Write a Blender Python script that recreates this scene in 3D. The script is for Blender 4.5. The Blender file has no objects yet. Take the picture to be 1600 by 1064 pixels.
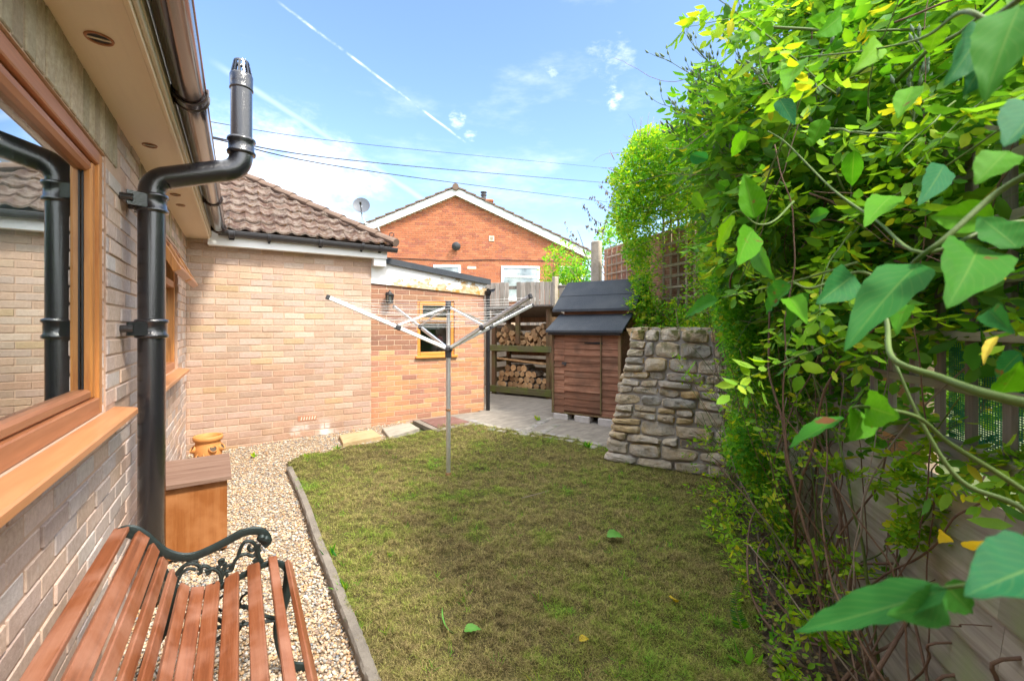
import bpy, bmesh, math, random
import numpy as np
from mathutils import Vector, Matrix, noise as mnoise
random.seed(7); rng = np.random.default_rng(11)
R = math.radians
S = bpy.context.scene
# ------------------------------------------------ camera, world, sun, exposure
F = 691.0; HOR = 512.0; CZ = 1.40
CX, CY = 0.498, -5.883
CA, SA = 0.8518, 0.5239                       # yaw 31.6 deg to the right of +Y
cd = bpy.data.cameras.new('camera'); cam = bpy.data.objects.new('camera', cd); S.collection.objects.link(cam)
cam.location = (CX, CY, CZ); cam.rotation_euler = (R(90), 0, -math.atan2(SA, CA))
cd.sensor_width = 36; cd.lens = F / 1600 * 36; cd.shift_y = -20 / 1600
cd.clip_start = 0.02; cd.clip_end = 2000
cd.dof.use_dof = True; cd.dof.focus_distance = 3.0; cd.dof.aperture_fstop = 4.5
S.camera = cam
S.view_settings.view_transform = 'Standard'; S.view_settings.look = 'None'
S.view_settings.gamma = 1; S.view_settings.exposure = 1.55

def W(px, py, Y):                             # photo pixel at depth Y -> world
    X = (px - 800) / F * Y
    return Vector((CX + X * CA + Y * SA, CY - X * SA + Y * CA, CZ + (HOR - py) / F * Y))
def C2W(X, Y, z): return Vector((CX + X * CA + Y * SA, CY - X * SA + Y * CA, z))
def ray(px, py): return (W(px, py, 1) - Vector((CX, CY, CZ)))
def onY(px, py, y):                           # hit with plane y = const
    d = ray(px, py); return Vector((CX, CY, CZ)) + d * ((y - CY) / d.y)
def onX(px, py, x):
    d = ray(px, py); return Vector((CX, CY, CZ)) + d * ((x - CX) / d.x)
def sm(a, b, t):
    t = np.clip((t - a) / (b - a), 0, 1); return t * t * (3 - 2 * t)
def depth(x, y): return (x - CX) * SA + (y - CY) * CA
def gh(x, y): return 0.15 * sm(3.9, 6.6, depth(x, y))
def G(px, py, off=0.0):                       # hit with the ground
    z = 0.05
    for _ in range(12):
        p = W(px, py, F * (CZ - z) / (py - HOR)); z = float(gh(p.x, p.y)) + off
    p.z = z; return p

SUN_EL = 51
sun_from = Vector((0.36, -0.93, 0.0)).normalized() * math.cos(R(SUN_EL)); sun_from.z = math.sin(R(SUN_EL))
sl = bpy.data.lights.new('sun', 'SUN'); sl.energy = 2.4; sl.angle = R(8); sl.color = (1.0, 0.93, 0.82)
so = bpy.data.objects.new('sun', sl); S.collection.objects.link(so)
so.rotation_euler = (-sun_from).to_track_quat('-Z', 'Y').to_euler(); so.location = (6, -6, 8)
w = bpy.data.worlds.new('World'); S.world = w; w.use_nodes = True
nt = w.node_tree; nt.nodes.clear()
def wn(t, **k):
    n = nt.nodes.new(t)
    for a, b in k.items(): setattr(n, a, b)
    return n
out = wn('ShaderNodeOutputWorld'); bg = wn('ShaderNodeBackground'); bg.inputs[1].default_value = 0.14
sky = wn('ShaderNodeTexSky', sky_type='NISHITA', sun_disc=False, sun_elevation=R(SUN_EL),
         sun_rotation=math.atan2(sun_from.x, sun_from.y), air_density=1.0, dust_density=1.0, ozone_density=4.0)
tc = wn('ShaderNodeTexCoord'); L = nt.links.new
def vmath(op, a, b=None):
    n = wn('ShaderNodeVectorMath', operation=op)
    for i, v in enumerate((a, b)):
        if v is None: continue
        if hasattr(v, 'links'): L(v, n.inputs[i])
        else: n.inputs[i].default_value = v
    return n.outputs['Value'] if op in ('DOT_PRODUCT', 'LENGTH') else n.outputs[0]
def wm(op, a, b=0.0, c=0.0, clamp=False):
    n = wn('ShaderNodeMath', operation=op, use_clamp=clamp)
    for i, v in enumerate((a, b, c)):
        if hasattr(v, 'links'): L(v, n.inputs[i])
        else: n.inputs[i].default_value = v
    return n.outputs[0]
def wmap(v, a, b, c=0.0, d=1.0):
    n = wn('ShaderNodeMapRange', interpolation_type='SMOOTHSTEP')
    L(v, n.inputs[0])
    for i, q in enumerate((a, b, c, d)): n.inputs[i + 1].default_value = q
    return n.outputs[0]
D = vmath('NORMALIZE', tc.outputs['Generated'])
def wnoise(scale, detail, stretch=(1, 1, 1), rough=.6):
    m = wn('ShaderNodeMapping'); L(D, m.inputs[0]); m.inputs['Scale'].default_value = stretch
    n = wn('ShaderNodeTexNoise'); n.inputs['Scale'].default_value = scale; n.inputs['Detail'].default_value = detail
    n.inputs['Roughness'].default_value = rough; L(m.outputs[0], n.inputs[0]); return n.outputs[0]
def trail(p0, p1, width, amt):
    a = ray(*p0).normalized(); b = ray(*p1).normalized(); n = a.cross(b).normalized(); mid = (a + b).normalized()
    h = math.acos(max(-1, min(1, a.dot(b)))) / 2
    d = wm('ABSOLUTE', wm('ADD', vmath('DOT_PRODUCT', D, tuple(n)), wm('MULTIPLY', wm('SUBTRACT', wnoise(14, 4), .5), width * .8)))
    return wm('MULTIPLY', wm('MULTIPLY', wmap(d, width, 0.0), wmap(vmath('DOT_PRODUCT', D, tuple(mid)), math.cos(h), math.cos(h * .75))), amt)
def blob(p, rad, amt, sc):
    a = ray(*p).normalized()
    m = wmap(vmath('DOT_PRODUCT', D, tuple(a)), math.cos(rad), 1.0)
    return wm('MULTIPLY', wmap(wm('MULTIPLY', m, wnoise(sc, 7, (1, 1, 2.2), .68)), .40, .66), amt)
fz = wn('ShaderNodeSeparateXYZ'); L(D, fz.inputs[0])
cl = wm('MULTIPLY', trail((425, -4), (740, 232), .0034, .62), wmap(wnoise(30, 6), .36, .68))
for e in (trail((318, 88), (690, 330), .009, .20), blob((952, 95), .085, .30, 16), blob((957, 156), .045, .55, 22),
          blob((716, 186), .035, .45, 26), blob((738, 212), .03, .35, 26), blob((862, 112), .03, .25, 40),
          blob((455, 350), .40, .85, 2.6), blob((360, 300), .30, .5, 5.5),
          wm('MULTIPLY', wmap(wnoise(3.0, 7, (1, 1, 3.2), .62), .50, .84), .42)):
    cl = wm('MAXIMUM', cl, e)
cl = wm('MAXIMUM', cl, wmap(fz.outputs[2], .26, -.02, 0.0, .40))
back = wm('MAXIMUM', wm('MAXIMUM', wmap(vmath('DOT_PRODUCT', D, (.36 * .94, -.93 * .94, .34)), .10, .75), wmap(vmath('DOT_PRODUCT', D, (-CA, SA, 0)), .80, .94)), wmap(fz.outputs[2], .66, .86))  # fill cloud added out of view, behind, left and overhead, to lift ambient light
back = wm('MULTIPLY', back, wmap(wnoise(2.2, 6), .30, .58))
mx = wn('ShaderNodeMix', data_type='RGBA'); L(wm('MINIMUM', cl, .96), mx.inputs[0]); L(sky.outputs[0], mx.inputs[6])
mx.inputs[7].default_value = (5.2, 5.4, 5.8, 1)
fill_mix = wn('ShaderNodeMix', data_type='RGBA'); L(wm('MULTIPLY', back, .85), fill_mix.inputs[0]); L(mx.outputs[2], fill_mix.inputs[6]); fill_mix.inputs[7].default_value = (13, 12.9, 12.6, 1)
L(fill_mix.outputs[2], bg.inputs[0]); L(bg.outputs[0], out.inputs[0])

# ------------------------------------------------ material helpers
class MT:
    def __init__(s, name, rough=.7, spec=.4):
        s.m = bpy.data.materials.new(name); s.m.use_nodes = True; s.t = s.m.node_tree
        s.b = s.t.nodes['Principled BSDF']; s.b.inputs['Roughness'].default_value = rough
        s.b.inputs['Specular IOR Level'].default_value = spec
        s.out = s.t.nodes['Material Output']; s.tc = s.n('ShaderNodeTexCoord')
        s.geo = s.n('ShaderNodeNewGeometry'); s.rnd = s.geo.outputs['Random Per Island']
        s.obj = s.tc.outputs['Object']
    def n(s, t, **k):
        n = s.t.nodes.new(t)
        for a, b in k.items(): setattr(n, a, b)
        return n
    def put(s, v, sock):
        if hasattr(v, 'links'): s.t.links.new(v, sock)
        else:
            if isinstance(v, (tuple, list)) and len(v) == 3 and sock.type == 'RGBA': v = (*v, 1)
            sock.default_value = v
    def map(s, scale=(1, 1, 1), vec=None, rot=(0, 0, 0)):
        m = s.n('ShaderNodeMapping'); s.put(vec or s.obj, m.inputs[0]); m.inputs['Scale'].default_value = scale
        m.inputs['Rotation'].default_value = rot; return m.outputs[0]
    def noise(s, scale, detail=4, vec=None, rough=.55, dist=0, w=None):
        n = s.n('ShaderNodeTexNoise')
        if w is not None: n.noise_dimensions = '4D'; s.put(w, n.inputs['W'])
        s.put(vec or s.obj, n.inputs['Vector']); n.inputs['Scale'].default_value = scale
        n.inputs['Detail'].default_value = detail; n.inputs['Roughness'].default_value = rough
        n.inputs['Distortion'].default_value = dist; return n.outputs[0]
    def voro(s, scale, vec=None, feat='F1', outp=0):
        n = s.n('ShaderNodeTexVoronoi', feature=feat); s.put(vec or s.obj, n.inputs['Vector'])
        n.inputs['Scale'].default_value = scale; return n.outputs[outp]
    def ramp(s, f, stops, interp='LINEAR'):
        r = s.n('ShaderNodeValToRGB'); cr = r.color_ramp; cr.interpolation = interp
        while len(cr.elements) < len(stops): cr.elements.new(.5)
        for e, (p, c) in zip(cr.elements, stops):
            e.position = p; e.color = (*c, 1) if isinstance(c, (tuple, list)) else (c, c, c, 1)
        s.put(f, r.inputs[0]); return r.outputs[0]
    def mix(s, f, a, b, mode='MIX'):
        m = s.n('ShaderNodeMix', data_type='RGBA', blend_type=mode)
        s.put(f, m.inputs[0]); s.put(a, m.inputs[6]); s.put(b, m.inputs[7]); return m.outputs[2]
    def math(s, op, a, b=0.0, clamp=False):
        m = s.n('ShaderNodeMath', operation=op, use_clamp=clamp); s.put(a, m.inputs[0]); s.put(b, m.inputs[1]); return m.outputs[0]
    def rng(s, v, a, b, c=0.0, d=1.0):
        m = s.n('ShaderNodeMapRange'); s.put(v, m.inputs[0])
        for i, q in enumerate((a, b, c, d)): m.inputs[i + 1].default_value = q
        return m.outputs[0]
    def sep(s, v=None):
        m = s.n('ShaderNodeSeparateXYZ'); s.put(v or s.obj, m.inputs[0]); return m.outputs
    def bump(s, h, strength=.4, dist=.01, prev=None):
        b = s.n('ShaderNodeBump'); s.put(h, b.inputs['Height']); b.inputs['Strength'].default_value = strength
        b.inputs['Distance'].default_value = dist
        if prev: s.put(prev, b.inputs['Normal'])
        s.put(b.outputs[0], s.b.inputs['Normal']); return b.outputs[0]
    def col(s, c): s.put(c, s.b.inputs['Base Color']); return s
    def ro(s, c): s.put(c, s.b.inputs['Roughness']); return s
    def transl(s, c, f):
        t = s.n('ShaderNodeBsdfTranslucent'); s.put(c, t.inputs[0]); m = s.n('ShaderNodeMixShader'); m.inputs[0].default_value = f
        s.put(s.b.outputs[0], m.inputs[1]); s.put(t.outputs[0], m.inputs[2]); s.put(m.outputs[0], s.out.inputs[0])
M = {}
# brickwork
def brick_mat(name, stops, speck=.5, zband=None, stain=None):
    t = MT(name, .88, .25)
    c = t.ramp(t.rnd, stops, 'CONSTANT')
    c2 = t.ramp(t.math('FRACT', t.math('MULTIPLY', t.rnd, 37.7)), [(0, .90), (1, 1.08)])
    c = t.mix(1.0, c, c2, 'MULTIPLY')
    if zband:
        z = t.sep(t.obj)[2]
        c = t.mix(t.math('MULTIPLY', t.math('GREATER_THAN', z, zband[0]), t.rng(t.sep(t.obj)[0], .30, .05, .12, 1)), c, t.mix(.72, c, zband[1]))
    n = t.noise(55, 5, rough=.7); c = t.mix(t.rng(n, .35, .75, 0, speck), c, t.mix(1, c, (.55, .50, .46), 'MULTIPLY'))
    c = t.mix(t.rng(t.noise(3.1, 5), .45, .8, 0, .45), c, t.mix(1, c, (.72, .62, .50), 'MULTIPLY'))
    c = t.mix(t.rng(t.noise(18, 4), .62, .85, 0, .5), c, (.62, .55, .47))
    if stain: c = stain(t, c)
    t.col(c); t.bump(t.math('ADD', t.noise(160, 3, rough=.7), t.noise(28, 3)), .5, .004); return t.m
def efflor(t, c):                     # white bloom low on the wall
    z = t.sep()[2]; x = t.sep()[0]
    c = t.mix(t.rng(z, 1.10, .95, 0, .75), c, t.mix(1, c, (.97, .87, .84), 'MULTIPLY'))
    c = t.mix(t.math('MULTIPLY', t.rng(z, .32, .02, 0, .6), t.rng(t.noise(5, 6, rough=.7), .38, .62)), c, t.mix(1, c, (.62, .56, .48), 'MULTIPLY'))
    a = t.math('MULTIPLY', t.rng(z, .30, .10), t.rng(t.noise(6, 5), .46, .66))
    a = t.math('MULTIPLY', a, t.math('MULTIPLY', t.rng(x, .75, 1.15), t.rng(x, 1.75, 1.4)))
    return t.mix(t.math('MULTIPLY', a, .9), c, (.80, .78, .76))
PALE = [(0, (.50, .37, .285)), (.16, (.48, .37, .305)), (.34, (.53, .42, .335)), (.5, (.45, .32, .24)), (.62, (.50, .37, .265)),
        (.74, (.49, .345, .255)), (.86, (.43, .33, .255)), (.96, (.48, .355, .22))]
M['brick_pale'] = brick_mat('pale_brick', PALE, .5, None, efflor)
M['brick_near'] = brick_mat('weathered_pale_brick', [(0, (.60, .46, .38)), (.2, (.54, .46, .42)), (.4, (.64, .49, .40)), (.55, (.50, .41, .36)),
        (.7, (.60, .45, .35)), (.85, (.58, .51, .46)), (.94, (.46, .36, .31))], .6)
M['brick_soldier'] = brick_mat('soldier_course_brick', [(0, (.42, .36, .25)), (.3, (.48, .40, .28)), (.6, (.38, .31, .22)), (.8, (.52, .43, .31))], .8)
M['brick_ext'] = brick_mat('orange_brick', [(0, (.56, .27, .15)), (.25, (.50, .25, .16)), (.5, (.60, .30, .15)), (.68, (.44, .22, .15)),
        (.8, (.57, .32, .17)), (.93, (.36, .18, .13))], .4, (1.10, (.24, .13, .09)))
M['brick_red'] = brick_mat('red_brick', [(0, (.44, .155, .075)), (.3, (.40, .14, .07)), (.6, (.48, .175, .085)), (.85, (.35, .12, .07))], .3)
def plain(name, c, rough=.7, noise_amt=.25, sc=8, bump=.2, bsc=80, bd=.003, spec=.4, metal=0, coat=0):
    t = MT(name, rough, spec); n = t.noise(sc, 6, rough=.65)
    cc = t.mix(t.rng(n, .35, .7, 0, noise_amt), c, tuple(x * .45 for x in c))
    t.col(cc); t.bump(t.noise(bsc, 4), bump, bd); t.b.inputs['Metallic'].default_value = metal
    t.b.inputs['Coat Weight'].default_value = coat; t.b.inputs['Coat Roughness'].default_value = .15
    return t.m
M['mortar'] = plain('mortar_pink', (.54, .37, .265), .95, .35, 12, .6, 220, .004)
M['mortar_ext'] = plain('mortar_cream', (.56, .40, .28), .95, .5, 14, .5, 220, .004)
M['mortar_dark'] = plain('mortar_grey', (.40, .37, .33), .95, .5, 12, .6, 150, .006)
def soffit():
    t = MT('soffit_board', .42, .4)
    c = t.mix(t.rng(t.noise(2.2, 6, t.map((1, .35, 1)), .6), .4, .75, 0, .45), (.80, .67, .50), (.60, .46, .31))
    c = t.mix(t.rng(t.noise(60, 4, t.map((1, .06, 1))), .52, .8, 0, .4), c, (.70, .58, .44))
    t.col(c); t.bump(t.noise(40, 3), .1, .002); return t.m
M['soffit'] = soffit()
M['white'] = plain('white_upvc', (.80, .80, .78), .45, .12, 5, .05)
M['cream'] = plain('cream_painted_board', (.62, .55, .43), .5, .3, 6, .1)
def oak(name, axis, base=(.55, .235, .065), dark=(.34, .12, .03), rough=.38):
    t = MT(name, rough, .5); sc = [22, 22, 22]; sc[axis] = 1.2
    n = t.noise(2.2, 6, t.map(tuple(sc)), .6, .4)
    t.col(t.ramp(n, [(.3, dark), (.55, base), (.75, tuple(min(1, x * 1.15) for x in base))])); t.bump(n, .12, .001); return t.m
M['oak_y'] = oak('oak_effect_frame', 1, (.42, .17, .075), (.34, .125, .05)); M['oak_z'] = oak('oak_effect_upright', 2); M['oak_x'] = oak('oak_effect_rail', 0, (.62, .27, .06), (.42, .16, .04))
M['sill'] = oak('oak_effect_sill', 1, (.50, .215, .09), (.44, .18, .07), .35)
M['black_pipe'] = plain('black_gloss_flue', (.013, .013, .016), .15, .2, 30, .5, 150, .004, .6, 0, .6)
M['gutter'] = plain('brown_black_gutter', (.045, .030, .030), .16, .3, 5, .04, 40, .001, .7, 0, .7)
M['black'] = plain('black_metal', (.015, .015, .017), .4, .2, 20, .15)
M['rubber'] = plain('dark_grey_plastic', (.05, .05, .055), .5, .2)
def glass(name, tint=(.85, .9, .9)):
    t = MT(name); gl = t.n('ShaderNodeBsdfGlossy'); gl.inputs[1].default_value = .0; gl.inputs[0].default_value = (.95, 1, 1, 1)
    tr = t.n('ShaderNodeBsdfTransparent'); tr.inputs[0].default_value = (*tint, 1)
    fr = t.n('ShaderNodeFresnel'); fr.inputs[0].default_value = 1.52
    f = t.math('ADD', t.math('MULTIPLY', fr.outputs[0], 2.3), .04, True)
    m = t.n('ShaderNodeMixShader'); t.put(f, m.inputs[0]); t.put(tr.outputs[0], m.inputs[1]); t.put(gl.outputs[0], m.inputs[2])
    t.put(m.outputs[0], t.out.inputs[0]); return t.m
M['glass'] = glass('window_glass')
M['blind'] = plain('pale_blind', (.55, .53, .50), .8, .1)
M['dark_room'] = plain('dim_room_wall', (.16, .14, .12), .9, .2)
# roofs
def tiles():
    t = MT('mossy_concrete_tiles', .9, .2)
    c = t.ramp(t.rnd, [(0, (.085, .045, .035)), (.3, (.12, .075, .06)), (.6, (.08, .055, .05)), (.8, (.15, .095, .075))])
    c = t.mix(t.rng(t.noise(9, 6, rough=.75), .46, .56, 0, .9), c, (.25, .20, .165))
    c = t.mix(t.rng(t.noise(26, 5, rough=.75), .54, .62), c, (.12, .06, .018))
    t.col(c); t.bump(t.noise(45, 6, rough=.8), 1, .03); return t.m
M['tiles'] = tiles()
M['tiles_far'] = plain('brown_roof_tiles', (.17, .115, .085), .9, .5, 9, .5, 30, .01)
def felt():
    t = MT('roofing_felt', .85, .25); n = t.noise(260, 3, rough=.8)
    c = t.mix(t.rng(n, .4, .7), (.030, .036, .045), (.085, .095, .11))
    c = t.mix(t.rng(t.noise(3, 6), .45, .75, 0, .55), c, (.10, .105, .11)); t.col(c); t.bump(n, .5, .003); return t.m
M['felt'] = felt()
# timber
def timber(name, axis, c1, c2, c3, rough=.85, moss=None, fine=1.0, ang=0):
    t = MT(name, rough, .2); sc = [26 * fine] * 3; sc[axis] = 1.3 * fine
    n = t.noise(1.6, 7, t.map(tuple(sc), t.map((1, 1, 1), None, (0, 0, -R(ang))) if ang else None), .65, .6, t.math('MULTIPLY', t.rnd, 40))
    c = t.ramp(n, [(.25, c1), (.5, c2), (.72, c3)])
    c = t.mix(1, c, t.ramp(t.math('FRACT', t.math('MULTIPLY', t.rnd, 17.3)), [(0, .68), (1, 1.22)]), 'MULTIPLY')
    if moss: c = t.mix(t.rng(t.noise(5, 5), .45, .68, 0, moss[1]), c, moss[0])
    t.col(c); t.bump(n, .5, .004); return t.m
M['shed_wood'] = timber('brown_shiplap', 0, (.10, .045, .028), (.27, .13, .08), (.42, .25, .17), moss=((.11, .065, .045), .6), ang=-64.6)
M['grey_wood_z'] = timber('grey_weathered_boards', 2, (.13, .11, .09), (.26, .23, .20), (.38, .34, .30), moss=((.19, .17, .14), .5))
M['green_wood'] = timber('algae_green_timber', 0, (.10, .09, .05), (.19, .18, .09), (.27, .25, .15), moss=((.13, .17, .035), .8), ang=-64.6)
M['store_wood'] = timber('log_store_timber', 2, (.12, .065, .035), (.22, .13, .075), (.30, .20, .12), moss=((.13, .14, .05), .6))
M['fence_y'] = timber('grey_green_fence_board', 0, (.17, .14, .115), (.38, .34, .275), (.54, .49, .40), moss=((.27, .32, .15), .8), fine=.8, ang=42.3)
M['trellis_wood'] = timber('weathered_trellis', 2, (.22, .16, .11), (.42, .32, .23), (.56, .45, .34), moss=((.30, .27, .15), .4))
M['slat'] = timber('bench_hardwood', 1, (.12, .036, .014), (.29, .092, .036), (.38, .15, .075), .42, ((.36, .18, .12), .7))
M['box_wood'] = timber('orange_stained_plywood', 2, (.26, .085, .022), (.38, .135, .038), (.47, .20, .07), .45, ((.44, .20, .08), .6), .5)
M['lid_wood'] = timber('purple_brown_lid', 0, (.15, .08, .055), (.26, .155, .11), (.36, .24, .18), .7)
M['iron'] = plain('dark_green_cast_iron', (.022, .034, .032), .38, .5, 40, .6, 160, .002, .5, .3)
M['alu'] = plain('brushed_aluminium', (.62, .63, .63), .35, .25, 40, .1, 90, .001, .5, .75)
M['alu_white'] = plain('white_coated_arm', (.78, .78, .76), .4, .1, 30, .05)
M['line'] = plain('white_clothes_line', (.75, .75, .72), .6, .1)
M['terracotta'] = plain('terracotta', (.60, .26, .075), .65, .35, 9, .3, 60, .003)
M['concrete'] = plain('grey_concrete', (.23, .20, .165), .92, .55, 7, .8, 60, .006)
M['block'] = plain('pale_concrete_block', (.50, .48, .46), .95, .4, 14, .9, 70, .006)
M['pillar'] = plain('weathered_post_stone', (.42, .36, .28), .95, .6, 9, 1, 40, .012)
def flag(name, a, b, c3):
    t = MT(name, .9, .25); t.col(t.ramp(t.noise(5, 7, t.map((1, 3, 1)), .7), [(.3, a), (.5, b), (.7, c3)])); t.bump(t.noise(26, 6, rough=.7), .6, .006); return t.m
M['flag_a'] = flag('sandstone_flag_yellow', (.30, .21, .10), (.42, .31, .17), (.36, .27, .18))
M['flag_b'] = flag('sandstone_flag_grey', (.22, .20, .17), (.32, .29, .24), (.38, .33, .26))
M['patio'] = flag('damp_concrete_patio', (.15, .135, .115), (.22, .20, .17), (.30, .27, .23))
def setts():
    t = MT('granite_setts', .9, .3); c = t.ramp(t.rnd, [(0, (.22, .21, .19)), (.5, (.33, .30, .26)), (1, (.26, .25, .25))])
    c = t.mix(t.rng(t.noise(20, 5), .5, .7, 0, .6), c, (.15, .17, .09)); t.col(c); t.bump(t.noise(50, 5), .8, .006); return t.m
M['setts'] = setts()
M['manhole'] = flag('red_brown_cover', (.12, .06, .05), (.17, .09, .075), (.22, .13, .11))
def stone():
    t = MT('rubble_stone', .93, .2); r2 = t.math('MULTIPLY', t.rnd, 29.0)
    c = t.ramp(t.rnd, [(0, (.44, .41, .36)), (.14, (.64, .55, .42)), (.3, (.62, .43, .21)), (.40, (.70, .62, .50)), (.54, (.36, .32, .28)), (.62, (.56, .51, .44)), (.78, (.62, .47, .27)), (.87, (.54, .45, .33)), (1, (.68, .60, .48))], 'CONSTANT')
    n = t.noise(7, 7, rough=.7, w=r2)
    c = t.mix(t.rng(n, .42, .66, 0, .75), c, t.ramp(t.noise(3, 3, w=r2), [(.35, (.28, .24, .19)), (.5, (.56, .38, .15)), (.65, (.64, .60, .52))]))
    c = t.mix(t.rng(t.noise(38, 6, rough=.8), .55, .72, 0, .7), c, (.10, .085, .07))
    c = t.mix(t.rng(t.noise(24, 6, rough=.8), .60, .75, 0, .6), c, (.58, .55, .49))
    z = t.sep()[2]
    mo = t.math('MULTIPLY', t.rng(t.noise(9, 5), .50, .6), t.rng(z, 1.05, 1.38))
    c = t.mix(mo, c, (.12, .13, .03)); t.col(c)
    t.bump(t.math('ADD', t.math('ADD', t.noise(14, 7, rough=.8, w=r2), t.math('MULTIPLY', t.voro(16), .5)), t.math('MULTIPLY', t.noise(90, 4), .4)), 1.0, .035); return t.m
M['stone'] = stone()
# ground
def lawn_soil():
    t = MT('thatchy_lawn_soil', .95, .1); n = t.noise(5, 7, rough=.7)
    c = t.ramp(n, [(.3, (.055, .042, .02)), (.5, (.12, .10, .04)), (.65, (.11, .12, .03)), (.8, (.16, .13, .06))])
    t.col(t.mix(t.rng(t.noise(120, 4), .4, .7, 0, .6), c, (.03, .025, .014))); t.bump(t.noise(90, 5), 1, .02); return t.m
M['lawn_soil'] = lawn_soil()
M['soil'] = plain('dark_bed_soil', (.12, .088, .06), .95, .6, 14, 1, 50, .03)
M['sand'] = plain('gravel_bed_sand', (.30, .23, .16), .95, .5, 30, 1, 120, .01)
M['field'] = plain('distant_garden_ground', (.11, .14, .05), .95, .5, .6, .5, 6, .03)
def pebbles():
    t = MT('mixed_pebbles', .75, .3)
    c = t.ramp(t.rnd, [(0, (.50, .38, .25)), (.16, (.50, .32, .17)), (.3, (.55, .48, .39)), (.46, (.34, .33, .30)), (.6, (.55, .38, .24)), (.72, (.28, .20, .15)), (.8, (.60, .49, .36)), (.92, (.20, .21, .23)), (.97, (.70, .66, .60))], 'CONSTANT')
    c = t.mix(t.rng(t.noise(150, 4), .5, .75, 0, .5), c, t.mix(1, c, (.6, .5, .42), 'MULTIPLY')); t.col(c); t.bump(t.noise(300, 3), .3, .001); return t.m
M['pebbles'] = pebbles()
def grassm():
    t = MT('mossy_thatch_grass', .85, .15); a = t.n('ShaderNodeAttribute', attribute_name='tone').outputs['Fac']
    c = t.ramp(a, [(0, (.10, .07, .03)), (.2, (.28, .22, .10)), (.38, (.36, .30, .12)), (.55, (.30, .30, .08)), (.75, (.25, .32, .05)), (1, (.18, .36, .04))])
    c = t.mix(1, c, t.ramp(t.rnd, [(0, .40), (1, 1.45)]), 'MULTIPLY'); t.col(c); t.transl(c, .3); return t.m
M['grass'] = grassm()
# leaves
def leaf_mat(name, stops, tr=.4, rough=.55, vein=False, spec=.25):
    t = MT(name, rough, spec); c = t.ramp(t.rnd, stops)
    c = t.mix(t.rng(t.noise(22, 3), .4, .7, 0, .3), c, t.mix(1, c, (.7, .8, .6), 'MULTIPLY'))
    if vein:
        uv = t.sep(t.tc.outputs['UV']); v = t.math('ABSOLUTE', t.math('SUBTRACT', uv[0], .5))
        rib = t.rng(v, .0, .03, 1, 0)
        s = t.math('FRACT', t.math('SUBTRACT', t.math('MULTIPLY', uv[1], 8.5), t.math('MULTIPLY', v, 6.0)))
        sv = t.math('MULTIPLY', t.rng(t.math('ABSOLUTE', t.math('SUBTRACT', s, .5)), 0, .09, 1, 0), .45)
        f = t.math('MAXIMUM', rib, sv); c = t.mix(t.math('MULTIPLY', f, .30), c, (.28, .40, .10))
        c = t.mix(t.rng(t.noise(24, 4, t.tc.outputs['Object']), .67, .72), c, (.16, .07, .03))
        t.bump(t.math('MULTIPLY', f, -1.0), .25, .001)
    t.col(c); tc2 = t.mix(1, c, (1.5, 1.35, .5), 'MULTIPLY')
    back = t.mix(t.geo.outputs['Backfacing'], c, t.mix(.0, c, (.30, .42, .20))) ; t.col(back)
    t.transl(tc2, tr); return t.m
M['leaf_rose'] = leaf_mat('rose_leaf', [(0, (.055, .17, .022)), (.35, (.10, .27, .03)), (.7, (.18, .39, .04)), (.95, (.27, .47, .05)), (.99, (.52, .46, .03))], .52)
M['leaf_rose_dark'] = leaf_mat('rose_leaf_deep_green', [(0, (.05, .19, .018)), (.5, (.09, .30, .022)), (.9, (.16, .40, .026)), (1, (.36, .36, .03))], .48)
M['leaf_big'] = leaf_mat('large_glossy_leaf', [(0, (.015, .13, .05)), (.2, (.03, .17, .03)), (.4, (.055, .22, .010)), (.8, (.09, .28, .008)), (1, (.14, .33, .010))], .40, .6, True, .1)
M['leaf_yellow'] = leaf_mat('yellow_green_leaf', [(0, (.13, .33, .018)), (.45, (.23, .46, .022)), (.8, (.36, .56, .03)), (1, (.54, .54, .04))], .5)
M['leaf_ivy'] = leaf_mat('small_creeper_leaf', [(0, (.07, .27, .03)), (.5, (.13, .41, .03)), (.85, (.24, .54, .04)), (1, (.46, .50, .05))], .52)
M['leaf_teal'] = leaf_mat('dark_teal_leaf', [(0, (.015, .11, .045)), (.5, (.025, .14, .03)), (1, (.04, .17, .015))], .2, .6, True, .1)
M['leaf_dry'] = leaf_mat('withered_leaf', [(0, (.06, .05, .04)), (1, (.14, .11, .07))], .1)
M['leaf_fallen'] = leaf_mat('fallen_leaf', [(0, (.10, .30, .05)), (1, (.14, .36, .06))], .2)
M['leaf_gold'] = leaf_mat('yellowed_leaf', [(0, (.62, .46, .03)), (1, (.70, .52, .05))], .3)
M['bud'] = plain('grey_green_bud', (.13, .20, .12), .7, .3)
M['cane_green'] = plain('green_cane', (.115, .18, .04), .55, .5, 20, .3)
M['cane_brown'] = plain('brown_woody_stem', (.20, .125, .085), .85, .5, 30, .7, 60, .005)
M['cane_grey'] = plain('dead_grey_stem', (.34, .28, .22), .9, .5, 30, .7, 60, .004)
def net():
    t = MT('green_shade_net', .8, .2); t.col((.03, .22, .15))
    s = t.sep(); a = t.math('SINE', t.math('MULTIPLY', s[2], 900)); b = t.math('SINE', t.math('MULTIPLY', s[1], 900))
    m = t.n('ShaderNodeMixShader'); tr = t.n('ShaderNodeBsdfTransparent'); t.put(t.rng(t.math('MAXIMUM', a, b), -.1, .1, .0, 1.0), m.inputs[0])
    t.put(tr.outputs[0], m.inputs[1]); t.put(t.b.outputs[0], m.inputs[2]); t.put(m.outputs[0], t.out.inputs[0]); return t.m
M['net'] = net()
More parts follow.
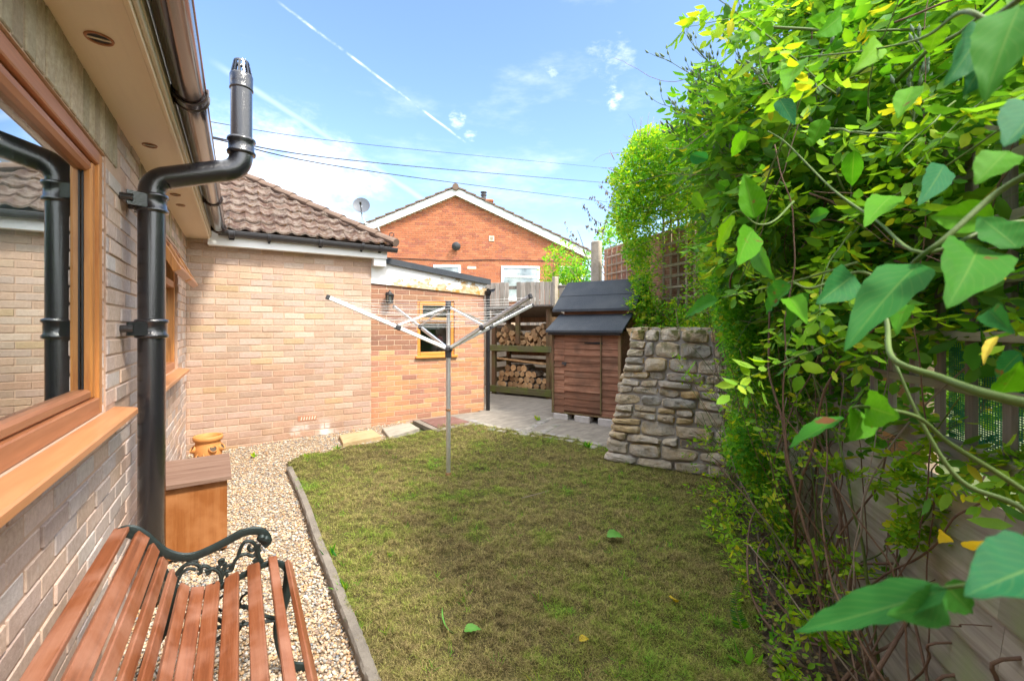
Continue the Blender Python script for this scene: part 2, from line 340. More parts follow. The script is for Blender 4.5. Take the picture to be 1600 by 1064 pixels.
def logm(name, bark):
    t = MT(name, .85, .2); c = t.ramp(t.noise(9, 6, rough=.65), [(.3, bark[0]), (.5, bark[1]), (.72, bark[2])]); oi = t.n('ShaderNodeObjectInfo').outputs['Random']; c = t.mix(1, c, t.ramp(oi, [(0, (.45, .42, .40)), (.4, (.80, .78, .74)), (1, (1.15, 1.1, 1.0))]), 'MULTIPLY'); t.col(c); t.bump(t.noise(50, 5), .6, .006); return t.m
M['bark'] = logm('log_bark', [(.06, .045, .035), (.15, .12, .095), (.36, .33, .29)])
M['cut'] = logm('sawn_log_end', [(.34, .20, .10), (.50, .33, .18), (.60, .44, .27)])
def peel():
    t = MT('peeling_white_paint', .7, .3); z = t.sep()[2]; x = t.sep()[0]
    n = t.noise(5.5, 7, t.map((1, 1, 1.6)), .68)
    hgt = t.math('ADD', n, t.math('ADD', t.rng(z, 1.88, 2.16, .13, -.16), t.math('MULTIPLY', t.rng(x, -.7, -.45, -.3, 0.0), 1.0)))
    m = t.rng(hgt, .465, .478); under = t.ramp(t.noise(9, 4), [(.36, (.40, .27, .13)), (.5, (.52, .44, .31)), (.62, (.50, .24, .05))])
    t.col(t.mix(m, (.80, .79, .77), under)); t.bump(t.math('SUBTRACT', 1.0, m), .8, .004); return t.m
M['peel'] = peel()
def fg():
    t = MT('curtained_far_glass', .05, 1.0); c = t.ramp(t.noise(2, 4), [(.4, (.12, .15, .16)), (.6, (.36, .40, .42))]); t.col(c); return t.m
M['far_glass'] = fg()
# ------------------------------------------------ geometry helpers
col = S.collection
def tag(o, label=None, cat=None, group=None, kind=None):
    if label: o['label'] = label
    if cat: o['category'] = cat
    if group: o['group'] = group
    if kind: o['kind'] = kind
    return o
def thing(name, loc, label, cat, group=None):
    o = bpy.data.objects.new(name, None); col.objects.link(o); o.location = loc; o.empty_display_size = .1
    return tag(o, label, cat, group)
def rootloc(p):
    v = Vector((0, 0, 0))
    while p is not None: v += Vector(p.location); p = p.parent
    return v
def link(name, me, parent=None, loc=None):
    o = bpy.data.objects.new(name, me); col.objects.link(o)
    if parent is not None: o.parent = parent
    if loc is not None: o.location = loc
    return o
class MB:
    def __init__(s, M_=None): s.v = []; s.f = []; s.M = M_; s.mi = []; s.cur = 0
    def add(s, vs, fs):
        o = len(s.v)
        s.v += [tuple(s.M @ Vector(p)) if s.M is not None else tuple(p) for p in vs]
        s.f += [tuple(i + o for i in f) for f in fs]; s.mi += [s.cur] * len(fs); return s
    def box(s, a, b, bev=0.0):
        (x0, y0, z0), (x1, y1, z1) = [[min(p, q) for p, q in zip(a, b)], [max(p, q) for p, q in zip(a, b)]]
        if bev <= 0:
            return s.add([(x0, y0, z0), (x1, y0, z0), (x1, y1, z0), (x0, y1, z0), (x0, y0, z1), (x1, y0, z1), (x1, y1, z1), (x0, y1, z1)],
                         [(0, 3, 2, 1), (4, 5, 6, 7), (0, 1, 5, 4), (1, 2, 6, 5), (2, 3, 7, 6), (3, 0, 4, 7)])
        bev = min(bev, (x1 - x0) * .45, (y1 - y0) * .45, (z1 - z0) * .45); vs = []; idx = {}
        for i, (X, sx) in enumerate(((x0, 1), (x1, -1))):
            for j, (Y, sy) in enumerate(((y0, 1), (y1, -1))):
                for k, (Z, sz) in enumerate(((z0, 1), (z1, -1))):
                    for ax in range(3):
                        p = [X + sx * bev, Y + sy * bev, Z + sz * bev]; p[ax] = (X, Y, Z)[ax]; idx[i, j, k, ax] = len(vs); vs.append(p)
        fs = []
        q = ((0, 0), (1, 0), (1, 1), (0, 1))
        for c in (0, 1):
            f = [idx[c, a_, b_, 0] for a_, b_ in q]; fs.append(f if c else f[::-1])
            f = [idx[a_, c, b_, 1] for a_, b_ in q]; fs.append(f[::-1] if c else f)
            f = [idx[a_, b_, c, 2] for a_, b_ in q]; fs.append(f if c else f[::-1])
        for a_ in (0, 1):
            for b_ in (0, 1):
                e = [idx[0, a_, b_, 1], idx[1, a_, b_, 1], idx[1, a_, b_, 2], idx[0, a_, b_, 2]]; fs.append(e if (a_ ^ b_) else e[::-1])
                e = [idx[a_, 0, b_, 0], idx[a_, 1, b_, 0], idx[a_, 1, b_, 2], idx[a_, 0, b_, 2]]; fs.append(e[::-1] if (a_ ^ b_) else e)
                e = [idx[a_, b_, 0, 0], idx[a_, b_, 1, 0], idx[a_, b_, 1, 1], idx[a_, b_, 0, 1]]; fs.append(e if (a_ ^ b_) else e[::-1])
        for a_ in (0, 1):
            for b_ in (0, 1):
                for c in (0, 1):
                    t = [idx[a_, b_, c, 0], idx[a_, b_, c, 1], idx[a_, b_, c, 2]]; fs.append(t if (a_ + b_ + c) % 2 else t[::-1])
        return s.add(vs, fs)
    def beam(s, p0, p1, w, h, up=(0, 0, 1), bev=0.0):    # bar from p0 to p1, w across, h along up
        p0 = Vector(p0); p1 = Vector(p1); d = (p1 - p0); Ln = d.length; d.normalize(); up = Vector(up)
        side = d.cross(up)
        if side.length < 1e-4: side = d.cross(Vector((0, 1, 0)))
        side.normalize(); u = side.cross(d).normalized(); m = MB(); m.box((0, -w / 2, -h / 2), (Ln, w / 2, h / 2), bev)
        T = Matrix((( d.x, side.x, u.x, p0.x), (d.y, side.y, u.y, p0.y), (d.z, side.z, u.z, p0.z), (0, 0, 0, 1)))
        if T.to_3x3().determinant() < 0: m.f = [f[::-1] for f in m.f]
        return s.add([T @ Vector(v) for v in m.v], m.f)
    def tube(s, pts, r, n=8, caps=True, flat=None):
        pts = [Vector(p) for p in pts]; k = len(pts); rr = r if hasattr(r, '__len__') else [r] * k
        vs = []; fs = []; prev = None
        for i, p in enumerate(pts):
            t = (pts[min(i + 1, k - 1)] - pts[max(i - 1, 0)])
            if t.length < 1e-9: t = Vector((0, 0, 1))
            t.normalize()
            if prev is None:
                a = t.cross(Vector((0, 0, 1)))
                if a.length < .05: a = t.cross(Vector((0, 1, 0)))
            else: a = prev - t * prev.dot(t)
            a.normalize(); prev = a; b = t.cross(a)
            for j in range(n):
                q = 2 * math.pi * j / n; c_, s_ = math.cos(q), math.sin(q)
                vs.append(p + (a * c_ + b * s_ * (flat or 1)) * rr[i])
        for i in range(k - 1):
            for j in range(n): fs.append((i * n + j, i * n + (j + 1) % n, (i + 1) * n + (j + 1) % n, (i + 1) * n + j))
        if caps: fs += [tuple(range(n))[::-1], tuple((k - 1) * n + j for j in range(n))]
        return s.add(vs, fs)
    def lathe(s, prof, c=(0, 0, 0), n=24, axis=(0, 0, 1)):
        q = Vector((0, 0, 1)).rotation_difference(Vector(axis)).to_matrix(); c = Vector(c); vs = []; fs = []
        for r, z in prof:
            for j in range(n): a = 2 * math.pi * j / n; vs.append(c + q @ Vector((r * math.cos(a), r * math.sin(a), z)))
        for i in range(len(prof) - 1):
            for j in range(n): fs.append((i * n + j, i * n + (j + 1) % n, (i + 1) * n + (j + 1) % n, (i + 1) * n + j))
        return s.add(vs, fs)
    def prism(s, poly, a, b, ax):                  # poly in the other two axes, extruded along ax
        n = len(poly); vs = []
        for t in (a, b):
            for p, q in poly: v = [p, q]; v.insert(ax, t); vs.append(v)
        fs = [tuple(range(n))[::-1], tuple(range(n, 2 * n))] + [(i, (i + 1) % n, n + (i + 1) % n, n + i) for i in range(n)]
        if ax == 1: fs = [f[::-1] for f in fs]
        return s.add(vs, fs)
    def build(s, name, mats, parent=None, smooth=False, loc=None):
        me = bpy.data.meshes.new(name); o0 = rootloc(parent) if parent is not None else Vector(loc or (0, 0, 0))
        vs = np.array(s.v, dtype=float).reshape(-1, 3) - np.array(o0)
        me.from_pydata(vs.tolist(), [], s.f)
        for m in (mats if isinstance(mats, (list, tuple)) else [mats]): me.materials.append(m)
        if len(me.materials) > 1: me.polygons.foreach_set('material_index', s.mi)
        if smooth:
            me.polygons.foreach_set('use_smooth', [True] * len(me.polygons))
            if smooth != 2: me.set_sharp_from_angle(angle=R(38))
        me.update(); return link(name, me, parent, None if parent is not None else o0)
def np_mesh(name, V, Fc, mat, parent=None, smooth=False, loc=(0, 0, 0), attr=None, uv=None):
    """V (n,3), Fc (m,k) with constant k"""
    me = bpy.data.meshes.new(name); n = len(V); m, k = Fc.shape
    o0 = np.array(rootloc(parent) if parent is not None else loc)
    me.vertices.add(n); me.vertices.foreach_set('co', (V - o0).astype(np.float32).ravel())
    me.loops.add(m * k); me.loops.foreach_set('vertex_index', Fc.astype(np.int32).ravel())
    me.polygons.add(m); me.polygons.foreach_set('loop_start', np.arange(m, dtype=np.int32) * k)
    if smooth: me.polygons.foreach_set('use_smooth', np.ones(m, bool))
    me.update(calc_edges=True); me.validate()
    if attr is not None:
        a = me.attributes.new('tone', 'FLOAT', 'POINT'); a.data.foreach_set('value', attr.astype(np.float32))
    if uv is not None:
        l = me.uv_layers.new(name='UVMap'); l.data.foreach_set('uv', uv[Fc.ravel()].astype(np.float32).ravel())
    me.materials.append(mat); return link(name, me, parent, None if parent is not None else Vector(loc))
def vnoise(x, y, sc, seed=0):
    x = np.asarray(x) * sc + seed * 17.3; y = np.asarray(y) * sc - seed * 9.1
    xi = np.floor(x).astype(int); yi = np.floor(y).astype(int); fx = x - xi; fy = y - yi
    fx = fx * fx * (3 - 2 * fx); fy = fy * fy * (3 - 2 * fy)
    def h(a, b):
        q = (a * 374761393 + b * 668265263 + seed * 1442695) & 0xffffffff
        q = ((q ^ (q >> 13)) * 1274126177) & 0xffffffff; return ((q ^ (q >> 16)) & 0xffff) / 65535.0
    return (h(xi, yi) * (1 - fx) + h(xi + 1, yi) * fx) * (1 - fy) + (h(xi, yi + 1) * (1 - fx) + h(xi + 1, yi + 1) * fx) * fy
def fbm(x, y, sc, seed=0, o=4):
    t = 0; a = 1; s = 0
    for i in range(o): t = t + a * vnoise(x, y, sc * 2 ** i, seed + i); s += a; a *= .55
    return t / s
def inpoly(x, y, P):
    x = np.asarray(x); y = np.asarray(y); c = np.zeros(x.shape, bool); j = len(P) - 1
    for i in range(len(P)):
        xi, yi = P[i][0], P[i][1]; xj, yj = P[j][0], P[j][1]
        m = ((yi > y) != (yj > y)) & (x < (xj - xi) * (y - yi) / (yj - yi + 1e-12) + xi); c ^= m; j = i
    return c
def sheet(name, P, off, mat, res=.05, label=None, amp=0, nsc=8):
    xs = [p[0] for p in P]; ys = [p[1] for p in P]
    nx = int((max(xs) - min(xs)) / res) + 2; ny = int((max(ys) - min(ys)) / res) + 2
    gx = min(xs) + np.arange(nx) * res; gy = min(ys) + np.arange(ny) * res; X, Y = np.meshgrid(gx, gy, indexing='ij')
    Z = gh(X, Y) + off + (amp * (fbm(X, Y, nsc, 3) - .5) if amp else 0)
    V = np.stack([X.ravel(), Y.ravel(), Z.ravel()], 1)
    I, J = np.meshgrid(np.arange(nx - 1), np.arange(ny - 1), indexing='ij'); I = I.ravel(); J = J.ravel()
    k = inpoly(gx[I] + res / 2, gy[J] + res / 2, P); I = I[k]; J = J[k]
    Fc = np.stack([I * ny + J, (I + 1) * ny + J, (I + 1) * ny + J + 1, I * ny + J + 1], 1)
    used = np.unique(Fc); mp = np.zeros(len(V), int); mp[used] = np.arange(len(used))
    o = np_mesh(name, V[used], mp[Fc], mat, smooth=True); tag(o, kind='structure')
    if label: tag(o, label)
    return o
def catmull(P, n=8):
    P = [Vector(p) for p in P]; Q = [P[0] * 2 - P[1]] + P + [P[-1] * 2 - P[-2]]; o = []
    for i in range(1, len(Q) - 2):
        a, b, c, d = Q[i - 1], Q[i], Q[i + 1], Q[i + 2]
        for k in range(n):
            t = k / n; o.append(.5 * ((2 * b) + (c - a) * t + (2 * a - 5 * b + 4 * c - d) * t * t + (3 * b - a - 3 * c + d) * t ** 3))
    return o + [P[-1]]
# ------------------------------------------------ brick walls: every brick a bevelled block set proud of the mortar
def bricks(mb, org, du, dn, L_, z0, z1, pu=.225, pz=.075, joint=.010, proud=.005, holes=(), jit=.0015, off=0.0, depth_=.05):
    """face plane through org, along du, outward dn"""
    du = Vector(du); dn = Vector(dn); org = Vector(org); row = 0; z = z0
    T = Matrix(((du.x, dn.x, 0, org.x), (du.y, dn.y, 0, org.y), (0, 0, 1, 0), (0, 0, 0, 1)))
    flip = T.to_3x3().determinant() < 0
    while z < z1 - .01:
        a = -pu + (pu / 2 if row % 2 else 0) + off
        zt = min(z + pz - joint, z1)
        segs = []
        while a < L_:
            segs.append((a + joint / 2, a + pu - joint / 2)); a += pu
        for a0, a1 in segs:
            a0 += random.uniform(-.002, .002); a1 += random.uniform(-.002, .002)
            parts = [(max(a0, 0), min(a1, L_))]
            for (h0, h1, k0, k1) in holes:
                if zt > k0 + .012 and z < k1 - .012:
                    q = []
                    for s0, s1 in parts:
                        if s1 <= h0 or s0 >= h1: q.append((s0, s1)); continue
                        if s0 < h0: q.append((s0, h0))
                        if s1 > h1: q.append((h1, s1))
                    parts = q
            cut = []
            for s0, s1 in parts:                       # lower the bricks that would stand up into a sill
                hh = [h for h in holes if z < h[2] - .02 and zt + joint > h[2] - .05 and s1 > h[0] - .1 and s0 < h[1] + .16]
                cut.append((s0, s1, min([zt] + [h[2] - .035 - joint / 2 for h in hh])))
            for s0, s1, zt_c in cut:
                if s1 - s0 < .02 or zt_c - z < .012: continue
                o = random.gauss(0, jit); dz = random.uniform(-.0012, .0012); m = MB()
                m.box((s0, proud - depth_, z + joint / 2 + dz), (s1, proud + o, zt_c + joint / 2 + dz), .003)
                mb.add([T @ Vector(v) for v in m.v], [f[::-1] for f in m.f] if flip else m.f)
        z += pz; row += 1
def slab_with_holes(mb, org, du, dn, L_, z0, z1, thick, holes=()):
    du = Vector(du); dn = Vector(dn); org = Vector(org)
    us = sorted({0, L_, *[h[0] for h in holes], *[h[1] for h in holes]}); zs = sorted({z0, z1, *[h[2] for h in holes], *[h[3] for h in holes]})
    us = [u for u in us if 0 <= u <= L_]; zs = [q for q in zs if z0 <= q <= z1]
    T = Matrix(((du.x, dn.x, 0, org.x), (du.y, dn.y, 0, org.y), (0, 0, 1, org.z), (0, 0, 0, 1))); flip = T.to_3x3().determinant() < 0
    for i in range(len(us) - 1):
        for j in range(len(zs) - 1):
            c = ((us[i] + us[i + 1]) / 2, (zs[j] + zs[j + 1]) / 2)
            if any(h[0] < c[0] < h[1] and h[2] < c[1] < h[3] for h in holes): continue
            m = MB(); m.box((us[i], -thick, zs[j]), (us[i + 1], 0, zs[j + 1])); mb.add([T @ Vector(v) for v in m.v], [f[::-1] for f in m.f] if flip else m.f)
# ------------------------------------------------ ground
def PG(*pts, off=0.0): return [tuple(G(px, py, off).xy) for px, py in pts]
base = MB()
N_ = 60; ex = [CX + (-160 if i == 0 else 160 if i == N_ else -12 + 24 * (i - 1) / (N_ - 2)) for i in range(N_ + 1)]
ey = [(-160 if i == 0 else 200 if i == N_ else -12 + 24 * (i - 1) / (N_ - 2)) for i in range(N_ + 1)]
vs = [(x, y, float(gh(x, y)) - .045) for x in ex for y in ey]
base.add(vs, [(i * (N_ + 1) + j, (i + 1) * (N_ + 1) + j, (i + 1) * (N_ + 1) + j + 1, i * (N_ + 1) + j + 1) for i in range(N_) for j in range(N_)])
tag(base.build('ground', M['field']), kind='structure')
KERB = [C2W(.28, .35, 0).xy] + PG((610, 1150), (575, 1052), (552, 990), (530, 935), (511, 885), (495, 845), (480, 800), (466, 765), (452, 735))
KERB = [tuple(p) for p in KERB]
LAWN = KERB + PG((450, 724), (472, 712), (520, 705), (560, 697), (610, 688), (650, 678), (690, 668), (735, 663), (790, 672), (850, 680), (900, 688), (945, 700),
                 (1000, 730), (1120, 745), (1140, 790), (1165, 880), (1185, 980), (1195, 1064)) + [tuple(C2W(1.02, .9, 0).xy), tuple(C2W(.95, .35, 0).xy)]
BED = PG((1000, 725), (1120, 740), (1140, 790), (1165, 880), (1185, 980), (1195, 1064)) + [tuple(C2W(.95, .3, 0).xy), tuple(C2W(1.25, .3, 0).xy), tuple(C2W(2.7, 5.6, 0).xy), tuple(C2W(1.6, 5.4, 0).xy)]
GRAVEL = [(-.02, -7.2), (-.02, .02), (2.35, .02), tuple(G(655, 668).xy), tuple(G(610, 690).xy), tuple(G(520, 707).xy), tuple(G(455, 725).xy)] + KERB[::-1] + [(CX - .3, -7.2)]
PATIO = PG((690, 655), (735, 660), (790, 670), (850, 679), (900, 687), (950, 702)) + [tuple(C2W(1.6, 5.2, 0).xy), tuple(C2W(3.6, 9.6, 0).xy), tuple(C2W(-.6, 11.2, 0).xy), (3.9, 1.4), (3.55, -.02), (2.2, -.02)]
sheet('lawn', LAWN, .012, M['lawn_soil'], .04, amp=.03, nsc=5)
sheet('soil_bed', BED, -.005, M['soil'], .05, amp=.06, nsc=6)
sheet('gravel_bed', GRAVEL, -.016, M['sand'], .05)
sheet('patio', PATIO, .004, M['patio'], .05)
# raised ground of the neighbours beyond the rear fence
rb = MB(); a = C2W(-9, 9.9, 0); b = C2W(12, 9.9, 0); c = C2W(60, 120, 0); d = C2W(-60, 120, 0)
rb.add([(p.x, p.y, z) for z in (-.2, 1.35) for p in (a, b, c, d)], [(0, 1, 5, 4), (4, 5, 6, 7), (1, 2, 6, 5), (2, 3, 7, 6), (3, 0, 4, 7)])
tag(rb.build('terrace', M['field']), kind='structure')
# kerb
kp = [Vector((p[0], p[1], 0)) for p in KERB]; kp = catmull(kp, 14)
k = MB(); vs = []; fs = []
for i, p in enumerate(kp):
    t = (kp[min(i + 1, len(kp) - 1)] - kp[max(i - 1, 0)]).normalized(); s_ = Vector((t.y, -t.x, 0))
    g = float(gh(p.x, p.y)); j1 = random.uniform(-.003, .003)
    for dx, dz in ((-.026, -.06), (-.026, .030), (-.017, .041), (.015, .042 + j1), (.026, .033), (.026, -.06)):
        q = p + s_ * (dx + random.uniform(-.0015, .0015)); vs.append((q.x, q.y, g + dz + random.uniform(-.0015, .0015)))
for i in range(len(kp) - 1):
    for j in range(5): fs.append((i * 6 + j, i * 6 + j + 1, (i + 1) * 6 + j + 1, (i + 1) * 6 + j))
fs += [tuple(range(6))]
k.add(vs, fs); o = k.build('lawn_edging', M['concrete'], smooth=True, loc=(kp[60].x, kp[60].y, 0))
tag(o, 'thin grey concrete edging strip between the gravel path and the lawn', 'edging')
# setts along the lawn's far edge and across the patio
def sett_row(path, wd, lane=0.0):
    P = catmull([Vector((*p, 0)) for p in path], 20); acc = 0; last = P[0]; mbs = []
    for i in range(1, len(P)):
        acc += (P[i] - P[i - 1]).length
        if acc >= .135:
            c = (P[i] + last) / 2; t = (P[i] - last).normalized(); s_ = Vector((t.y, -t.x, 0)); c = c + s_ * lane
            z = float(gh(c.x, c.y)) + .012 + random.uniform(-.004, .006); l = acc / 2 - .008
            sm_ = MB(Matrix(((t.x, s_.x, 0, c.x), (t.y, s_.y, 0, c.y), (0, 0, 1, z), (0, 0, 0, 1))) @ Matrix.Rotation(random.uniform(-.08, .08), 4, 'Z'))
            sm_.box((-l, -wd / 2, -.07), (l, wd / 2, .0), .012); mbs.append(sm_); acc = 0; last = P[i]
    return mbs
st = MB()
for lane in (0, .11):
    for m in sett_row(PG((700, 655), (735, 658), (775, 668), (830, 676), (890, 684), (950, 700)), .098, lane): st.add(m.v, [f[::-1] for f in m.f])
for m in sett_row(PG((812, 678), (838, 664), (862, 654), (885, 648)), .10) + sett_row(PG((840, 682), (862, 668), (880, 660)), .10): st.add(m.v, [f[::-1] for f in m.f])
tag(st.build('sett_border', M['setts']), kind='structure')
# paving slabs and manhole cover
def slab(px, name, mat, label, h=.03, cat='paving slab', group=None):
    P = [G(*p) for p in px]; c = sum(P, Vector()) / len(P); m = MB(); n = len(P)
    up = [(p.x, p.y, p.z + h) for p in P]; inn = [tuple(c + (Vector(p) - c) * .965)[:2] + (p[2] + .006,) for p in up]; lo = [(p.x, p.y, p.z - .04) for p in P]
    m.add(lo + up + inn, [(i, (i + 1) % n, n + (i + 1) % n, n + i) for i in range(n)] + [(n + i, n + (i + 1) % n, 2 * n + (i + 1) % n, 2 * n + i) for i in range(n)] + [tuple(range(2 * n, 3 * n))])
    o = m.build(name, M[mat], loc=c); return tag(o, label, cat, group)
slab([(536, 697), (596, 685), (582, 675), (530, 684)], 'paving_slab', 'flag_a', 'yellow sandstone slab lying in gravel beside pale brick wall')
slab([(608, 687), (655, 673), (640, 664), (597, 673)], 'paving_slab', 'flag_b', 'grey sandstone slab between yellow slab and red manhole cover')
mc = thing('manhole_cover', G(690, 664), 'reddish brown recessed manhole cover beside the house extension', 'manhole cover')
def ringslab(px, h0, h1):
    P = [G(*p) for p in px]; m = MB(); n = len(P); m.add([(p.x, p.y, p.z + h0) for p in P] + [(p.x, p.y, p.z + h1) for p in P], [(i, (i + 1) % n, n + (i + 1) % n, n + i) for i in range(n)] + [tuple(range(n, 2 * n))]); return m
ringslab([(645, 660), (682, 677), (745, 664), (706, 652)], -.03, .028).build('surround', M['concrete'], mc)
cov = ringslab([(657, 660), (684, 672.5), (733, 663), (705, 654)], -.02, .036)
cov.build('cover', M['manhole'], mc)
# ------------------------------------------------ the bungalow
bung = thing('bungalow', (0, 0, 0), 'pale brick bungalow with brown eaves gutter on the left of the gravel path', 'house')
SZ = 2.365
W1 = (-5.9, -3.32, 1.035, 2.143); W2 = (-2.25, -.72, 1.02, 2.12)
Y0 = -9.0
def h_(w_, o): return (w_[0] - o, w_[1] - o, w_[2], w_[3])
mb = MB(); slab_with_holes(mb, (0, Y0, -.1), (0, 1, 0), (1, 0, 0), 9.0, 0, 2.6, .26, [(W1[0] - Y0, W1[1] - Y0, W1[2] + .1, W1[3] + .1), (W2[0] - Y0, W2[1] - Y0, W2[2] + .1, W2[3] + .1)])
slab_with_holes(mb, (0, 0, -.1), (1, 0, 0), (0, -1, 0), 1.957, 0, 2.6, .26)
mb.box((1.70, .262, -.1), (1.957, 4.2, 2.5)); mb.box((-4.2, -9, -.1), (-4, 4.2, 2.5)); mb.box((-4, -9.2, -.1), (0, -9.002, 2.5)); mb.box((-4, 4.0, -.1), (1.698, 4.2, 2.5))
mb.box((-4, -9, 2.37), (-.262, 4, 2.42))
mb.build('wall', M['mortar'], bung)
mb = MB(); soh = (-5.9, -3.14, 2.145, 2.40)
bricks(mb, (0, -6.6, 0), (0, 1, 0), (1, 0, 0), 6.6, .0, SZ, holes=[h_(W1, -6.6), h_(W2, -6.6), h_(soh, -6.6)], jit=.0022, off=.06)
for yy in (W1[1],):                                   # brick returns in the reveal
    z = W1[2] - .04
    while z < W1[3]:
        mb.box((-.05, yy - .004, z + .005), (-.006, yy + .02, min(z + .07, 2.143)), .003); z += .075
mb.build('brickwork', M['brick_near'], bung)
mb = MB(); y = -6.2
while y < -3.16: mb.box((-.05, y, 2.147), (.006 + random.gauss(0, .001), y + .064, SZ), .003); y += .075
mb.build('lintel_course', M['brick_soldier'], bung)
mb = MB(); y = -2.6
while y < -.45: mb.box((-.05, y, 2.147), (.0055 + random.gauss(0, .001), y + .064, SZ), .003); y += .075
mb.build('lintel_course', M['brick_soldier'], bung)
mb = MB(); bricks(mb, (.006, 0, 0), (1, 0, 0), (0, -1, 0), 1.951, .0, 2.40, jit=.0010, off=.03)
o = mb.build('rear_brickwork', M['brick_pale'], bung)
vb = MB(); p = onY(480, 653, 0)                        # airbrick
vb.box((p.x - .105, -.0085, p.z - .032), (p.x + .105, .0, p.z + .032), .002); vb.build('airbrick', M['brick_ext'], bung)
vb = MB()
for i in range(6): q = p.x - .075 + i * .03; vb.add([(q, -.0105, p.z - .02), (q + .012, -.0105, p.z - .02), (q + .020, -.0105, p.z + .02), (q + .008, -.0105, p.z + .02)], [(0, 1, 2, 3)])
vb.build('airbrick_slots', M['cream'], bung)
# soffit, fascia
mb = MB(); mb.box((-.02, Y0, SZ), (.205, -.005, SZ + .012)); mb.box((.2052, Y0, SZ - .012), (.222, -.11, SZ + .16), .002)
mb.box((.196, Y0, SZ - .010), (.2048, -.11, SZ - .0005)); mb.build('soffit', M['soffit'], bung)
mb = MB(); mb.box((.2225, Y0, SZ + .005), (.238, -.16, SZ + .17), .003); mb.box((.2385, Y0, SZ + .03), (.243, -.2, SZ + .038)); mb.build('fascia', M['cream'], bung)
sv = []
for px, py, rr in ((155, 60, .035), (234, 227, .030), (270, 303, .030), (345, 347, .028)):
    d = ray(px, py); t = (SZ - CZ) / d.z; q = Vector((CX, CY, CZ)) + d * t
    if px == 270: d = ray(274, 304); q = Vector((CX, CY, CZ)) + d * ((SZ - CZ) / d.z)
    if px == 345: q = Vector((.10, -1.55, SZ))
    m = MB(); m.lathe([(rr * .86, -.001), (rr * .9, -.005), (rr * 1.05, -.006), (rr * 1.12, -.001)], (q.x, q.y, SZ), 24)
    v = m.build('soffit_vent', M['oak_y'], bung, smooth=True)
    m = MB(); m.lathe([(0.0001, -.0008), (rr * .87, -.0008)], (q.x, q.y, SZ), 24); m.build('vent_hole', M['black'], v)
    m = MB(); m.box((q.x - rr * .9, q.y - .003, SZ - .005), (q.x + rr * .9, q.y + .003, SZ - .0015)); m.build('vent_bar', M['soffit'], v)
# left gutter
def gutter(path, r, parent, name='gutter', mat='gutter', dirn=None):
    """half-round trough along path (two points), open upward"""
    p0, p1 = Vector(path[0]), Vector(path[1]); d = (p1 - p0).normalized(); s_ = d.cross(Vector((0, 0, 1))).normalized(); m = MB(); vs = []; n = 14
    for p in (p0, p1):
        for rr in (r, r - .003):
            for i in range(n + 1):
                a = math.pi + math.pi * i / n; vs.append(p + s_ * math.cos(a) * rr + Vector((0, 0, math.sin(a) * rr * 1.02)))
    k_ = n + 1; fs = []
    for i in range(n): fs += [(i, i + 1, 2 * k_ + i + 1, 2 * k_ + i), (k_ + i + 1, k_ + i, 3 * k_ + i, 3 * k_ + i + 1), (i + 1, i, k_ + i, k_ + i + 1), (2 * k_ + i, 2 * k_ + i + 1, 3 * k_ + i + 1, 3 * k_ + i)]
    for a_ in (0, n): fs.append((a_, k_ + a_, 3 * k_ + a_, 2 * k_ + a_))
    m.add(vs, fs)
    for sgn in (1,): m.tube([p0 + s_ * r * sgn, p1 + s_ * r * sgn], .0045, 6); m.tube([p0 - s_ * r * sgn, p1 - s_ * r * sgn], .0045, 6)
    return m.build(name, M[mat], parent, smooth=True)
def clip_ring(c, axis, r, w_, parent, name, mat='gutter', back=None):
    c = Vector(c); d = Vector(axis); s_ = d.cross(Vector((0, 0, 1))).normalized(); m = MB(); n = 14; vs = []; fs = []
    for k_ in (-1, 1):
        for rr in (r + .002, r + .009):
            for i in range(n + 1): a = math.pi - .12 + (math.pi + .24) * i / n; vs.append(c + d * k_ * w_ / 2 + s_ * math.cos(a) * rr + Vector((0, 0, math.sin(a) * rr)))
    K = n + 1
    for i in range(n): fs += [(i, i + 1, 2 * K + i + 1, 2 * K + i), (K + i, K + i + 1, 3 * K + i + 1, 3 * K + i), (i, i + 1, K + i + 1, K + i), (2 * K + i, 2 * K + i + 1, 3 * K + i + 1, 3 * K + i)]
    m.add(vs, fs)
    for k_ in (-.5, .5):
        pts = [c + d * k_ * w_ + s_ * math.cos(a) * (r + .009) + Vector((0, 0, math.sin(a) * (r + .009))) for a in [math.pi - .2 + (math.pi + .4) * i / 16 for i in range(17)]]
        m.tube(pts, .006, 6)
    if back: m.beam(c + Vector(back[0]), c + Vector(back[1]), w_, .09)
    return m.build(name, M[mat], parent, smooth=True)
GX, GZ = .305, 2.475
gl = gutter([(GX, Y0, GZ), (GX, -.20, GZ - .012)], .060, bung)
for yy, ww in ((-3.40, .075), (-1.5, .03), (-.28, .05)): clip_ring((GX, yy, GZ - .006), (0, 1, 0), .060, ww, gl, 'gutter_bracket', back=((-.066, 0, -.01), (-.060, 0, -.01)))
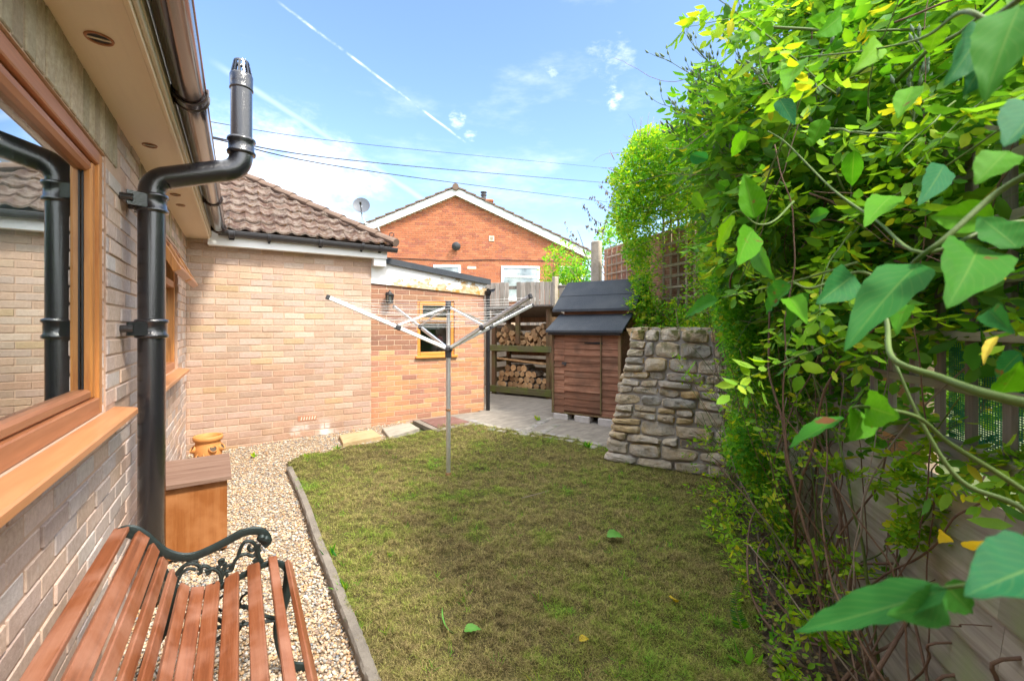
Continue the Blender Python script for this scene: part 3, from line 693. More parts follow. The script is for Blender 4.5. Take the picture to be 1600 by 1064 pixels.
# rear wing eaves
mb = MB(); mb.box((.2, -.13, 2.292), (2.13, -.112, 2.44), .003); mb.box((.206, -.1115, 2.296), (2.10, .0, 2.308)); mb.build('rear_fascia', M['white'], bung)
mb = MB(); mb.box((1.965, -.1115, 2.20), (2.12, .30, 2.43)); mb.build('box_end', M['white'], bung)
gr = gutter([(.30, -.186, 2.445), (2.24, -.186, 2.425)], .052, bung, 'rear_gutter', 'rubber')
for xx, ww in ((.42, .05), (.78, .02), (1.32, .035), (1.80, .02), (2.03, .035)): clip_ring((xx, -.186, 2.435), (1, 0, 0), .052, ww, gr, 'gutter_bracket', 'rubber', back=((0, .055, -.03), (0, .050, -.03)))
for i, xx in enumerate((.78, 1.80)):
    m = MB(); m.box((xx - .012, -.137, 2.355), (xx + .012, -.1305, 2.40)); m.build('fascia_clip', M['black'], gr)
mb = MB(); mb.tube([(2.15, -.17, 2.44), (2.15, -.17, 2.60), (2.155, -.17, 2.625), (2.18, -.17, 2.635), (2.205, -.17, 2.62), (2.20, -.17, 2.59), (2.185, -.17, 2.58)], .006, 6)
tag(mb.build('iron_hook', M['black'], smooth=True, loc=(2.15, -.17, 2.44)), 'small curled black iron rod sticking up at the gutter end of the tiled roof', 'hook')
# tiled roof of the rear wing
PT = .64; hyp = math.hypot(1, PT); ex0 = 2.20
mb = MB(); rows = 8; expo = .255
for r_ in range(rows):
    off = .15 * (r_ % 2)
    for t_ in range(-9, 9):
        xa = off + t_ * .30 + 1.9; s0 = r_ * expo - .02; s1 = s0 + expo + .05; nx = 13; ny = 4
        if s0 / hyp > 1.62: continue
        lim0 = ex0 - s0 / hyp; lo0 = .02 - s0 / hyp
        if xa > lim0 - .02 or xa + .3 < lo0 - .15: continue
        vs = []; jz = random.uniform(-.004, .006); js = random.uniform(-.006, .006)
        for j in range(ny + 1):
            s_ = s0 + (s1 - s0) * j / ny + js
            for i in range(nx):
                x = xa + .297 * i / (nx - 1); ph = (i / (nx - 1)) * 2; u_ = ph % 1
                w_ = max(0, math.cos((u_ - .0) * 2 * math.pi)) ** .7 if True else 0
                hgt = .026 * w_ + (.030 * (1 - j / ny)) + jz - .010
                x = min(x, ex0 - s_ / hyp + .01)
                vs.append((x, -.20 + s_ / hyp - hgt * PT / hyp, 2.475 + s_ * PT / hyp + hgt / hyp))
        n0 = len(vs)
        for i in range(nx): x_, y_, z_ = vs[i]; vs.append((x_, y_ + .004, z_ - .022))
        fs = [(j * nx + i, j * nx + i + 1, (j + 1) * nx + i + 1, (j + 1) * nx + i) for j in range(ny) for i in range(nx - 1)] + [(n0 + i, n0 + i + 1, i + 1, i) for i in range(nx - 1)]
        mb.add(vs, fs)
roof = mb.build('tiled_roof', M['tiles'], bung, smooth=True)
mb = MB()
run = 1.62
mb.add([(ex0, -.2, 2.46), (ex0 - run, -.2 + run, 2.46 + run * PT), (-4.2, -.2 + run, 2.46 + run * PT), (-4.2, 0, 2.46)], [(0, 1, 2, 3)])
mb.add([(ex0, -.2, 2.455), (ex0, 3.4, 2.455), (ex0 - run, -.2 + run, 2.455 + run * PT)], [(0, 1, 2)])
mb.add([(ex0, 3.2, 2.45), (-4.2, 3.2, 2.45), (-4.2, -.2 + run, 2.455 + run * PT), (ex0 - run, -.2 + run, 2.455 + run * PT)], [(0, 1, 2, 3)])
mb.add([(.28, -9.2, 2.50), (.28, -.1, 2.50), (-1.9, 1.2, 2.50 + 2.18 * PT), (-1.9, -9.2, 2.50 + 2.18 * PT)], [(0, 1, 2, 3)])
mb.add([(-1.9, 1.2, 2.50 + 2.18 * PT), (-1.9, -9.2, 2.50 + 2.18 * PT), (-4.3, -9.2, 2.4), (-4.3, 3, 2.4)], [(0, 1, 2, 3)])
mb.build('roof_deck', M['tiles_far'], roof)
mb = MB()                                               # hip caps
A_ = Vector((ex0 + .02, -.22, 2.485)); B_ = Vector((ex0 - run, -.2 + run, 2.50 + run * PT)); n = 9
for i in range(n):
    a_ = A_.lerp(B_, i / n); b_ = A_.lerp(B_, (i + 1.12) / n); mb.tube([a_ + Vector((0, 0, .012)), b_ + Vector((0, 0, -.004))], [.078, .070], 12, True, .7)
for i in range(8):
    a_ = B_ + Vector((-i * .4, 0, .012)); mb.tube([a_, a_ + Vector((-.43, 0, -.008))], [.088, .078], 12)
mb.build('hip_caps', M['tiles_far'], roof, smooth=True)
# windows
def bar(m, T, a, b, bev=.004):
    q = MB(); q.box(a, b, bev); m.add([T @ Vector(v) for v in q.v], q.f)
def frame(T, a0, a1, z0, z1, fw, n0, n1, name, mv, parent, bot=None, top=None):
    bot = bot or fw; top = top or fw; m = MB()
    m.cur = 0; bar(m, T, (a0, n0, z0), (a0 + fw, n1, z1)); bar(m, T, (a1 - fw, n0, z0), (a1, n1, z1))
    m.cur = 1; bar(m, T, (a0 + fw, n0, z0), (a1 - fw, n1 + .0015, z0 + bot)); bar(m, T, (a0 + fw, n0, z1 - top), (a1 - fw, n1 + .0015, z1))
    o = m.build(name, [M[mv[0]], M[mv[1]]], parent); return o
def pane(T, a0, a1, z0, z1, n, parent, name='glass_pane'):
    m = MB(); m.add([T @ Vector(v) for v in ((a0, n, z0), (a1, n, z0), (a1, n, z1), (a0, n, z1))], [(0, 1, 2, 3)]); return m.build(name, M['glass'], parent)
TX = Matrix(((0, 1, 0, 0), (1, 0, 0, 0), (0, 0, 1, 0), (0, 0, 0, 1)))        # (along y, outward x)
wy0, wy1, wz0, wz1 = W1
f1 = frame(TX, wy0, wy1 - .002, wz0, wz1, .05, -.09, -.010, 'window', ('oak_z', 'oak_y'), bung, bot=.07, top=.055)
tag(f1, 'large near window with oak effect frame')
m = MB(); bar(m, TX, (wy1 - .10, -.07, wz0 + .0705), (wy1 - .0505, -.022, wz1 - .0555), .008); m.build('sash_upright', M['oak_z'], f1); m = MB(); bar(m, TX, (wy0 + .05, -.07, wz0 + .0705), (wy0 + .10, -.022, wz1 - .0555), .008); m.build('sash_upright', M['oak_z'], f1)
m = MB(); bar(m, TX, (wy0 + .1005, -.07, wz0 + .0708), (wy1 - .1005, -.0235, wz0 + .112), .010); m.build('sash_rail', M['oak_y'], f1); m = MB(); bar(m, TX, (wy0 + .1005, -.07, wz1 - .10), (wy1 - .1005, -.0235, wz1 - .056), .012); m.build('sash_rail', M['oak_y'], f1)
m = MB(); bar(m, TX, (wy1 - .108, -.0535, wz0 + .112), (wy1 - .1, -.0465, wz1 - .10), .001); m.build('gasket', M['black'], f1)
pane(TX, wy0 + .09, wy1 - .09, wz0 + .10, wz1 - .09, -.055, f1)
def sillf(y0, y1, z, pr=.085):
    m = MB(); m.prism([(-.12, z + .006), (-.04, z + .004), (pr - .006, z - .012), (pr, z - .018), (pr, z - .040), (pr - .006, z - .046), (pr - .022, z - .046), (pr - .024, z - .028), (-.12, z - .028)], y0, y1, 1)
    return m
o = sillf(wy0 - .1, wy1 + .16, wz0, .085).build('window_sill', M['sill'], bung)
w2y0, w2y1, w2z0, w2z1 = W2
f2 = frame(TX, w2y0, w2y1, w2z0, w2z1, .05, -.10, -.020, 'window', ('oak_z', 'oak_y'), bung, bot=.065)
tag(f2, 'far window with a top light propped open')
m = MB(); bar(m, TX, (w2y0 + .05, -.09, 1.765), (w2y1 - .05, -.022, 1.825)); m.build('transom', M['oak_y'], f2)
pane(TX, w2y0 + .05, w2y1 - .05, w2z0 + .06, 1.77, -.06, f2)
m = MB(); bar(m, TX, (-1.5, -.09, 1.085), (-1.43, -.024, 1.764)); m.build('mullion', M['oak_z'], f2)
ang = R(27); Th = TX @ Matrix.Translation((0, -.012, 2.075)) @ Matrix.Rotation(ang, 4, 'X')
for a0, a1 in ((-1.44, w2y1 - .045), (w2y0 + .05, -1.49)):
    s_ = frame(Th, a0, a1, -.33, 0, .045, -.02, .03, 'open_top_light', ('oak_z', 'oak_y'), f2)
    m = MB(); m.add([Th @ Vector(v) for v in ((a0 + .04, 0, -.29), (a1 - .04, 0, -.29), (a1 - .04, 0, -.04), (a0 + .04, 0, -.04))], [(0, 1, 2, 3)]); m.build('top_light_glass', M['glass'], f2)
sillf(w2y0 - .06, w2y1 + .07, w2z0, .085).build('window_sill', M['sill'], bung)
mb = MB(); n_ = 260; vs = [(-.17 + .012 * math.sin(i * .55) , wy0 + (wy1 - wy0) * i / n_, z) for z in (1.0, 2.2) for i in range(n_ + 1)]
mb.add(vs, [(i, i + 1, n_ + 2 + i, n_ + 1 + i) for i in range(n_)]); mb.build('net_curtain', plain('grey_green_net_curtain', (.44, .48, .45), .9, .1), bung, smooth=2)
# rooms behind the windows, blind
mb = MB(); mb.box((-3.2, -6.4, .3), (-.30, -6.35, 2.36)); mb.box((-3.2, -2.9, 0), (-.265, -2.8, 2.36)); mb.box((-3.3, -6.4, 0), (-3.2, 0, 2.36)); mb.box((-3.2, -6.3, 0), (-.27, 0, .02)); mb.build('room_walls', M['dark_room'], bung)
mb = MB()
for i in range(16): mb.beam((-.20, w2y0 + .02 + i * .09, 1.1), (-.20, w2y0 + .02 + i * .09, 2.1), .075, .004, (1, .5, 0))
mb.build('blind', M['blind'], bung)
# ------------------------------------------------ flue
flue = thing('flue_pipe', (.13, -3.0, 0), 'tall glossy black flue pipe cranked outward round the eaves gutter', 'flue')
fx, fy, fr = .112, -2.98, .0575
P1 = [(fx, fy, .0), (fx, fy, 1.0), (fx, fy, 2.02)]
elb = [Vector((fx, fy, 2.02)), Vector((fx, fy, 2.09))]
e0 = Vector((fx, fy, 2.10)); rb_ = .115
rise = Vector((1, .0, .20)).normalized()
top_c = Vector((.505, fy, 0))
c1 = [Vector((fx, fy, 2.085)), Vector((fx + .004, fy, 2.115)), Vector((fx + .018, fy, 2.145)), Vector((fx + .045, fy, 2.170)), Vector((fx + .085, fy, 2.186))]
c2 = [Vector((.385, fy, 2.250)), Vector((.43, fy, 2.262)), Vector((.468, fy, 2.282)), Vector((.492, fy, 2.312)), Vector((.503, fy, 2.35)), Vector((.505, fy, 2.395))]
pts = [Vector((fx, fy, -.02)), Vector((fx, fy, 1.0)), Vector((fx, fy, 1.9))] + catmull(c1 + c2, 4)
mb = MB(); mb.tube(pts, fr, 32); mb.build('pipe', M['black_pipe'], flue, smooth=2)
mb = MB(); mb.tube([(.505, fy, 2.39), (.505, fy, 2.76)], .0535, 28); mb.build('upper_pipe', M['black_pipe'], flue, smooth=True)
def collar(z, x, r, parent, name, h=.085):
    m = MB(); m.lathe([(r, -h / 2 - .012), (r + .012, -h / 2 - .008), (r + .014, -h / 2 + .004), (r + .006, -h / 2 + .014), (r + .006, h / 2 - .014), (r + .014, h / 2 - .004), (r + .012, h / 2 + .008), (r - .003, h / 2 + .012)], (x, fy, z), 36)
    return m.build(name, M['black_pipe'], parent, smooth=2)
collar(2.41, .505, .0575, flue, 'socket', .07)
mb = MB(); mb.lathe([(.053, 2.725), (.059, 2.728), (.059, 2.735), (.0565, 2.742), (.057, 2.76), (.0575, 2.805), (.054, 2.812), (.051, 2.812)], (.505, fy, 0), 32); cap = mb.build('cap', M['black_pipe'], flue, smooth=2)
mb = MB()
for i in range(14):
    a = 2 * math.pi * i / 14; c_, s_ = math.cos(a), math.sin(a); mb.beam((.505 + .053 * c_, fy + .053 * s_, 2.806), (.505 + .037 * c_, fy + .037 * s_, 2.882), .011, .004, (c_, s_, 0))
mb.lathe([(.041, 2.876), (.038, 2.888), (.030, 2.892), (.0285, 2.882), (.036, 2.874)], (.505, fy, 0), 24)
mb.build('cowl_slots', M['black_pipe'], cap)
for z in (2.035, 1.395):
    b = collar(z, fx, fr, flue, 'bracket', .075)
    for s_ in (-1, 1):
        m = MB()
        for zz in (z - .028, z + .028):
            m.beam((fx - .01, fy + s_ * (fr + .004), zz), (.03, fy + s_ * (fr + .045), zz), .010, .012)
        m.beam((fx - .01, fy + s_ * (fr + .006), z), (.03, fy + s_ * (fr + .047), z), .005, .05)
        m.tube([(.055, fy + s_ * (fr + .044), z), (.004, fy + s_ * (fr + .044), z)], .018, 12)
        m.build('bracket_ear', M['black_pipe'], b, smooth=True)
# ------------------------------------------------ the house extension
EY = .045
def eo(px, py, y=EY): return onY(px, py, y)
ext = thing('house_extension', (2.8, 0, 0), 'orange brick lean-to extension with peeling white board under its flat roof edge', 'extension')
xr = eo(757, 560).x; XL = 1.962
a = eo(652, 469); b = eo(710, 557); EW = (a.x, b.x, b.z - .0, a.z)
zl = eo(583, 443).z; zr = eo(752, 462).z
mb = MB(); slab_with_holes(mb, (XL, EY, -.1), (1, 0, 0), (0, -1, 0), xr - XL, 0, 2.07, .25, [(EW[0] - XL, EW[1] - XL, EW[2] + .1, EW[3] + .1)])
mb.box((xr - .25, EY + .251, -.1), (xr, 3.6, 2.0)); mb.box((XL, 3.4, -.1), (xr - .251, 3.6, 2.0)); mb.build('wall', M['mortar_ext'], ext)
mb = MB(); bricks(mb, (XL, EY, .02), (1, 0, 0), (0, -1, 0), xr - XL, .0, 1.97, .210, .0685, .009, .004, holes=[(EW[0] - XL, EW[1] - XL, EW[2] - .02, EW[3] - .02)], jit=.0008)
bricks(mb, (xr, EY + .06, .02), (0, 1, 0), (1, 0, 0), 3.0, .0, 1.9, .210, .0685, .009, .004, jit=.001)
mb.build('brickwork', M['brick_ext'], ext)
tl = eo(606, 410, EY - .06); tr = eo(768, 444, EY - .06); tt = eo(606, 404, EY - .06); t2 = eo(770, 431, EY - .06)
mb = MB(); mb.prism([(XL, zl), (xr + .02, zr), (xr + .02, tr.z + .02), (XL, tl.z + .06)], EY - .028, EY - .006, 1); mb.build('fascia_board', M['peel'], ext)
mb = MB(); mb.prism([(2.08, tl.z - .01), (xr + .07, tr.z - .012), (xr + .07, tr.z + .068), (2.08, tl.z + .07)], EY - .075, EY - .045, 1)
mb.prism([(1.958, tl.z + .02), (xr + .07, tr.z + .0), (xr + .07, tr.z + .064), (1.958, tl.z + .066)], EY - .045, 3.8, 1); mb.build('roof', M['felt'], ext)
fe = frame(Matrix.Identity(4) @ Matrix(((1, 0, 0, 0), (0, -1, 0, EY), (0, 0, 1, 0), (0, 0, 0, 1))), EW[0] + .004, EW[1] - .004, EW[2] + .03, EW[3], .045, -.07, -.012, 'window', ('oak_x', 'oak_x'), ext)
TE = Matrix(((1, 0, 0, 0), (0, -1, 0, EY), (0, 0, 1, 0), (0, 0, 0, 1)))
zm = eo(680, 500).z
frame(TE, EW[0] + .03, EW[1] - .03, zm - .01, EW[3] - .025, .045, -.03, .012, 'top_light_sash', ('oak_x', 'oak_x'), fe)
m = MB(); bar(m, TE, (EW[0] + .05, -.06, zm - .045), (EW[1] - .05, -.014, zm - .012)); m.build('transom', M['oak_x'], fe)
pane(TE, EW[0] + .05, EW[1] - .05, EW[2] + .07, zm - .04, -.045, fe); pane(TE, EW[0] + .07, EW[1] - .07, zm + .03, EW[3] - .065, -.008, fe)
m = MB(); m.prism([(-.02, EW[2] + .03), (.045, EW[2] + .018), (.045, EW[2] - .004), (-.02, EW[2] - .004)], EW[0] - .03, EW[1] + .04, 0)
q = MB(); q.add([(v[0], EY - v[1], v[2]) for v in m.v], m.f); q.build('window_sill', M['oak_x'], ext)
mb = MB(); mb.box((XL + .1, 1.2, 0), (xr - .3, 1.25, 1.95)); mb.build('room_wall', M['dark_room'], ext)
mb = MB()
for i in range(20): mb.beam((EW[0] + .06, EY + .12, EW[2] + .40 + i * .016), (EW[1] - .18, EY + .12, EW[2] + .40 + i * .016), .002, .010, (0, .5, 1))
mb.build('blind', M['blind'], ext)
p = eo(693, 531); m = MB(); m.lathe([(.03, -.06), (.055, -.03), (.06, 0), (.045, .035), (.02, .05), (.02, .065), (.001, .07)], (p.x, EY + .16, p.z), 20)
red = plain('red_enamel', (.30, .02, .03), .3, .1)
tag(m.build('jug', red, smooth=True, loc=(p.x, EY + .16, p.z - .06)), 'rounded dark red jug standing inside the small extension window', 'jug')
# downpipe on its corner
dp = MB(); xd = xr + .035; dp.tube([(xd, EY - .045, float(gh(xd, EY))), (xd, EY - .045, 1.90)], .030, 14)
dpo = dp.build('downpipe', M['black'], ext, smooth=True)
m = MB(); m.lathe([(.03, 1.88), (.045, 1.90), (.05, 1.95), (.045, 1.955), (.001, 1.955)], (xd, EY - .045, 0), 14); m.build('hopper', M['black'], dpo, smooth=True)
gutter([(xd + .045, EY - .10, 1.985), (xd + .045, 3.6, 1.985)], .05, ext, 'side_gutter', 'rubber')
for z in (.55, 1.05, 1.55): m = MB(); m.lathe([(.031, -.012), (.036, -.01), (.036, .01), (.031, .012)], (xd, EY - .045, z), 14); m.build('pipe_clip', M['black'], dpo)
# wall lantern
p = eo(606, 466, EY); lx, lz = p.x, p.z; ly = EY - .09
lan = thing('wall_lantern', (lx, EY, lz), 'small black hexagonal glass lantern on the extension wall', 'wall lamp')
m = MB(); m.lathe([(.001, .105), (.008, .10), (.010, .085), (.022, .078), (.030, .066), (.060, .045), (.062, .036), (.05, .034)], (lx, ly, lz), 6)
m.lathe([(.05, -.052), (.052, -.060), (.042, -.072), (.020, -.078), (.001, -.08)], (lx, ly, lz), 6)
for i in range(6): a = math.pi * i / 3; m.beam((lx + .040 * math.cos(a), ly + .040 * math.sin(a), lz - .055), (lx + .052 * math.cos(a), ly + .052 * math.sin(a), lz + .038), .007, .007)
m.beam((lx, ly, lz + .08), (lx, EY, lz + .06), .014, .014); m.box((lx - .03, EY - .022, lz - .04), (lx + .03, EY - .003, lz + .08), .006); m.build('lantern_frame', M['black'], lan)
m = MB(); m.lathe([(.037, -.054), (.048, .036)], (lx, ly, lz), 6); m.build('lantern_glass', M['glass'], lan)
m = MB(); m.lathe([(.001, -.04), (.014, -.035), (.018, 0), (.012, .02), (.001, .025)], (lx, ly, lz), 12); m.build('bulb', M['white'], lan, smooth=True)
# ------------------------------------------------ the neighbours' gabled house
nl = (0.9945, .1045)                                     # along the gable, camera axes
def NP(t, n, z): return C2W(-1.91 + nl[0] * t - nl[1] * n, 15.0 + nl[1] * t + nl[0] * n, z)   # t along, n behind
nb = thing('gabled_house', NP(0, 0, 1.35), 'red brick bungalow with white bargeboards under a low gable behind the rear fence', 'house')
def nt_(px, py):                                          # photo pixel to (t, z) on the gable plane
    k_ = (px - 800) / F; t = (k_ * 15.0 + 1.91) / (nl[0] - k_ * nl[1]); Y = 15.0 + nl[1] * t; return t, CZ + (HOR - py) / F * Y
PG_ = .446; AZ = 6.10; HW = 4.75
TN = Matrix((( *(NP(1, 0, 0) - NP(0, 0, 0)), 0), (0, 0, 0, 0), (0, 0, 0, 0), (0, 0, 0, 1)))
e1 = (NP(1, 0, 0) - NP(0, 0, 0)); e2 = (NP(0, 1, 0) - NP(0, 0, 0)); o_ = NP(0, 0, 0)
TN = Matrix(((e1.x, e2.x, 0, o_.x), (e1.y, e2.y, 0, o_.y), (0, 0, 1, 0), (0, 0, 0, 1)))
wz = AZ - .22
mb = MB(TN); mb.prism([(-HW + .35, 1.2), (HW - .35, 1.2), (HW - .35, wz - (HW - .35) * PG_), (0, wz), (-HW + .35, wz - (HW - .35) * PG_)], .012, 9, 1); mb.build('wall', M['mortar_ext'], nb)
mb = MB(TN); zz = 2.0; r_ = 0
while zz < wz - .05:
    half = min(HW - .36, (wz - zz - .07) / PG_); a = -half
    off = (r_ % 2) * .1125; x = math.floor((-half - off) / .225) * .225 + off
    while x < half:
        s0, s1 = max(x + .005, -half), min(x + .22, half)
        if s1 - s0 > .03: mb.add([(s0, .0, zz + .005), (s1, .0, zz + .005), (s1, .0, zz + .07), (s0, .0, zz + .07), (s0, .013, zz + .005), (s1, .013, zz + .005), (s1, .013, zz + .07), (s0, .013, zz + .07)], [(0, 1, 2, 3), (0, 4, 5, 1), (3, 2, 6, 7)])
        x += .225
    zz += .075; r_ += 1
mb.build('brickwork', M['brick_red'], nb)
mb = MB(TN)
for s_ in (-1, 1):
    vs = [(0, -.16, AZ), (s_ * HW, -.16, AZ - HW * PG_), (s_ * HW, -.16, AZ - HW * PG_ - .25), (0, -.16, AZ - .25)]
    mb.add(vs + [(v[0], -.12, v[2]) for v in vs], [(0, 1, 2, 3), (4, 5, 6, 7), (3, 2, 6, 7), (1, 5, 6, 2)])
    vs = [(0, -.12, AZ - .235), (s_ * HW, -.12, AZ - HW * PG_ - .235)]; mb.add(vs + [(v[0], .01, v[2]) for v in vs], [(0, 1, 3, 2)])
mb.build('bargeboard', M['white'], nb)
mb = MB(TN)
for s_ in (-1, 1):
    nr = 15
    for i in range(nr):
        a0 = i * (HW + .1) / nr; a1 = (i + 1) * (HW + .1) / nr + .04
        z0 = AZ + .035 - a0 * PG_; z1 = AZ + .035 - a1 * PG_ + .045
        mb.add([(s_ * a0, -.21, z0), (s_ * a1, -.21, z1), (s_ * a1, 9.2, z1), (s_ * a0, 9.2, z0), (s_ * a0, -.21, z0 - .05), (s_ * a1, -.21, z1 - .05), (s_ * a1, 9.2, z1 - .05)], [(0, 1, 2, 3), (0, 4, 5, 1), (1, 5, 6, 2)])
mb.lathe([(.001, -.26), (.11, -.26), (.11, 9.2)], (0, 0, AZ + .0), 12, (0, 1, 0)); nroof = mb.build('roof', M['tiles_far'], nb)
t_, z_ = 0.95, 0; mb = MB(TN); mb.box((.85, 3.4, 5.2), (1.45, 4.1, 6.78)); mb.box((.80, 3.35, 6.68), (1.50, 4.15, 6.76), .02); ch = mb.build('chimney', M['brick_red'], nroof)
mb = MB(TN); mb.lathe([(.10, 6.78), (.10, 7.0), (.13, 7.02), (.13, 7.06), (.09, 7.08), (.09, 7.12), (.14, 7.14), (.14, 7.17), (.001, 7.2)], (1.1, 3.75, 0), 14); mb.build('chimney_cowl', M['rubber'], nroof)
TNo = TN @ Matrix(((1, 0, 0, 0), (0, -1, 0, 0), (0, 0, 1, 0), (0, 0, 0, 1)))
for i, (p0, p1, lab) in enumerate((((677, 414), (720, 460), 'white window left of the gable centre'), ((783, 415.5), (843, 462), 'white window right of the gable centre'), ((873.5, 416), (912, 462), 'white window half hidden by a shrub'))):
    t0, z1 = nt_(*p0); t1, _ = nt_(*p1); z0 = z1 - 1.15
    f_ = frame(TNo, t0, t1, z0, z1, .075, -.02, .035, 'window', ('white', 'white'), nb); tag(f_, lab)
    m = MB(); bar(m, TNo, (t0 + .075, -.02, z1 - .40), (t1 - .075, .03, z1 - .33)); m.build('transom', M['white'], f_)
    if i == 0: m = MB(); bar(m, TNo, ((t0 + t1) / 2 + .2, -.02, z0 + .07), ((t0 + t1) / 2 + .26, .03, z1 - .401)); m.build('mullion', M['white'], f_)
    m = MB(); bar(m, TNo, (t0 + .06, .0105, z0 + .06), (t1 - .06, .012, z1 - .06), 0); m.build('glass_pane', M['far_glass'] if 'far_glass' in M else M['glass'], f_)
    m = MB(); bar(m, TNo, (t0 - .04, -.0, z0 - .05), (t1 + .04, .10, z0)); m.build('window_sill', M['white'], f_)
t, z = nt_(768, 373); m = MB(); bar(m, TNo, (t - .09, 0, z - .09), (t + .09, .02, z + .09)); v = m.build('wall_vent', M['cream'], nb); m = MB(); bar(m, TNo, (t - .05, .02, z - .05), (t + .05, .024, z + .05), 0); m.build('vent_opening', M['trellis_wood'], v)
t, z = nt_(737, 418.5); m = MB(); bar(m, TNo, (t - .15, 0, z - .045), (t + .15, .006, z + .045)); m.build('airbrick', M['cream'], nb)
t, z = nt_(713, 385); m = MB(); m.lathe([(.07, -.03), (.14, .02), (.15, .07), (.10, .12), (.001, .14)], TNo @ Vector((t, .10, z)), 14, -e2 + Vector((0, 0, -.5)))
m.beam(TNo @ Vector((t, 0, z + .03)), TNo @ Vector((t, .12, z + .02)), .06, .06); o = m.build('boiler_flue', M['rubber'], nb, smooth=True)
m = MB(); m.tube([TNo @ Vector((-4.3, .02, nt_(620, 400)[1])), TNo @ Vector((-1.4, .02, nt_(650, 405)[1])), TNo @ Vector((-.2, .02, nt_(705, 408)[1])), TNo @ Vector((1.2, .02, nt_(770, 406)[1])), TNo @ Vector((4.2, .02, nt_(860, 408)[1]))], .012, 6); m.build('wall_cable', M['black'], nb)
# satellite dish
t, z = nt_(571, 329); t2_, z2_ = nt_(596, 366); dish = thing('satellite_dish', NP(t2_, -.05, z2_ - .2), 'grey satellite dish on a bent pole at the left of the neighbouring gable', 'satellite dish')
c = NP(t, -.55, z); ax = (Vector((.8, .35, .45)) * -1).normalized(); ax = (-e2 * .9 + e1 * .12 + Vector((0, 0, .22))).normalized()
m = MB(); m.lathe([(.001, 0), (.10, .008), (.19, .026), (.26, .052), (.265, .050), (.19, .018), (.10, -.002), (.001, -.01)], c, 28, ax); m.build('reflector', plain('dish_grey', (.10, .11, .13), .5, .2), dish, smooth=True)
m = MB(); m.tube([c - ax * .01, c + Vector((0, 0, -.30)) - ax * .03, c + Vector((0, 0, -.55)) - ax * .03 + e1 * .12, NP(t2_ - .05, -.45, z2_ + .16), NP(t2_, -.4, z2_ + .05), NP(t2_, -.4, z2_ - .25)], .028, 8); m.beam(NP(t2_, -.4, z2_ - .02), NP(t2_, 0, z2_ - .02), .05, .05); m.build('pole', plain('galvanised_pole', (.42, .44, .46), .4, .2, metal=.5), dish, smooth=True)
m = MB(); m.tube([c - Vector((0, 0, .25)), c + ax * .38 - Vector((0, 0, .12))], .014, 6); m.tube([c + ax * .36 - Vector((0, 0, .13)), c + ax * .44 - Vector((0, 0, .08))], .035, 10); m.build('feed_arm', M['rubber'], dish)
# overhead cables
for nm, pts in (('thin upper overhead cable stretched nearly level across the sky', [(200, 150, 3.8), (325, 190, 6), (600, 229, 11), (960, 264, 22)]),
                ('middle overhead cable sagging from the gutter towards the tree', [(200, 150, 3.5), (330, 214, 6), (600, 256, 11), (960, 287, 22)]),
                ('lowest overhead cable sagging just above the red gable', [(200, 165, 3.5), (335, 217, 6), (600, 271, 11), (950, 316, 22)])):
    P = catmull([W(*p) for p in pts], 8); m = MB(); m.tube(P, .006 if 'thin' in nm else .011, 6); o = m.build('overhead_cable', M['black'], smooth=True, loc=P[0]); tag(o, nm, 'cable', 'overhead cables across the sky')
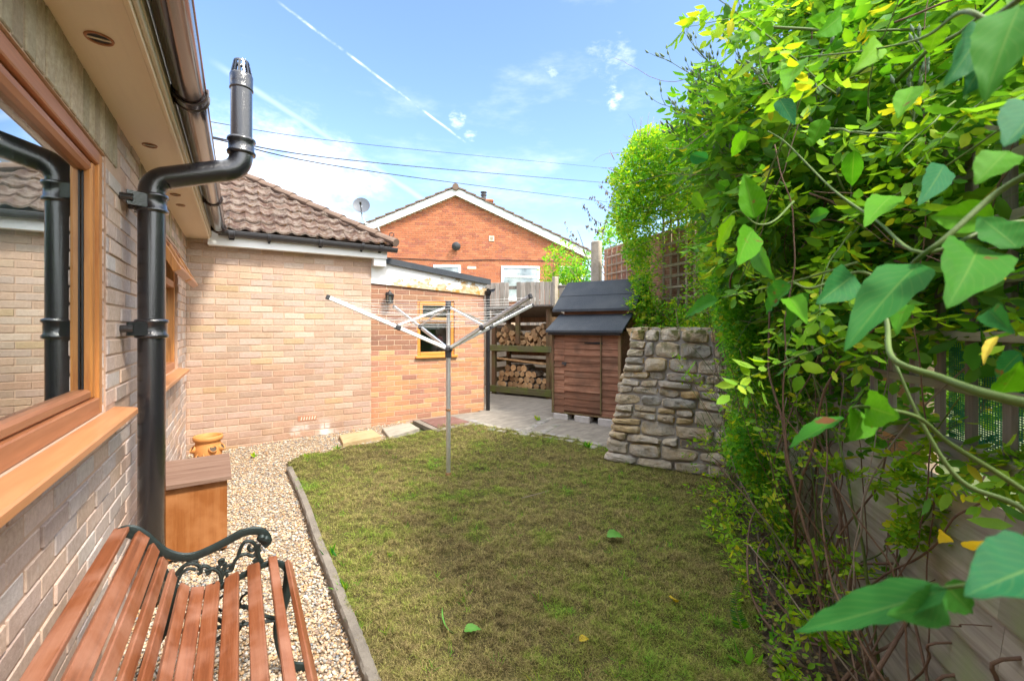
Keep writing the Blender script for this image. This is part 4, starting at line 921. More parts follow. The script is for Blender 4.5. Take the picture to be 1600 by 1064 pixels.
# ------------------------------------------------ garden bench
BV = -3.88                                               # plane of the far cast end
be = thing('garden_bench', (.42, -4.5, 0), 'slatted hardwood garden bench with scrolled dark green cast iron ends', 'bench')
def bp(px, py): p = onY(px, py, BV); return Vector((p.x, BV, p.z))
SEAT = [bp(*p) for p in ((176, 852), (183, 838), (200, 834), (222, 846), (240, 868), (256, 893), (272, 916), (290, 927), (312, 928), (336, 920), (362, 908), (390, 893), (413, 882), (430, 879), (444, 884), (452, 898), (452, 915))]
ARM = [bp(*p) for p in ((176, 850), (186, 832), (205, 827), (224, 836), (240, 850), (258, 863), (282, 870), (305, 868), (330, 858), (355, 845), (380, 832), (400, 829), (412, 833), (418, 845), (411, 852))]
def iron_end(y):
    m = MB(); sh = lambda P: [Vector((p.x, y, p.z)) for p in P]
    m.tube(catmull(sh(SEAT), 5), .0075, 8, True, 1.7); m.tube(catmull(sh(ARM), 5), .0085, 8, True, 1.9)
    def pp(px, py): q = bp(px, py); return Vector((q.x, y, q.z))
    def curl(pts, r=.0055): m.tube(catmull([pp(*p) for p in pts], 5), r, 6, True, 1.3)
    # scrollwork between arm and seat
    curl([(272, 908), (278, 893), (290, 882), (303, 880), (312, 885), (314, 893), (309, 897)])
    curl([(275, 912), (285, 894), (296, 888), (306, 890)], .0045); curl([(277, 898), (288, 884), (298, 876), (310, 876)], .0045)
    curl([(309, 890), (318, 884), (326, 886), (328, 893), (322, 897)]); curl([(320, 892), (332, 888), (343, 895), (345, 908), (338, 915), (333, 911)])
    curl([(345, 905), (352, 893), (362, 890), (366, 878), (374, 868), (385, 865)]); curl([(345, 883), (343, 876), (349, 874), (347, 882), (352, 879), (350, 886), (345, 890), (340, 886), (345, 883)], .005)
    curl([(346, 890), (347, 900), (346, 910)], .005); curl([(372, 868), (376, 856), (383, 846), (394, 846), (399, 853), (394, 860), (388, 856), (391, 851)])
    curl([(385, 865), (395, 868), (402, 862), (408, 858)]); curl([(404, 850), (402, 862), (404, 872), (401, 884), (396, 890)], .008); curl([(396, 878), (402, 872), (409, 876), (406, 884), (399, 884), (401, 878)], .006)
    curl([(355, 900), (352, 888), (360, 882), (358, 893)], .0045)
    for c in ((415, 842), (409, 840)):
        q = pp(*c); m.lathe([(.001, -.018), (.013, -.014), (.019, 0), (.014, .014), (.001, .019)], q, 10, (0, 1, .3))
    # legs below
    s0, s1 = Vector((SEAT[6].x, y, SEAT[6].z)), Vector((SEAT[15].x, y, SEAT[15].z))
    m.tube(catmull([s0, s0 + Vector((-.02, 0, -.12)), s0 + Vector((-.075, 0, -.24)), Vector((s0.x - .10, y, .01)), Vector((s0.x - .15, y, .006))], 6), [.011] * 25, 8, True, 1.7)
    m.tube(catmull([s1 + Vector((0, 0, .02)), s1 + Vector((-.012, 0, -.08)), s1 + Vector((-.04, 0, -.2)), Vector((s1.x - .01, y, .05)), Vector((s1.x + .05, y, .006)), Vector((s1.x + .075, y, .012))], 6), .011, 8, True, 1.7)
    a = s0 + Vector((-.03, 0, -.16)); b = s1 + Vector((-.03, 0, -.17))
    mid = (a + b) / 2
    m.tube(catmull([a, a + Vector((.08, 0, .05)), mid + Vector((-.05, 0, .06)), mid + Vector((0, 0, .0)), mid + Vector((-.03, 0, -.04)), mid + Vector((-.06, 0, 0))], 6), .007, 6)
    m.tube(catmull([b, b + Vector((-.08, 0, .05)), mid + Vector((.05, 0, .06)), mid + Vector((0, 0, .0)), mid + Vector((.03, 0, -.04)), mid + Vector((.06, 0, 0))], 6), .007, 6)
    for k in range(3): c = a.lerp(b, .3 + k * .2) + Vector((0, 0, .09)); m.tube([c + Vector((.03 * math.cos(t), 0, .03 * math.sin(t))) for t in [i * .6 for i in range(11)]], .005, 6)
    m.tube([a, b], .007, 6)
    return m.build('iron_end', M['iron'], be, smooth=True)
iron_end(BV); iron_end(BV - 1.22)
cur = catmull(SEAT, 12); acc = [0]
for i in range(1, len(cur)): acc.append(acc[-1] + (cur[i] - cur[i - 1]).length)
def at_s(px, py):
    q = bp(px, py); i = min(range(len(cur)), key=lambda j: (cur[j] - q).length); return i
slats = [((191, 838), .052), ((213, 846), .056), ((232, 861), .050), ((247, 882), .044), ((262, 903), .044), ((281, 926), .044), ((305, 931), .050), ((334, 924), .054), ((366, 908), .056), ((400, 892), .050), ((424, 883), .036), ((446, 886), .040)]
for (c, wd_) in slats:
    i = max(1, min(at_s(*c), len(cur) - 2)); p = cur[i]; t = (cur[i + 1] - cur[i - 1]).normalized(); nrm = Vector((-t.z, 0, t.x))
    if nrm.z < 0 and c[0] < 445: nrm = -nrm
    if c[0] == 446: nrm = -nrm if nrm.x < 0 else nrm
    y0 = BV + .012 + random.uniform(-.002, .004); y1 = BV - 1.232; p = p + nrm * .006
    m = MB(Matrix(((t.x, 0, nrm.x, p.x), (0, 1, 0, 0), (t.z, 0, nrm.z, p.z), (0, 0, 0, 1)))); m.box((-wd_ / 2 * .86, y1, .0), (wd_ / 2 * .86, y0, .017), .003)
    s_ = m.build('slat', M['slat'], be)
    m = MB()
    for yy in (BV - .006, BV - 1.22): m.lathe([(.0085, .0), (.0078, .003), (.005, .005), (.0005, .0055)], p + nrm * .0168 + Vector((0, yy, 0)), 10, nrm)
    m.build('bolt', M['alu'], s_, smooth=True)
# ------------------------------------------------ storage box and pot
bx = thing('storage_box', (.25, -2.35, 0), 'orange stained plywood box with dark sloping lid beside the black flue', 'storage box')
a0 = G(355, 858); zb = float(gh(a0.x, a0.y)); T_ = Matrix.Translation((a0.x, a0.y, 0)) @ Matrix.Rotation(R(3), 4, 'Z')
m = MB(T_); m.box((-.40, 0, .012), (0, .016, .455), .002); m.build('panel_front', M['box_wood'], bx); m = MB(T_); m.box((-.40, .30, .012), (0, .316, .50), .002); m.build('panel_back', M['box_wood'], bx)
m = MB(T_); m.prism([(.0165, .012), (.2995, .012), (.2995, .50), (.0165, .455)], -.015, -.001, 0); m.build('panel_side', M['box_wood'], bx)
m = MB(T_); m.prism([(.0165, .012), (.2995, .012), (.2995, .50), (.0165, .455)], -.399, -.385, 0); m.build('panel_side', M['box_wood'], bx)
m = MB(T_); m.prism([(-.035, .447), (.335, .508), (.335, .528), (-.035, .469)], -.43, .022, 0); m.build('lid', M['lid_wood'], bx)
m = MB(); pc = W(325, 700, 4.3); pc.z = 0
m.lathe([(r_ * .84, z_) for r_, z_ in [(.10, 0), (.115, .02), (.135, .14), (.140, .20), (.132, .26), (.122, .29), (.125, .30), (.124, .305), (.142, .312), (.147, .330), (.145, .352), (.136, .356), (.126, .350), (.12, .30), (.125, .2), (.09, .1)]], pc, 40)
pot = m.build('strawberry_pot', M['terracotta'], smooth=2, loc=pc); tag(pot, 'orange terracotta strawberry pot with side pockets behind the storage box', 'plant pot')
camd = (Vector((CX, CY, 0)) - pc).normalized()
for k_, (ang_, zz) in enumerate(((22, .235), (-28, .17), (70, .235), (-75, .235), (150, .17), (20, .10))):
    d = Matrix.Rotation(R(ang_ - 3), 3, 'Z') @ camd; c = pc + d * .111 + Vector((0, 0, zz)); ax = (d + Vector((0, 0, .7))).normalized()
    m = MB(); m.lathe([(.034, -.02), (.038, .0), (.036, .022), (.032, .024), (.029, .016)], c, 16, ax); o = m.build('pocket', M['terracotta'], pot, smooth=2)
    m = MB(); m.lathe([(.0005, .010), (.030, .012)], c, 16, ax); m.build('pocket_soil', M['soil'], o)
# ------------------------------------------------ rotary washing line
pg = G(700, 738); px0 = -.600; py0 = 4.146; DX, DY = (700.5 - 800) / F * 4.146, 4.146
Pb = C2W(DX, DY, float(gh(pg.x, pg.y))); ZB = Pb.z
rot = thing('rotary_washing_line', Pb, 'open four armed rotary washing line on a metal pole in the lawn', 'washing line')
m = MB(); m.tube([Pb + Vector((0, 0, -.1)), Vector((Pb.x, Pb.y, 1.17))], .0215, 20); m.build('lower_pole', M['alu'], rot, smooth=True)
m = MB(); m.tube([Vector((Pb.x, Pb.y, 1.17)), Vector((Pb.x, Pb.y, 1.60))], .0185, 20); m.build('upper_pole', M['alu'], rot, smooth=True)
m = MB(); m.lathe([(.022, .62), (.025, .622), (.025, .64), (.022, .642)], (Pb.x, Pb.y, 0), 16); m.lathe([(.024, -.02), (.030, -.01), (.028, .03), (.023, .04)], Pb, 16); m.build('ground_socket', plain('rusty_socket', (.28, .15, .07), .9, .5), rot, smooth=True)
m = MB(); m.lathe([(.022, 1.12), (.03, 1.125), (.031, 1.175), (.042, 1.185), (.042, 1.215), (.030, 1.225), (.022, 1.235)], (Pb.x, Pb.y, 0), 16); m.build('lower_hub', M['rubber'], rot, smooth=True)
m = MB(); m.lathe([(.022, 1.565), (.040, 1.57), (.040, 1.60), (.028, 1.605), (.027, 1.645), (.022, 1.65), (.001, 1.652)], (Pb.x, Pb.y, 0), 16); m.build('upper_hub', M['rubber'], rot, smooth=True)
RA = 1.09; ZT = 1.632; ZH = 1.20; tips = []
offs = {0: 221, 1: 312.0, 2: 41.5, 3: 131.5}
for i in range(4):
    a = R(offs[i]); tx, ty = DX + RA * math.cos(a), DY + RA * math.sin(a); tips.append(C2W(tx, ty, ZT + (.0, .0, .012, .0)[i]))
hub = Vector((Pb.x, Pb.y, ZH)); tophub = Vector((Pb.x, Pb.y, 1.585))
for i, tp in enumerate(tips):
    d = (tp - hub).normalized(); m = MB(); m.beam(hub + d * .035, tp, .020, .032, bev=.003); arm = m.build('arm', M['alu_white' if i in (0,) else 'alu'], rot)
    m = MB(); m.beam(tp - d * .004, tp + d * .022, .024, .036, bev=.003)
    q = hub.lerp(tp, .47); m.beam(q - d * .025, q + d * .025, .034, .044, bev=.004); m.build('arm_cap', M['rubber'], arm)
    st_ = tophub + Vector((d.x, d.y, 0)).normalized() * .035; m = MB(); m.beam(st_, q + Vector((0, 0, .02)), .012, .016); m.build('strut', M['alu_white' if i in (0, 1) else 'alu'], rot)
    m = MB()
    for k_ in range(12):
        c = hub.lerp(tp, .52 + k_ * .042); m.lathe([(.0035, -.0105), (.0035, .0105)], c, 8, d.cross(Vector((0, 0, 1))))
    m.build('line_hole', M['black'], arm)
m = MB()
for k_ in range(10):
    f = .985 - k_ * .052
    for i in range(4):
        a_, b_ = hub.lerp(tips[i], f), hub.lerp(tips[(i + 1) % 4], f); sg = .006 + .03 * random.random() * f
        m.tube([a_.lerp(b_, t) - Vector((0, 0, sg * 4 * t * (1 - t))) for t in (0, .15, .3, .5, .7, .85, 1)], .0012, 5)
m.build('clothes_line', M['line'], rot)
# ------------------------------------------------ tool shed
th = math.atan2(-.545, .84)                               # front direction in camera axes
fa = Vector((math.cos(th), math.sin(th))); fb = Vector((-math.sin(th), math.cos(th)))
def axes(X, Y):
    o = C2W(X, Y, 0); a = C2W(X + fa.x, Y + fa.y, 0) - o; b = C2W(X + fb.x, Y + fb.y, 0) - o
    return Matrix(((a.x, b.x, 0, o.x), (a.y, b.y, 0, o.y), (0, 0, 1, 0), (0, 0, 0, 1)))
SX, SY = .558, 6.22; SW = 1.0
TS = axes(SX, SY); gz = float(gh((TS @ Vector((.5, 0, 0))).x, (TS @ Vector((.5, 0, 0))).y))
shed = thing('tool_shed', TS @ Vector((.5, .4, gz)), 'small brown shiplap tool shed with stepped black felt roofs beside the stone wall', 'shed')
zb = .235; zt = 1.33
def LM(T): return MB(T)
m = LM(TS); m.box((.02, .02, zb), (SW - .02, .35, zt + .02)); m.box((.02, .351, zb), (SW - .02, 1.0, 1.60)); m.build('shell', M['shed_wood'], shed)
def cladding(m, x0, x1, z0, z1, y, step=.088):
    z = z0
    while z < z1 - .01:
        z2 = min(z + step - .004, z1); j = random.uniform(-.002, .002)
        m.add([(x0, y - .016 + j, z), (x1, y - .016 + j, z), (x1, y - .007 + j, z2), (x0, y - .007 + j, z2), (x0, y, z), (x1, y, z), (x1, y, z2), (x0, y, z2)], [(0, 1, 2, 3), (0, 4, 5, 1), (3, 2, 6, 7), (0, 3, 7, 4), (1, 5, 6, 2)]); z += step
m = LM(TS); cladding(m, .035, .195, zb, zt - .02, .02); cladding(m, .74, SW - .04, zb, zt - .02, .02)
cladding(m, .03, SW - .03, 1.45, 1.66, .351, .1)
for i in range(12):
    z = zb + i * .088; m.add([(.02 - .014, .03, z), (.02 - .014, 1.0, z), (.02 - .005, 1.0, z + .084), (.02 - .005, .03, z + .084), (.02, .03, z), (.02, 1.0, z)], [(0, 3, 2, 1), (0, 1, 5, 4)])
m.build('cladding', M['shed_wood'], shed)
m = LM(TS); m.box((.0, -.004, zb), (.034, .03, zt), .003); m.box((SW - .039, -.004, zb), (SW - .0, .03, zt), .003); m.box((.0, -.012, zb - .022), (SW, .045, zb - .001), .004); m.build('corner_trim', M['store_wood'], shed)
m = LM(TS); z = zb + .03; hs = [.072, .095, .098, .095, .10, .085, .11, .10, .09, .10, .09, .10]
for h_i in hs:
    if z > zt - .03: break
    z2 = min(z + h_i, zt - .02); j = random.uniform(-.002, .002)
    m.add([(.20, -.006 + j, z), (.735, -.006 + j, z), (.735, .004, z2 - .003), (.20, .004, z2 - .003), (.20, .018, z), (.735, .018, z), (.735, .018, z2), (.20, .018, z2)], [(0, 1, 2, 3), (0, 4, 5, 1), (3, 2, 6, 7), (0, 3, 7, 4), (1, 5, 6, 2)]); z = z2
door = m.build('door', M['shed_wood'], shed)
m = LM(TS); m.box((.722, -.016, zb + .02), (.742, -.007, zt - .02), .002); m.build('door_edge', M['store_wood'], door)
m = LM(TS); m.prism([(.50, 1.185), (.72, 1.178), (.755, 1.178), (.755, 1.212), (.72, 1.212), (.50, 1.20)], -.0125, -.0085, 1); m.build('hinge', M['black'], door)
m = LM(TS); m.box((.165, -.014, .895), (.235, -.0095, .925), .002); m.lathe([(.001, -.03), (.014, -.028), (.014, -.012)], (.215, 0, .89), 12, (0, 1, 0)); m.build('latch', M['rubber'], door)
def roofslab(T, x0, x1, y0, z0, y1, z1, th_=.02, lip=.03):
    m = LM(T); m.add([(x0, y0, z0 - lip), (x1, y0, z0 - lip), (x1, y0, z0), (x0, y0, z0), (x0, y1, z1), (x1, y1, z1), (x0, y1, z1 - lip), (x1, y1, z1 - lip)], [(0, 1, 2, 3), (3, 2, 5, 4), (0, 3, 4, 6), (1, 7, 5, 2), (4, 5, 7, 6), (0, 6, 7, 1)]); return m
roofslab(TS, -.05, SW + .05, -.09, 1.365, .36, 1.60).build('porch_roof', M['felt'], shed)
m = roofslab(TS, -.125, SW + .10, .26, 1.665, .78, 2.105, lip=.035); 
m.add([(-.125, .78, 2.105), (SW + .1, .78, 2.105), (SW + .1, 1.25, 1.66), (-.125, 1.25, 1.66)], [(0, 1, 2, 3)])
m.add([(-.085 + .1, .3, 1.63), (.02, 1.2, 1.63), (.02, .78, 2.10)], [(0, 1, 2)]); m.add([(SW, .3, 1.63), (SW, 1.2, 1.63), (SW, .78, 2.10)], [(0, 1, 2)])
m.beam((-.125, .50, 1.872), (SW + .1, .50, 1.872), .004, .006)
m.build('main_roof', M['felt'], shed)
m = LM(TS); m.box((-.02, -.075, 1.300), (SW + .02, -.055, 1.335), .002); m.build('roof_batten', M['black'], shed)
for i, (x, lab) in enumerate(((.04, 'pale concrete block under the left front corner of the shed'), (.36, 'pale concrete block under the middle of the shed front'), (.70, 'pale concrete block under the shed nearest to the stone wall'))):
    mm = LM(TS); mm.box((x, -.035, gz - .03), (x + .22, .12, zb - .023), .008); c = TS @ Vector((x + .11, .06, gz)); o = mm.build('concrete_block', M['block'], loc=c); tag(o, lab, 'concrete block', 'concrete blocks under the shed')
# ------------------------------------------------ log store
LX, LY = -.39, 8.4; LW = 1.25; TL = axes(LX, LY); gl_ = .15
ls = thing('log_store', TL @ Vector((.6, .3, gl_)), 'open two shelf timber log store with green stained rails beside the shed', 'log store')
for x in (0, LW - .075):
    for y in (0, .50):
        m = LM(TL); m.box((x, y, gl_), (x + .075, y + .075, 1.78 - y * .25), .004); m.build('post', M['store_wood'], ls)
m = LM(TL); m.box((.52, .02, 1.10), (.60, .08, 1.74), .004); m.build('post', M['store_wood'], ls)
for z, w_ in ((1.02, .11), (.255, .12)):
    m = LM(TL); m.box((-.04, -.035, z - w_ / 2), (LW + .04, -.002, z + w_ / 2), .004); m.build('rail', M['green_wood'], ls)
    m = LM(TL)
    for k_ in range(4): m.box((.0, .02 + k_ * .14, z + .012), (LW, .14 + k_ * .14, z + .034), .002)
    m.build('shelf', M['store_wood'], ls)
m = LM(TL)
for k_ in range(8): z = .38 + k_ * .16; m.box((.0, .575, z), (LW, .592, z + .10), .002)
m.build('back_slats', M['store_wood'], ls)
for k_ in range(2):
    m = LM(TL)
    for j in range(7): z = .36 + j * .19; m.box(((-.001 if k_ == 0 else LW - .018), .08, z), ((.018 if k_ == 0 else LW + .001), .50, z + .09), .002)
    m.build('side_slats', M['store_wood'], ls)
m = LM(TL); m.add([(-.08, -.10, 1.80), (LW + .08, -.10, 1.80), (LW + .08, .72, 1.60), (-.08, .72, 1.60), (-.08, -.10, 1.772), (LW + .08, -.10, 1.772), (LW + .08, .72, 1.572), (-.08, .72, 1.572)], [(0, 1, 2, 3), (4, 7, 6, 5), (0, 4, 5, 1), (1, 5, 6, 2), (3, 2, 6, 7), (0, 3, 7, 4)]); m.build('roof', M['grey_wood_z'], ls)
def log_mesh(r, L_, split, seed):
    rnd = random.Random(seed); m = MB(); n = 14 if not split else 9
    if split: base_ = [(math.cos(a) * r * rnd.uniform(.9, 1.1), math.sin(a) * r * rnd.uniform(.85, 1.1)) for a in [math.pi * .1 + 2.0 * i / 5 for i in range(6)]] + [(-.05 * r, -.55 * r)]
    else: base_ = [(math.cos(2 * math.pi * i / n) * r * rnd.uniform(.9, 1.08), math.sin(2 * math.pi * i / n) * r * rnd.uniform(.9, 1.08)) for i in range(n)]
    k_ = len(base_); vs = []
    for y in (0, .01, L_ * .5, L_): s_ = .95 if y in (0, L_) else 1; vs += [(p[0] * s_ + rnd.uniform(-.002, .002), y, p[1] * s_) for p in base_]
    m.cur = 0; m.add(vs, [(j * k_ + i, (j + 1) * k_ + i, (j + 1) * k_ + (i + 1) % k_, j * k_ + (i + 1) % k_) for j in range(1, 3) for i in range(k_)])
    m.cur = 1; m.add(vs[:2 * k_], [tuple(range(k_))] + [(i, k_ + i, k_ + (i + 1) % k_, (i + 1) % k_) for i in range(k_)])
    me = bpy.data.meshes.new('log'); me.from_pydata(m.v, [], m.f); me.materials.append(M['bark'] if not split else M['cut']); me.materials.append(M['cut']); me.polygons.foreach_set('material_index', m.mi); me.update(); return me
rounds = [log_mesh(r, .34, False, i) for i, r in enumerate((.055, .065, .05, .06))]; splits = [log_mesh(r, .30, True, 20 + i) for i, r in enumerate((.065, .075, .058, .07))]
rotF = TL.to_3x3().to_4x4()
def put_log(me, x, y, z, roll, lab, grp):
    o = bpy.data.objects.new('log', me); col.objects.link(o)
    o.matrix_world = Matrix.Translation(TL @ Vector((x, y, z))) @ rotF @ Matrix.Rotation(random.uniform(-.08, .08), 4, 'Z') @ Matrix.Rotation(roll, 4, 'Y'); tag(o, lab, 'log', grp)
ORD = ('leftmost', 'second', 'third', 'fourth', 'fifth', 'sixth', 'seventh', 'eighth', 'ninth', 'tenth')
def place_lab(i): return ORD[i] + (' from the left' if i else '')
row = 0; z = .345
for ri, (nn, x0) in enumerate(((9, .12), (9, .16), (7, .18), (4, .32))):
    for i in range(nn):
        x = x0 + i * .118 + random.uniform(-.01, .01)
        if x > LW - .10: continue
        put_log(random.choice(rounds), x, random.uniform(.03, .10), z + random.uniform(-.008, .008), random.uniform(0, 6.28), 'pale ended round log, ' + place_lab(i) + ' in the ' + ('bottom', 'second', 'third', 'top')[ri] + ' row of the lower shelf', 'logs stacked on the lower shelf of the log store')
    z += .100
m = MB(TL @ Matrix.Translation((.25, .03, .80)) @ Matrix.Rotation(R(4), 4, 'Y')); m.box((-.15, 0, 0), (.86, .16, .028), .004); o = m.build('plank', M['cut'], loc=TL @ Vector((.25, .03, .80))); tag(o, 'long sawn timber offcut lying across the logs on the lower shelf', 'plank')
def pile(x0, x1, hf, lab, grp):
    z = 1.105; r_ = 0
    while z < 1.62:
        x = x0 + (.045 if r_ % 2 else 0); ci = 0
        while x < x1:
            if z < hf(x): put_log(random.choice(splits), x, random.uniform(.03, .12), z + random.uniform(-.008, .01), random.choice((0, 3.14, 1.2, 4.2)) + random.uniform(-.4, .4), 'split log, ' + place_lab(ci) + ' in the ' + ('bottom', 'second', 'third', 'fourth', 'fifth', 'sixth', 'top')[r_] + ' row ' + lab, grp); ci += 1
            x += .096
        z += .082; r_ += 1
pile(.15, .55, lambda x: 1.15 + .30 * (1 - abs(x - .24) / .34), 'left of the upper shelf post', 'split logs left of the upper shelf post')
pile(.66, LW - .10, lambda x: 1.22 + .50 * (x - .6), 'right of the upper shelf post', 'split logs right of the upper shelf post')
# ------------------------------------------------ rear board fence, posts
fe1 = C2W(-.55, 9.5, 0); fe2 = C2W(1.75, 9.05, 0)
fn = thing('board_fence', (fe1 + fe2) / 2, 'weathered grey close board fence behind the log store and shed', 'fence')
d = (fe2 - fe1); Lf = d.length; d.normalize(); nn = Vector((d.y, -d.x, 0))
def fence_boards(x0, x1, zt_, zb_=1.2):
    m = MB(Matrix(((d.x, nn.x, 0, fe1.x), (d.y, nn.y, 0, fe1.y), (0, 0, 1, 0), (0, 0, 0, 1)))); x = x0
    while x < x1:
        m.box((x, random.uniform(-.004, .004), zb_), (x + .094, .016 + random.uniform(0, .006), zt_ + random.uniform(-.006, .008)), .002); x += .100
    return m
fence_boards(-.3, .50, 2.36, 1.45).build('boards', M['grey_wood_z'], fn); fence_boards(.66, 1.42, 2.36, 1.45).build('boards', M['grey_wood_z'], fn)
fence_boards(1.56, 2.5, 2.24, 1.45).build('boards', M['grey_wood_z'], fn)
m = MB()
for z in (2.25, 1.6): m.beam(fe1 - d * .3 + Vector((0, 0, z)) - nn * .03, fe1 + d * 2.5 + Vector((0, 0, z)) - nn * .03, .04, .07)
m.beam(fe1 + d * 1.55 + Vector((0, 0, 2.27)) + nn * .0, fe1 + d * 2.45 + Vector((0, 0, 2.27)), .06, .03)
m.build('rail', M['grey_wood_z'], fn)
m = MB(); q = fe1 + d * 1.48; m.box((q.x - .05, q.y - .05, .1), (q.x + .05, q.y + .05, 2.46), .006); m.build('post', M['pillar'], fn)
# retaining wall behind the log store
m = MB(); m.beam(fe1 - d * 2.5 + Vector((0, 0, .7)) - nn * .12, fe1 + d * 3.2 + Vector((0, 0, .7)) - nn * .12, .2, 1.5); o = m.build('retaining_wall', M['concrete'], loc=fe1); tag(o, 'low grey retaining wall under the rear board fence', 'wall')
# brick pillar and the brick boundary wall with trellis
p = W(932, 480, 8.3); m = MB(); q = C2W(p.x, p.y, 0)
pc_ = Vector((p.x, p.y, 0)); mp_ = MB(axes((932 - 800) / F * 8.3, 8.3)); vsx = []
mp_.box((-.09, -.07, 0), (.09, .07, 3.02), .02); 
mp_.add([(-.05, -.072, 2.2), (-.03, -.074, 2.2), (-.02, -.073, 3.0), (-.045, -.073, 3.0)], [(0, 1, 2, 3)])
o = mp_.build('stone_pillar', M['pillar'], loc=pc_); tag(o, 'weathered pale stone gatepost standing above the right of the shed roof', 'pillar')
BWa = C2W((944 - 800) / F * 8.1, 8.1, 0); BWb = C2W(3.35, 3.6, 0); dW = BWb - BWa; LWl = dW.length; dW.normalize(); nW = Vector((dW.y, -dW.x, 0))
if nW.dot(Vector((CX, CY, 0)) - BWa) < 0: nW = -nW
bw = thing('brick_wall', (BWa + BWb) / 2, 'orange brick boundary wall behind the trellis and climbing plants', 'wall')
m = MB(); slab_with_holes(m, BWa - nW * .006, dW, nW, LWl, -.1, 2.80, .2); m.build('core', M['mortar_ext'], bw)
m = MB(); bricks(m, BWa, dW, nW, LWl, .0, 2.82, jit=.002); m.build('brickwork', M['brick_ext'], bw)
def trellis(P0, du, u0, u1, z0, z1, sp, name, label, off=.05, bw_=.022, fr_=True, nW=nW, zf=None, mat='trellis_wood'):
    t = thing(name, P0 + du * (u0 + u1) / 2, label, 'trellis'); m = MB(); u = u0
    while u <= u1 + 1e-3: m.beam(P0 + du * u + nW * off + Vector((0, 0, z0)), P0 + du * u + nW * off + Vector((0, 0, z1)), bw_, .014, nW); u += sp
    m.build('uprights', M[mat], t); m = MB(); z = z0
    while z <= z1 + 1e-3: m.beam(P0 + du * u0 + nW * (off + .015) + Vector((0, 0, z)), P0 + du * u1 + nW * (off + .015) + Vector((0, 0, z)), .014, bw_); z += sp
    m.build('crossbars', M[mat], t); return t
trellis(BWa, dW, .18, 1.1, 2.20, 2.80, .15, 'trellis', 'small pale square trellis panel beside the stone gatepost', .05)
trellis(BWa, dW, 1.75, 4.3, 1.35, 3.35, .155, 'trellis', 'tall weathered square trellis above the stone wall', .10, .034)
# ------------------------------------------------ rubble stone wall
def stone_blob(m, c, ax_, sz, seed, n=6):
    """rounded irregular block: ax_ = 3 unit axes, sz half sizes"""
    rnd = random.Random(seed); vs = {}; out = []; fs = []; ex_ = rnd.uniform(5, 14); sh = rnd.uniform(-.22, .22); sk = rnd.uniform(-.20, .20)
    def vid(i, j, k):
        key = (i, j, k)
        if key in vs: return vs[key]
        u = Vector((2 * i / n - 1, 2 * j / n - 1, 2 * k / n - 1)); ln = (abs(u.x) ** ex_ + abs(u.y) ** ex_ + abs(u.z) ** ex_) ** (1 / ex_)
        u = u / ln; u = Vector((u.x + sh * u.z, u.y, u.z + sk * u.x))
        w_ = mnoise.noise(u * 1.3 + Vector((seed * 3.1, 0, 0))) * .14 + mnoise.noise(u * 3.5 + Vector((seed, 5, 0))) * .09
        u = u * (1 + w_); p = c + ax_[0] * u.x * sz[0] + ax_[1] * u.y * sz[1] + ax_[2] * u.z * sz[2]
        vs[key] = len(out); out.append(p); return vs[key]
    for a in range(n):
        for b in range(n):
            for s_ in (0, n):
                fs.append((vid(s_, a, b), vid(s_, a + 1, b), vid(s_, a + 1, b + 1), vid(s_, a, b + 1))[::(1 if s_ else -1)])
                fs.append((vid(a, s_, b), vid(a + 1, s_, b), vid(a + 1, s_, b + 1), vid(a, s_, b + 1))[::(-1 if s_ else 1)])
                fs.append((vid(a, b, s_), vid(a + 1, b, s_), vid(a + 1, b + 1, s_), vid(a, b + 1, s_))[::(1 if s_ else -1)])
    m.add(out, fs)
q0 = G(944, 718); q1 = G(1132, 752); q0.z = q1.z = 0
dS = (q1 - q0); LS = dS.length; dS.normalize(); nS = Vector((dS.y, -dS.x, 0))
if nS.dot(Vector((CX, CY, 0)) - q0) < 0: nS = -nS
HS = 1.385; LSx = 1.65
swl = thing('stone_wall', q0 + dS * .6, 'battered rubble stone wall end with mossy top beside the tool shed', 'wall')
gz0 = float(gh(q0.x, q0.y))
def fpt(s_, h): # point on battered face
    k_ = h / HS; return q0 + dS * (s_ + (.26 * k_) * max(0, 1 - s_ / .6) ) - nS * (.16 * k_) + Vector((0, 0, h + gz0 * (1 - k_)))
m = MB(); vs = []
for h in (-.1, HS - .02):
    for s_, b in ((.03, 0), (LSx, 0), (LSx, 1), (.03, 1)): p = fpt(s_, max(h, 0)) - nS * (-.006 + b * .9); p.z = h; vs.append(p)
m.add(vs, [(0, 1, 5, 4), (1, 2, 6, 5), (2, 3, 7, 6), (3, 0, 4, 7), (4, 5, 6, 7)]); m.build('mortar_core', M['mortar_dark'], swl)
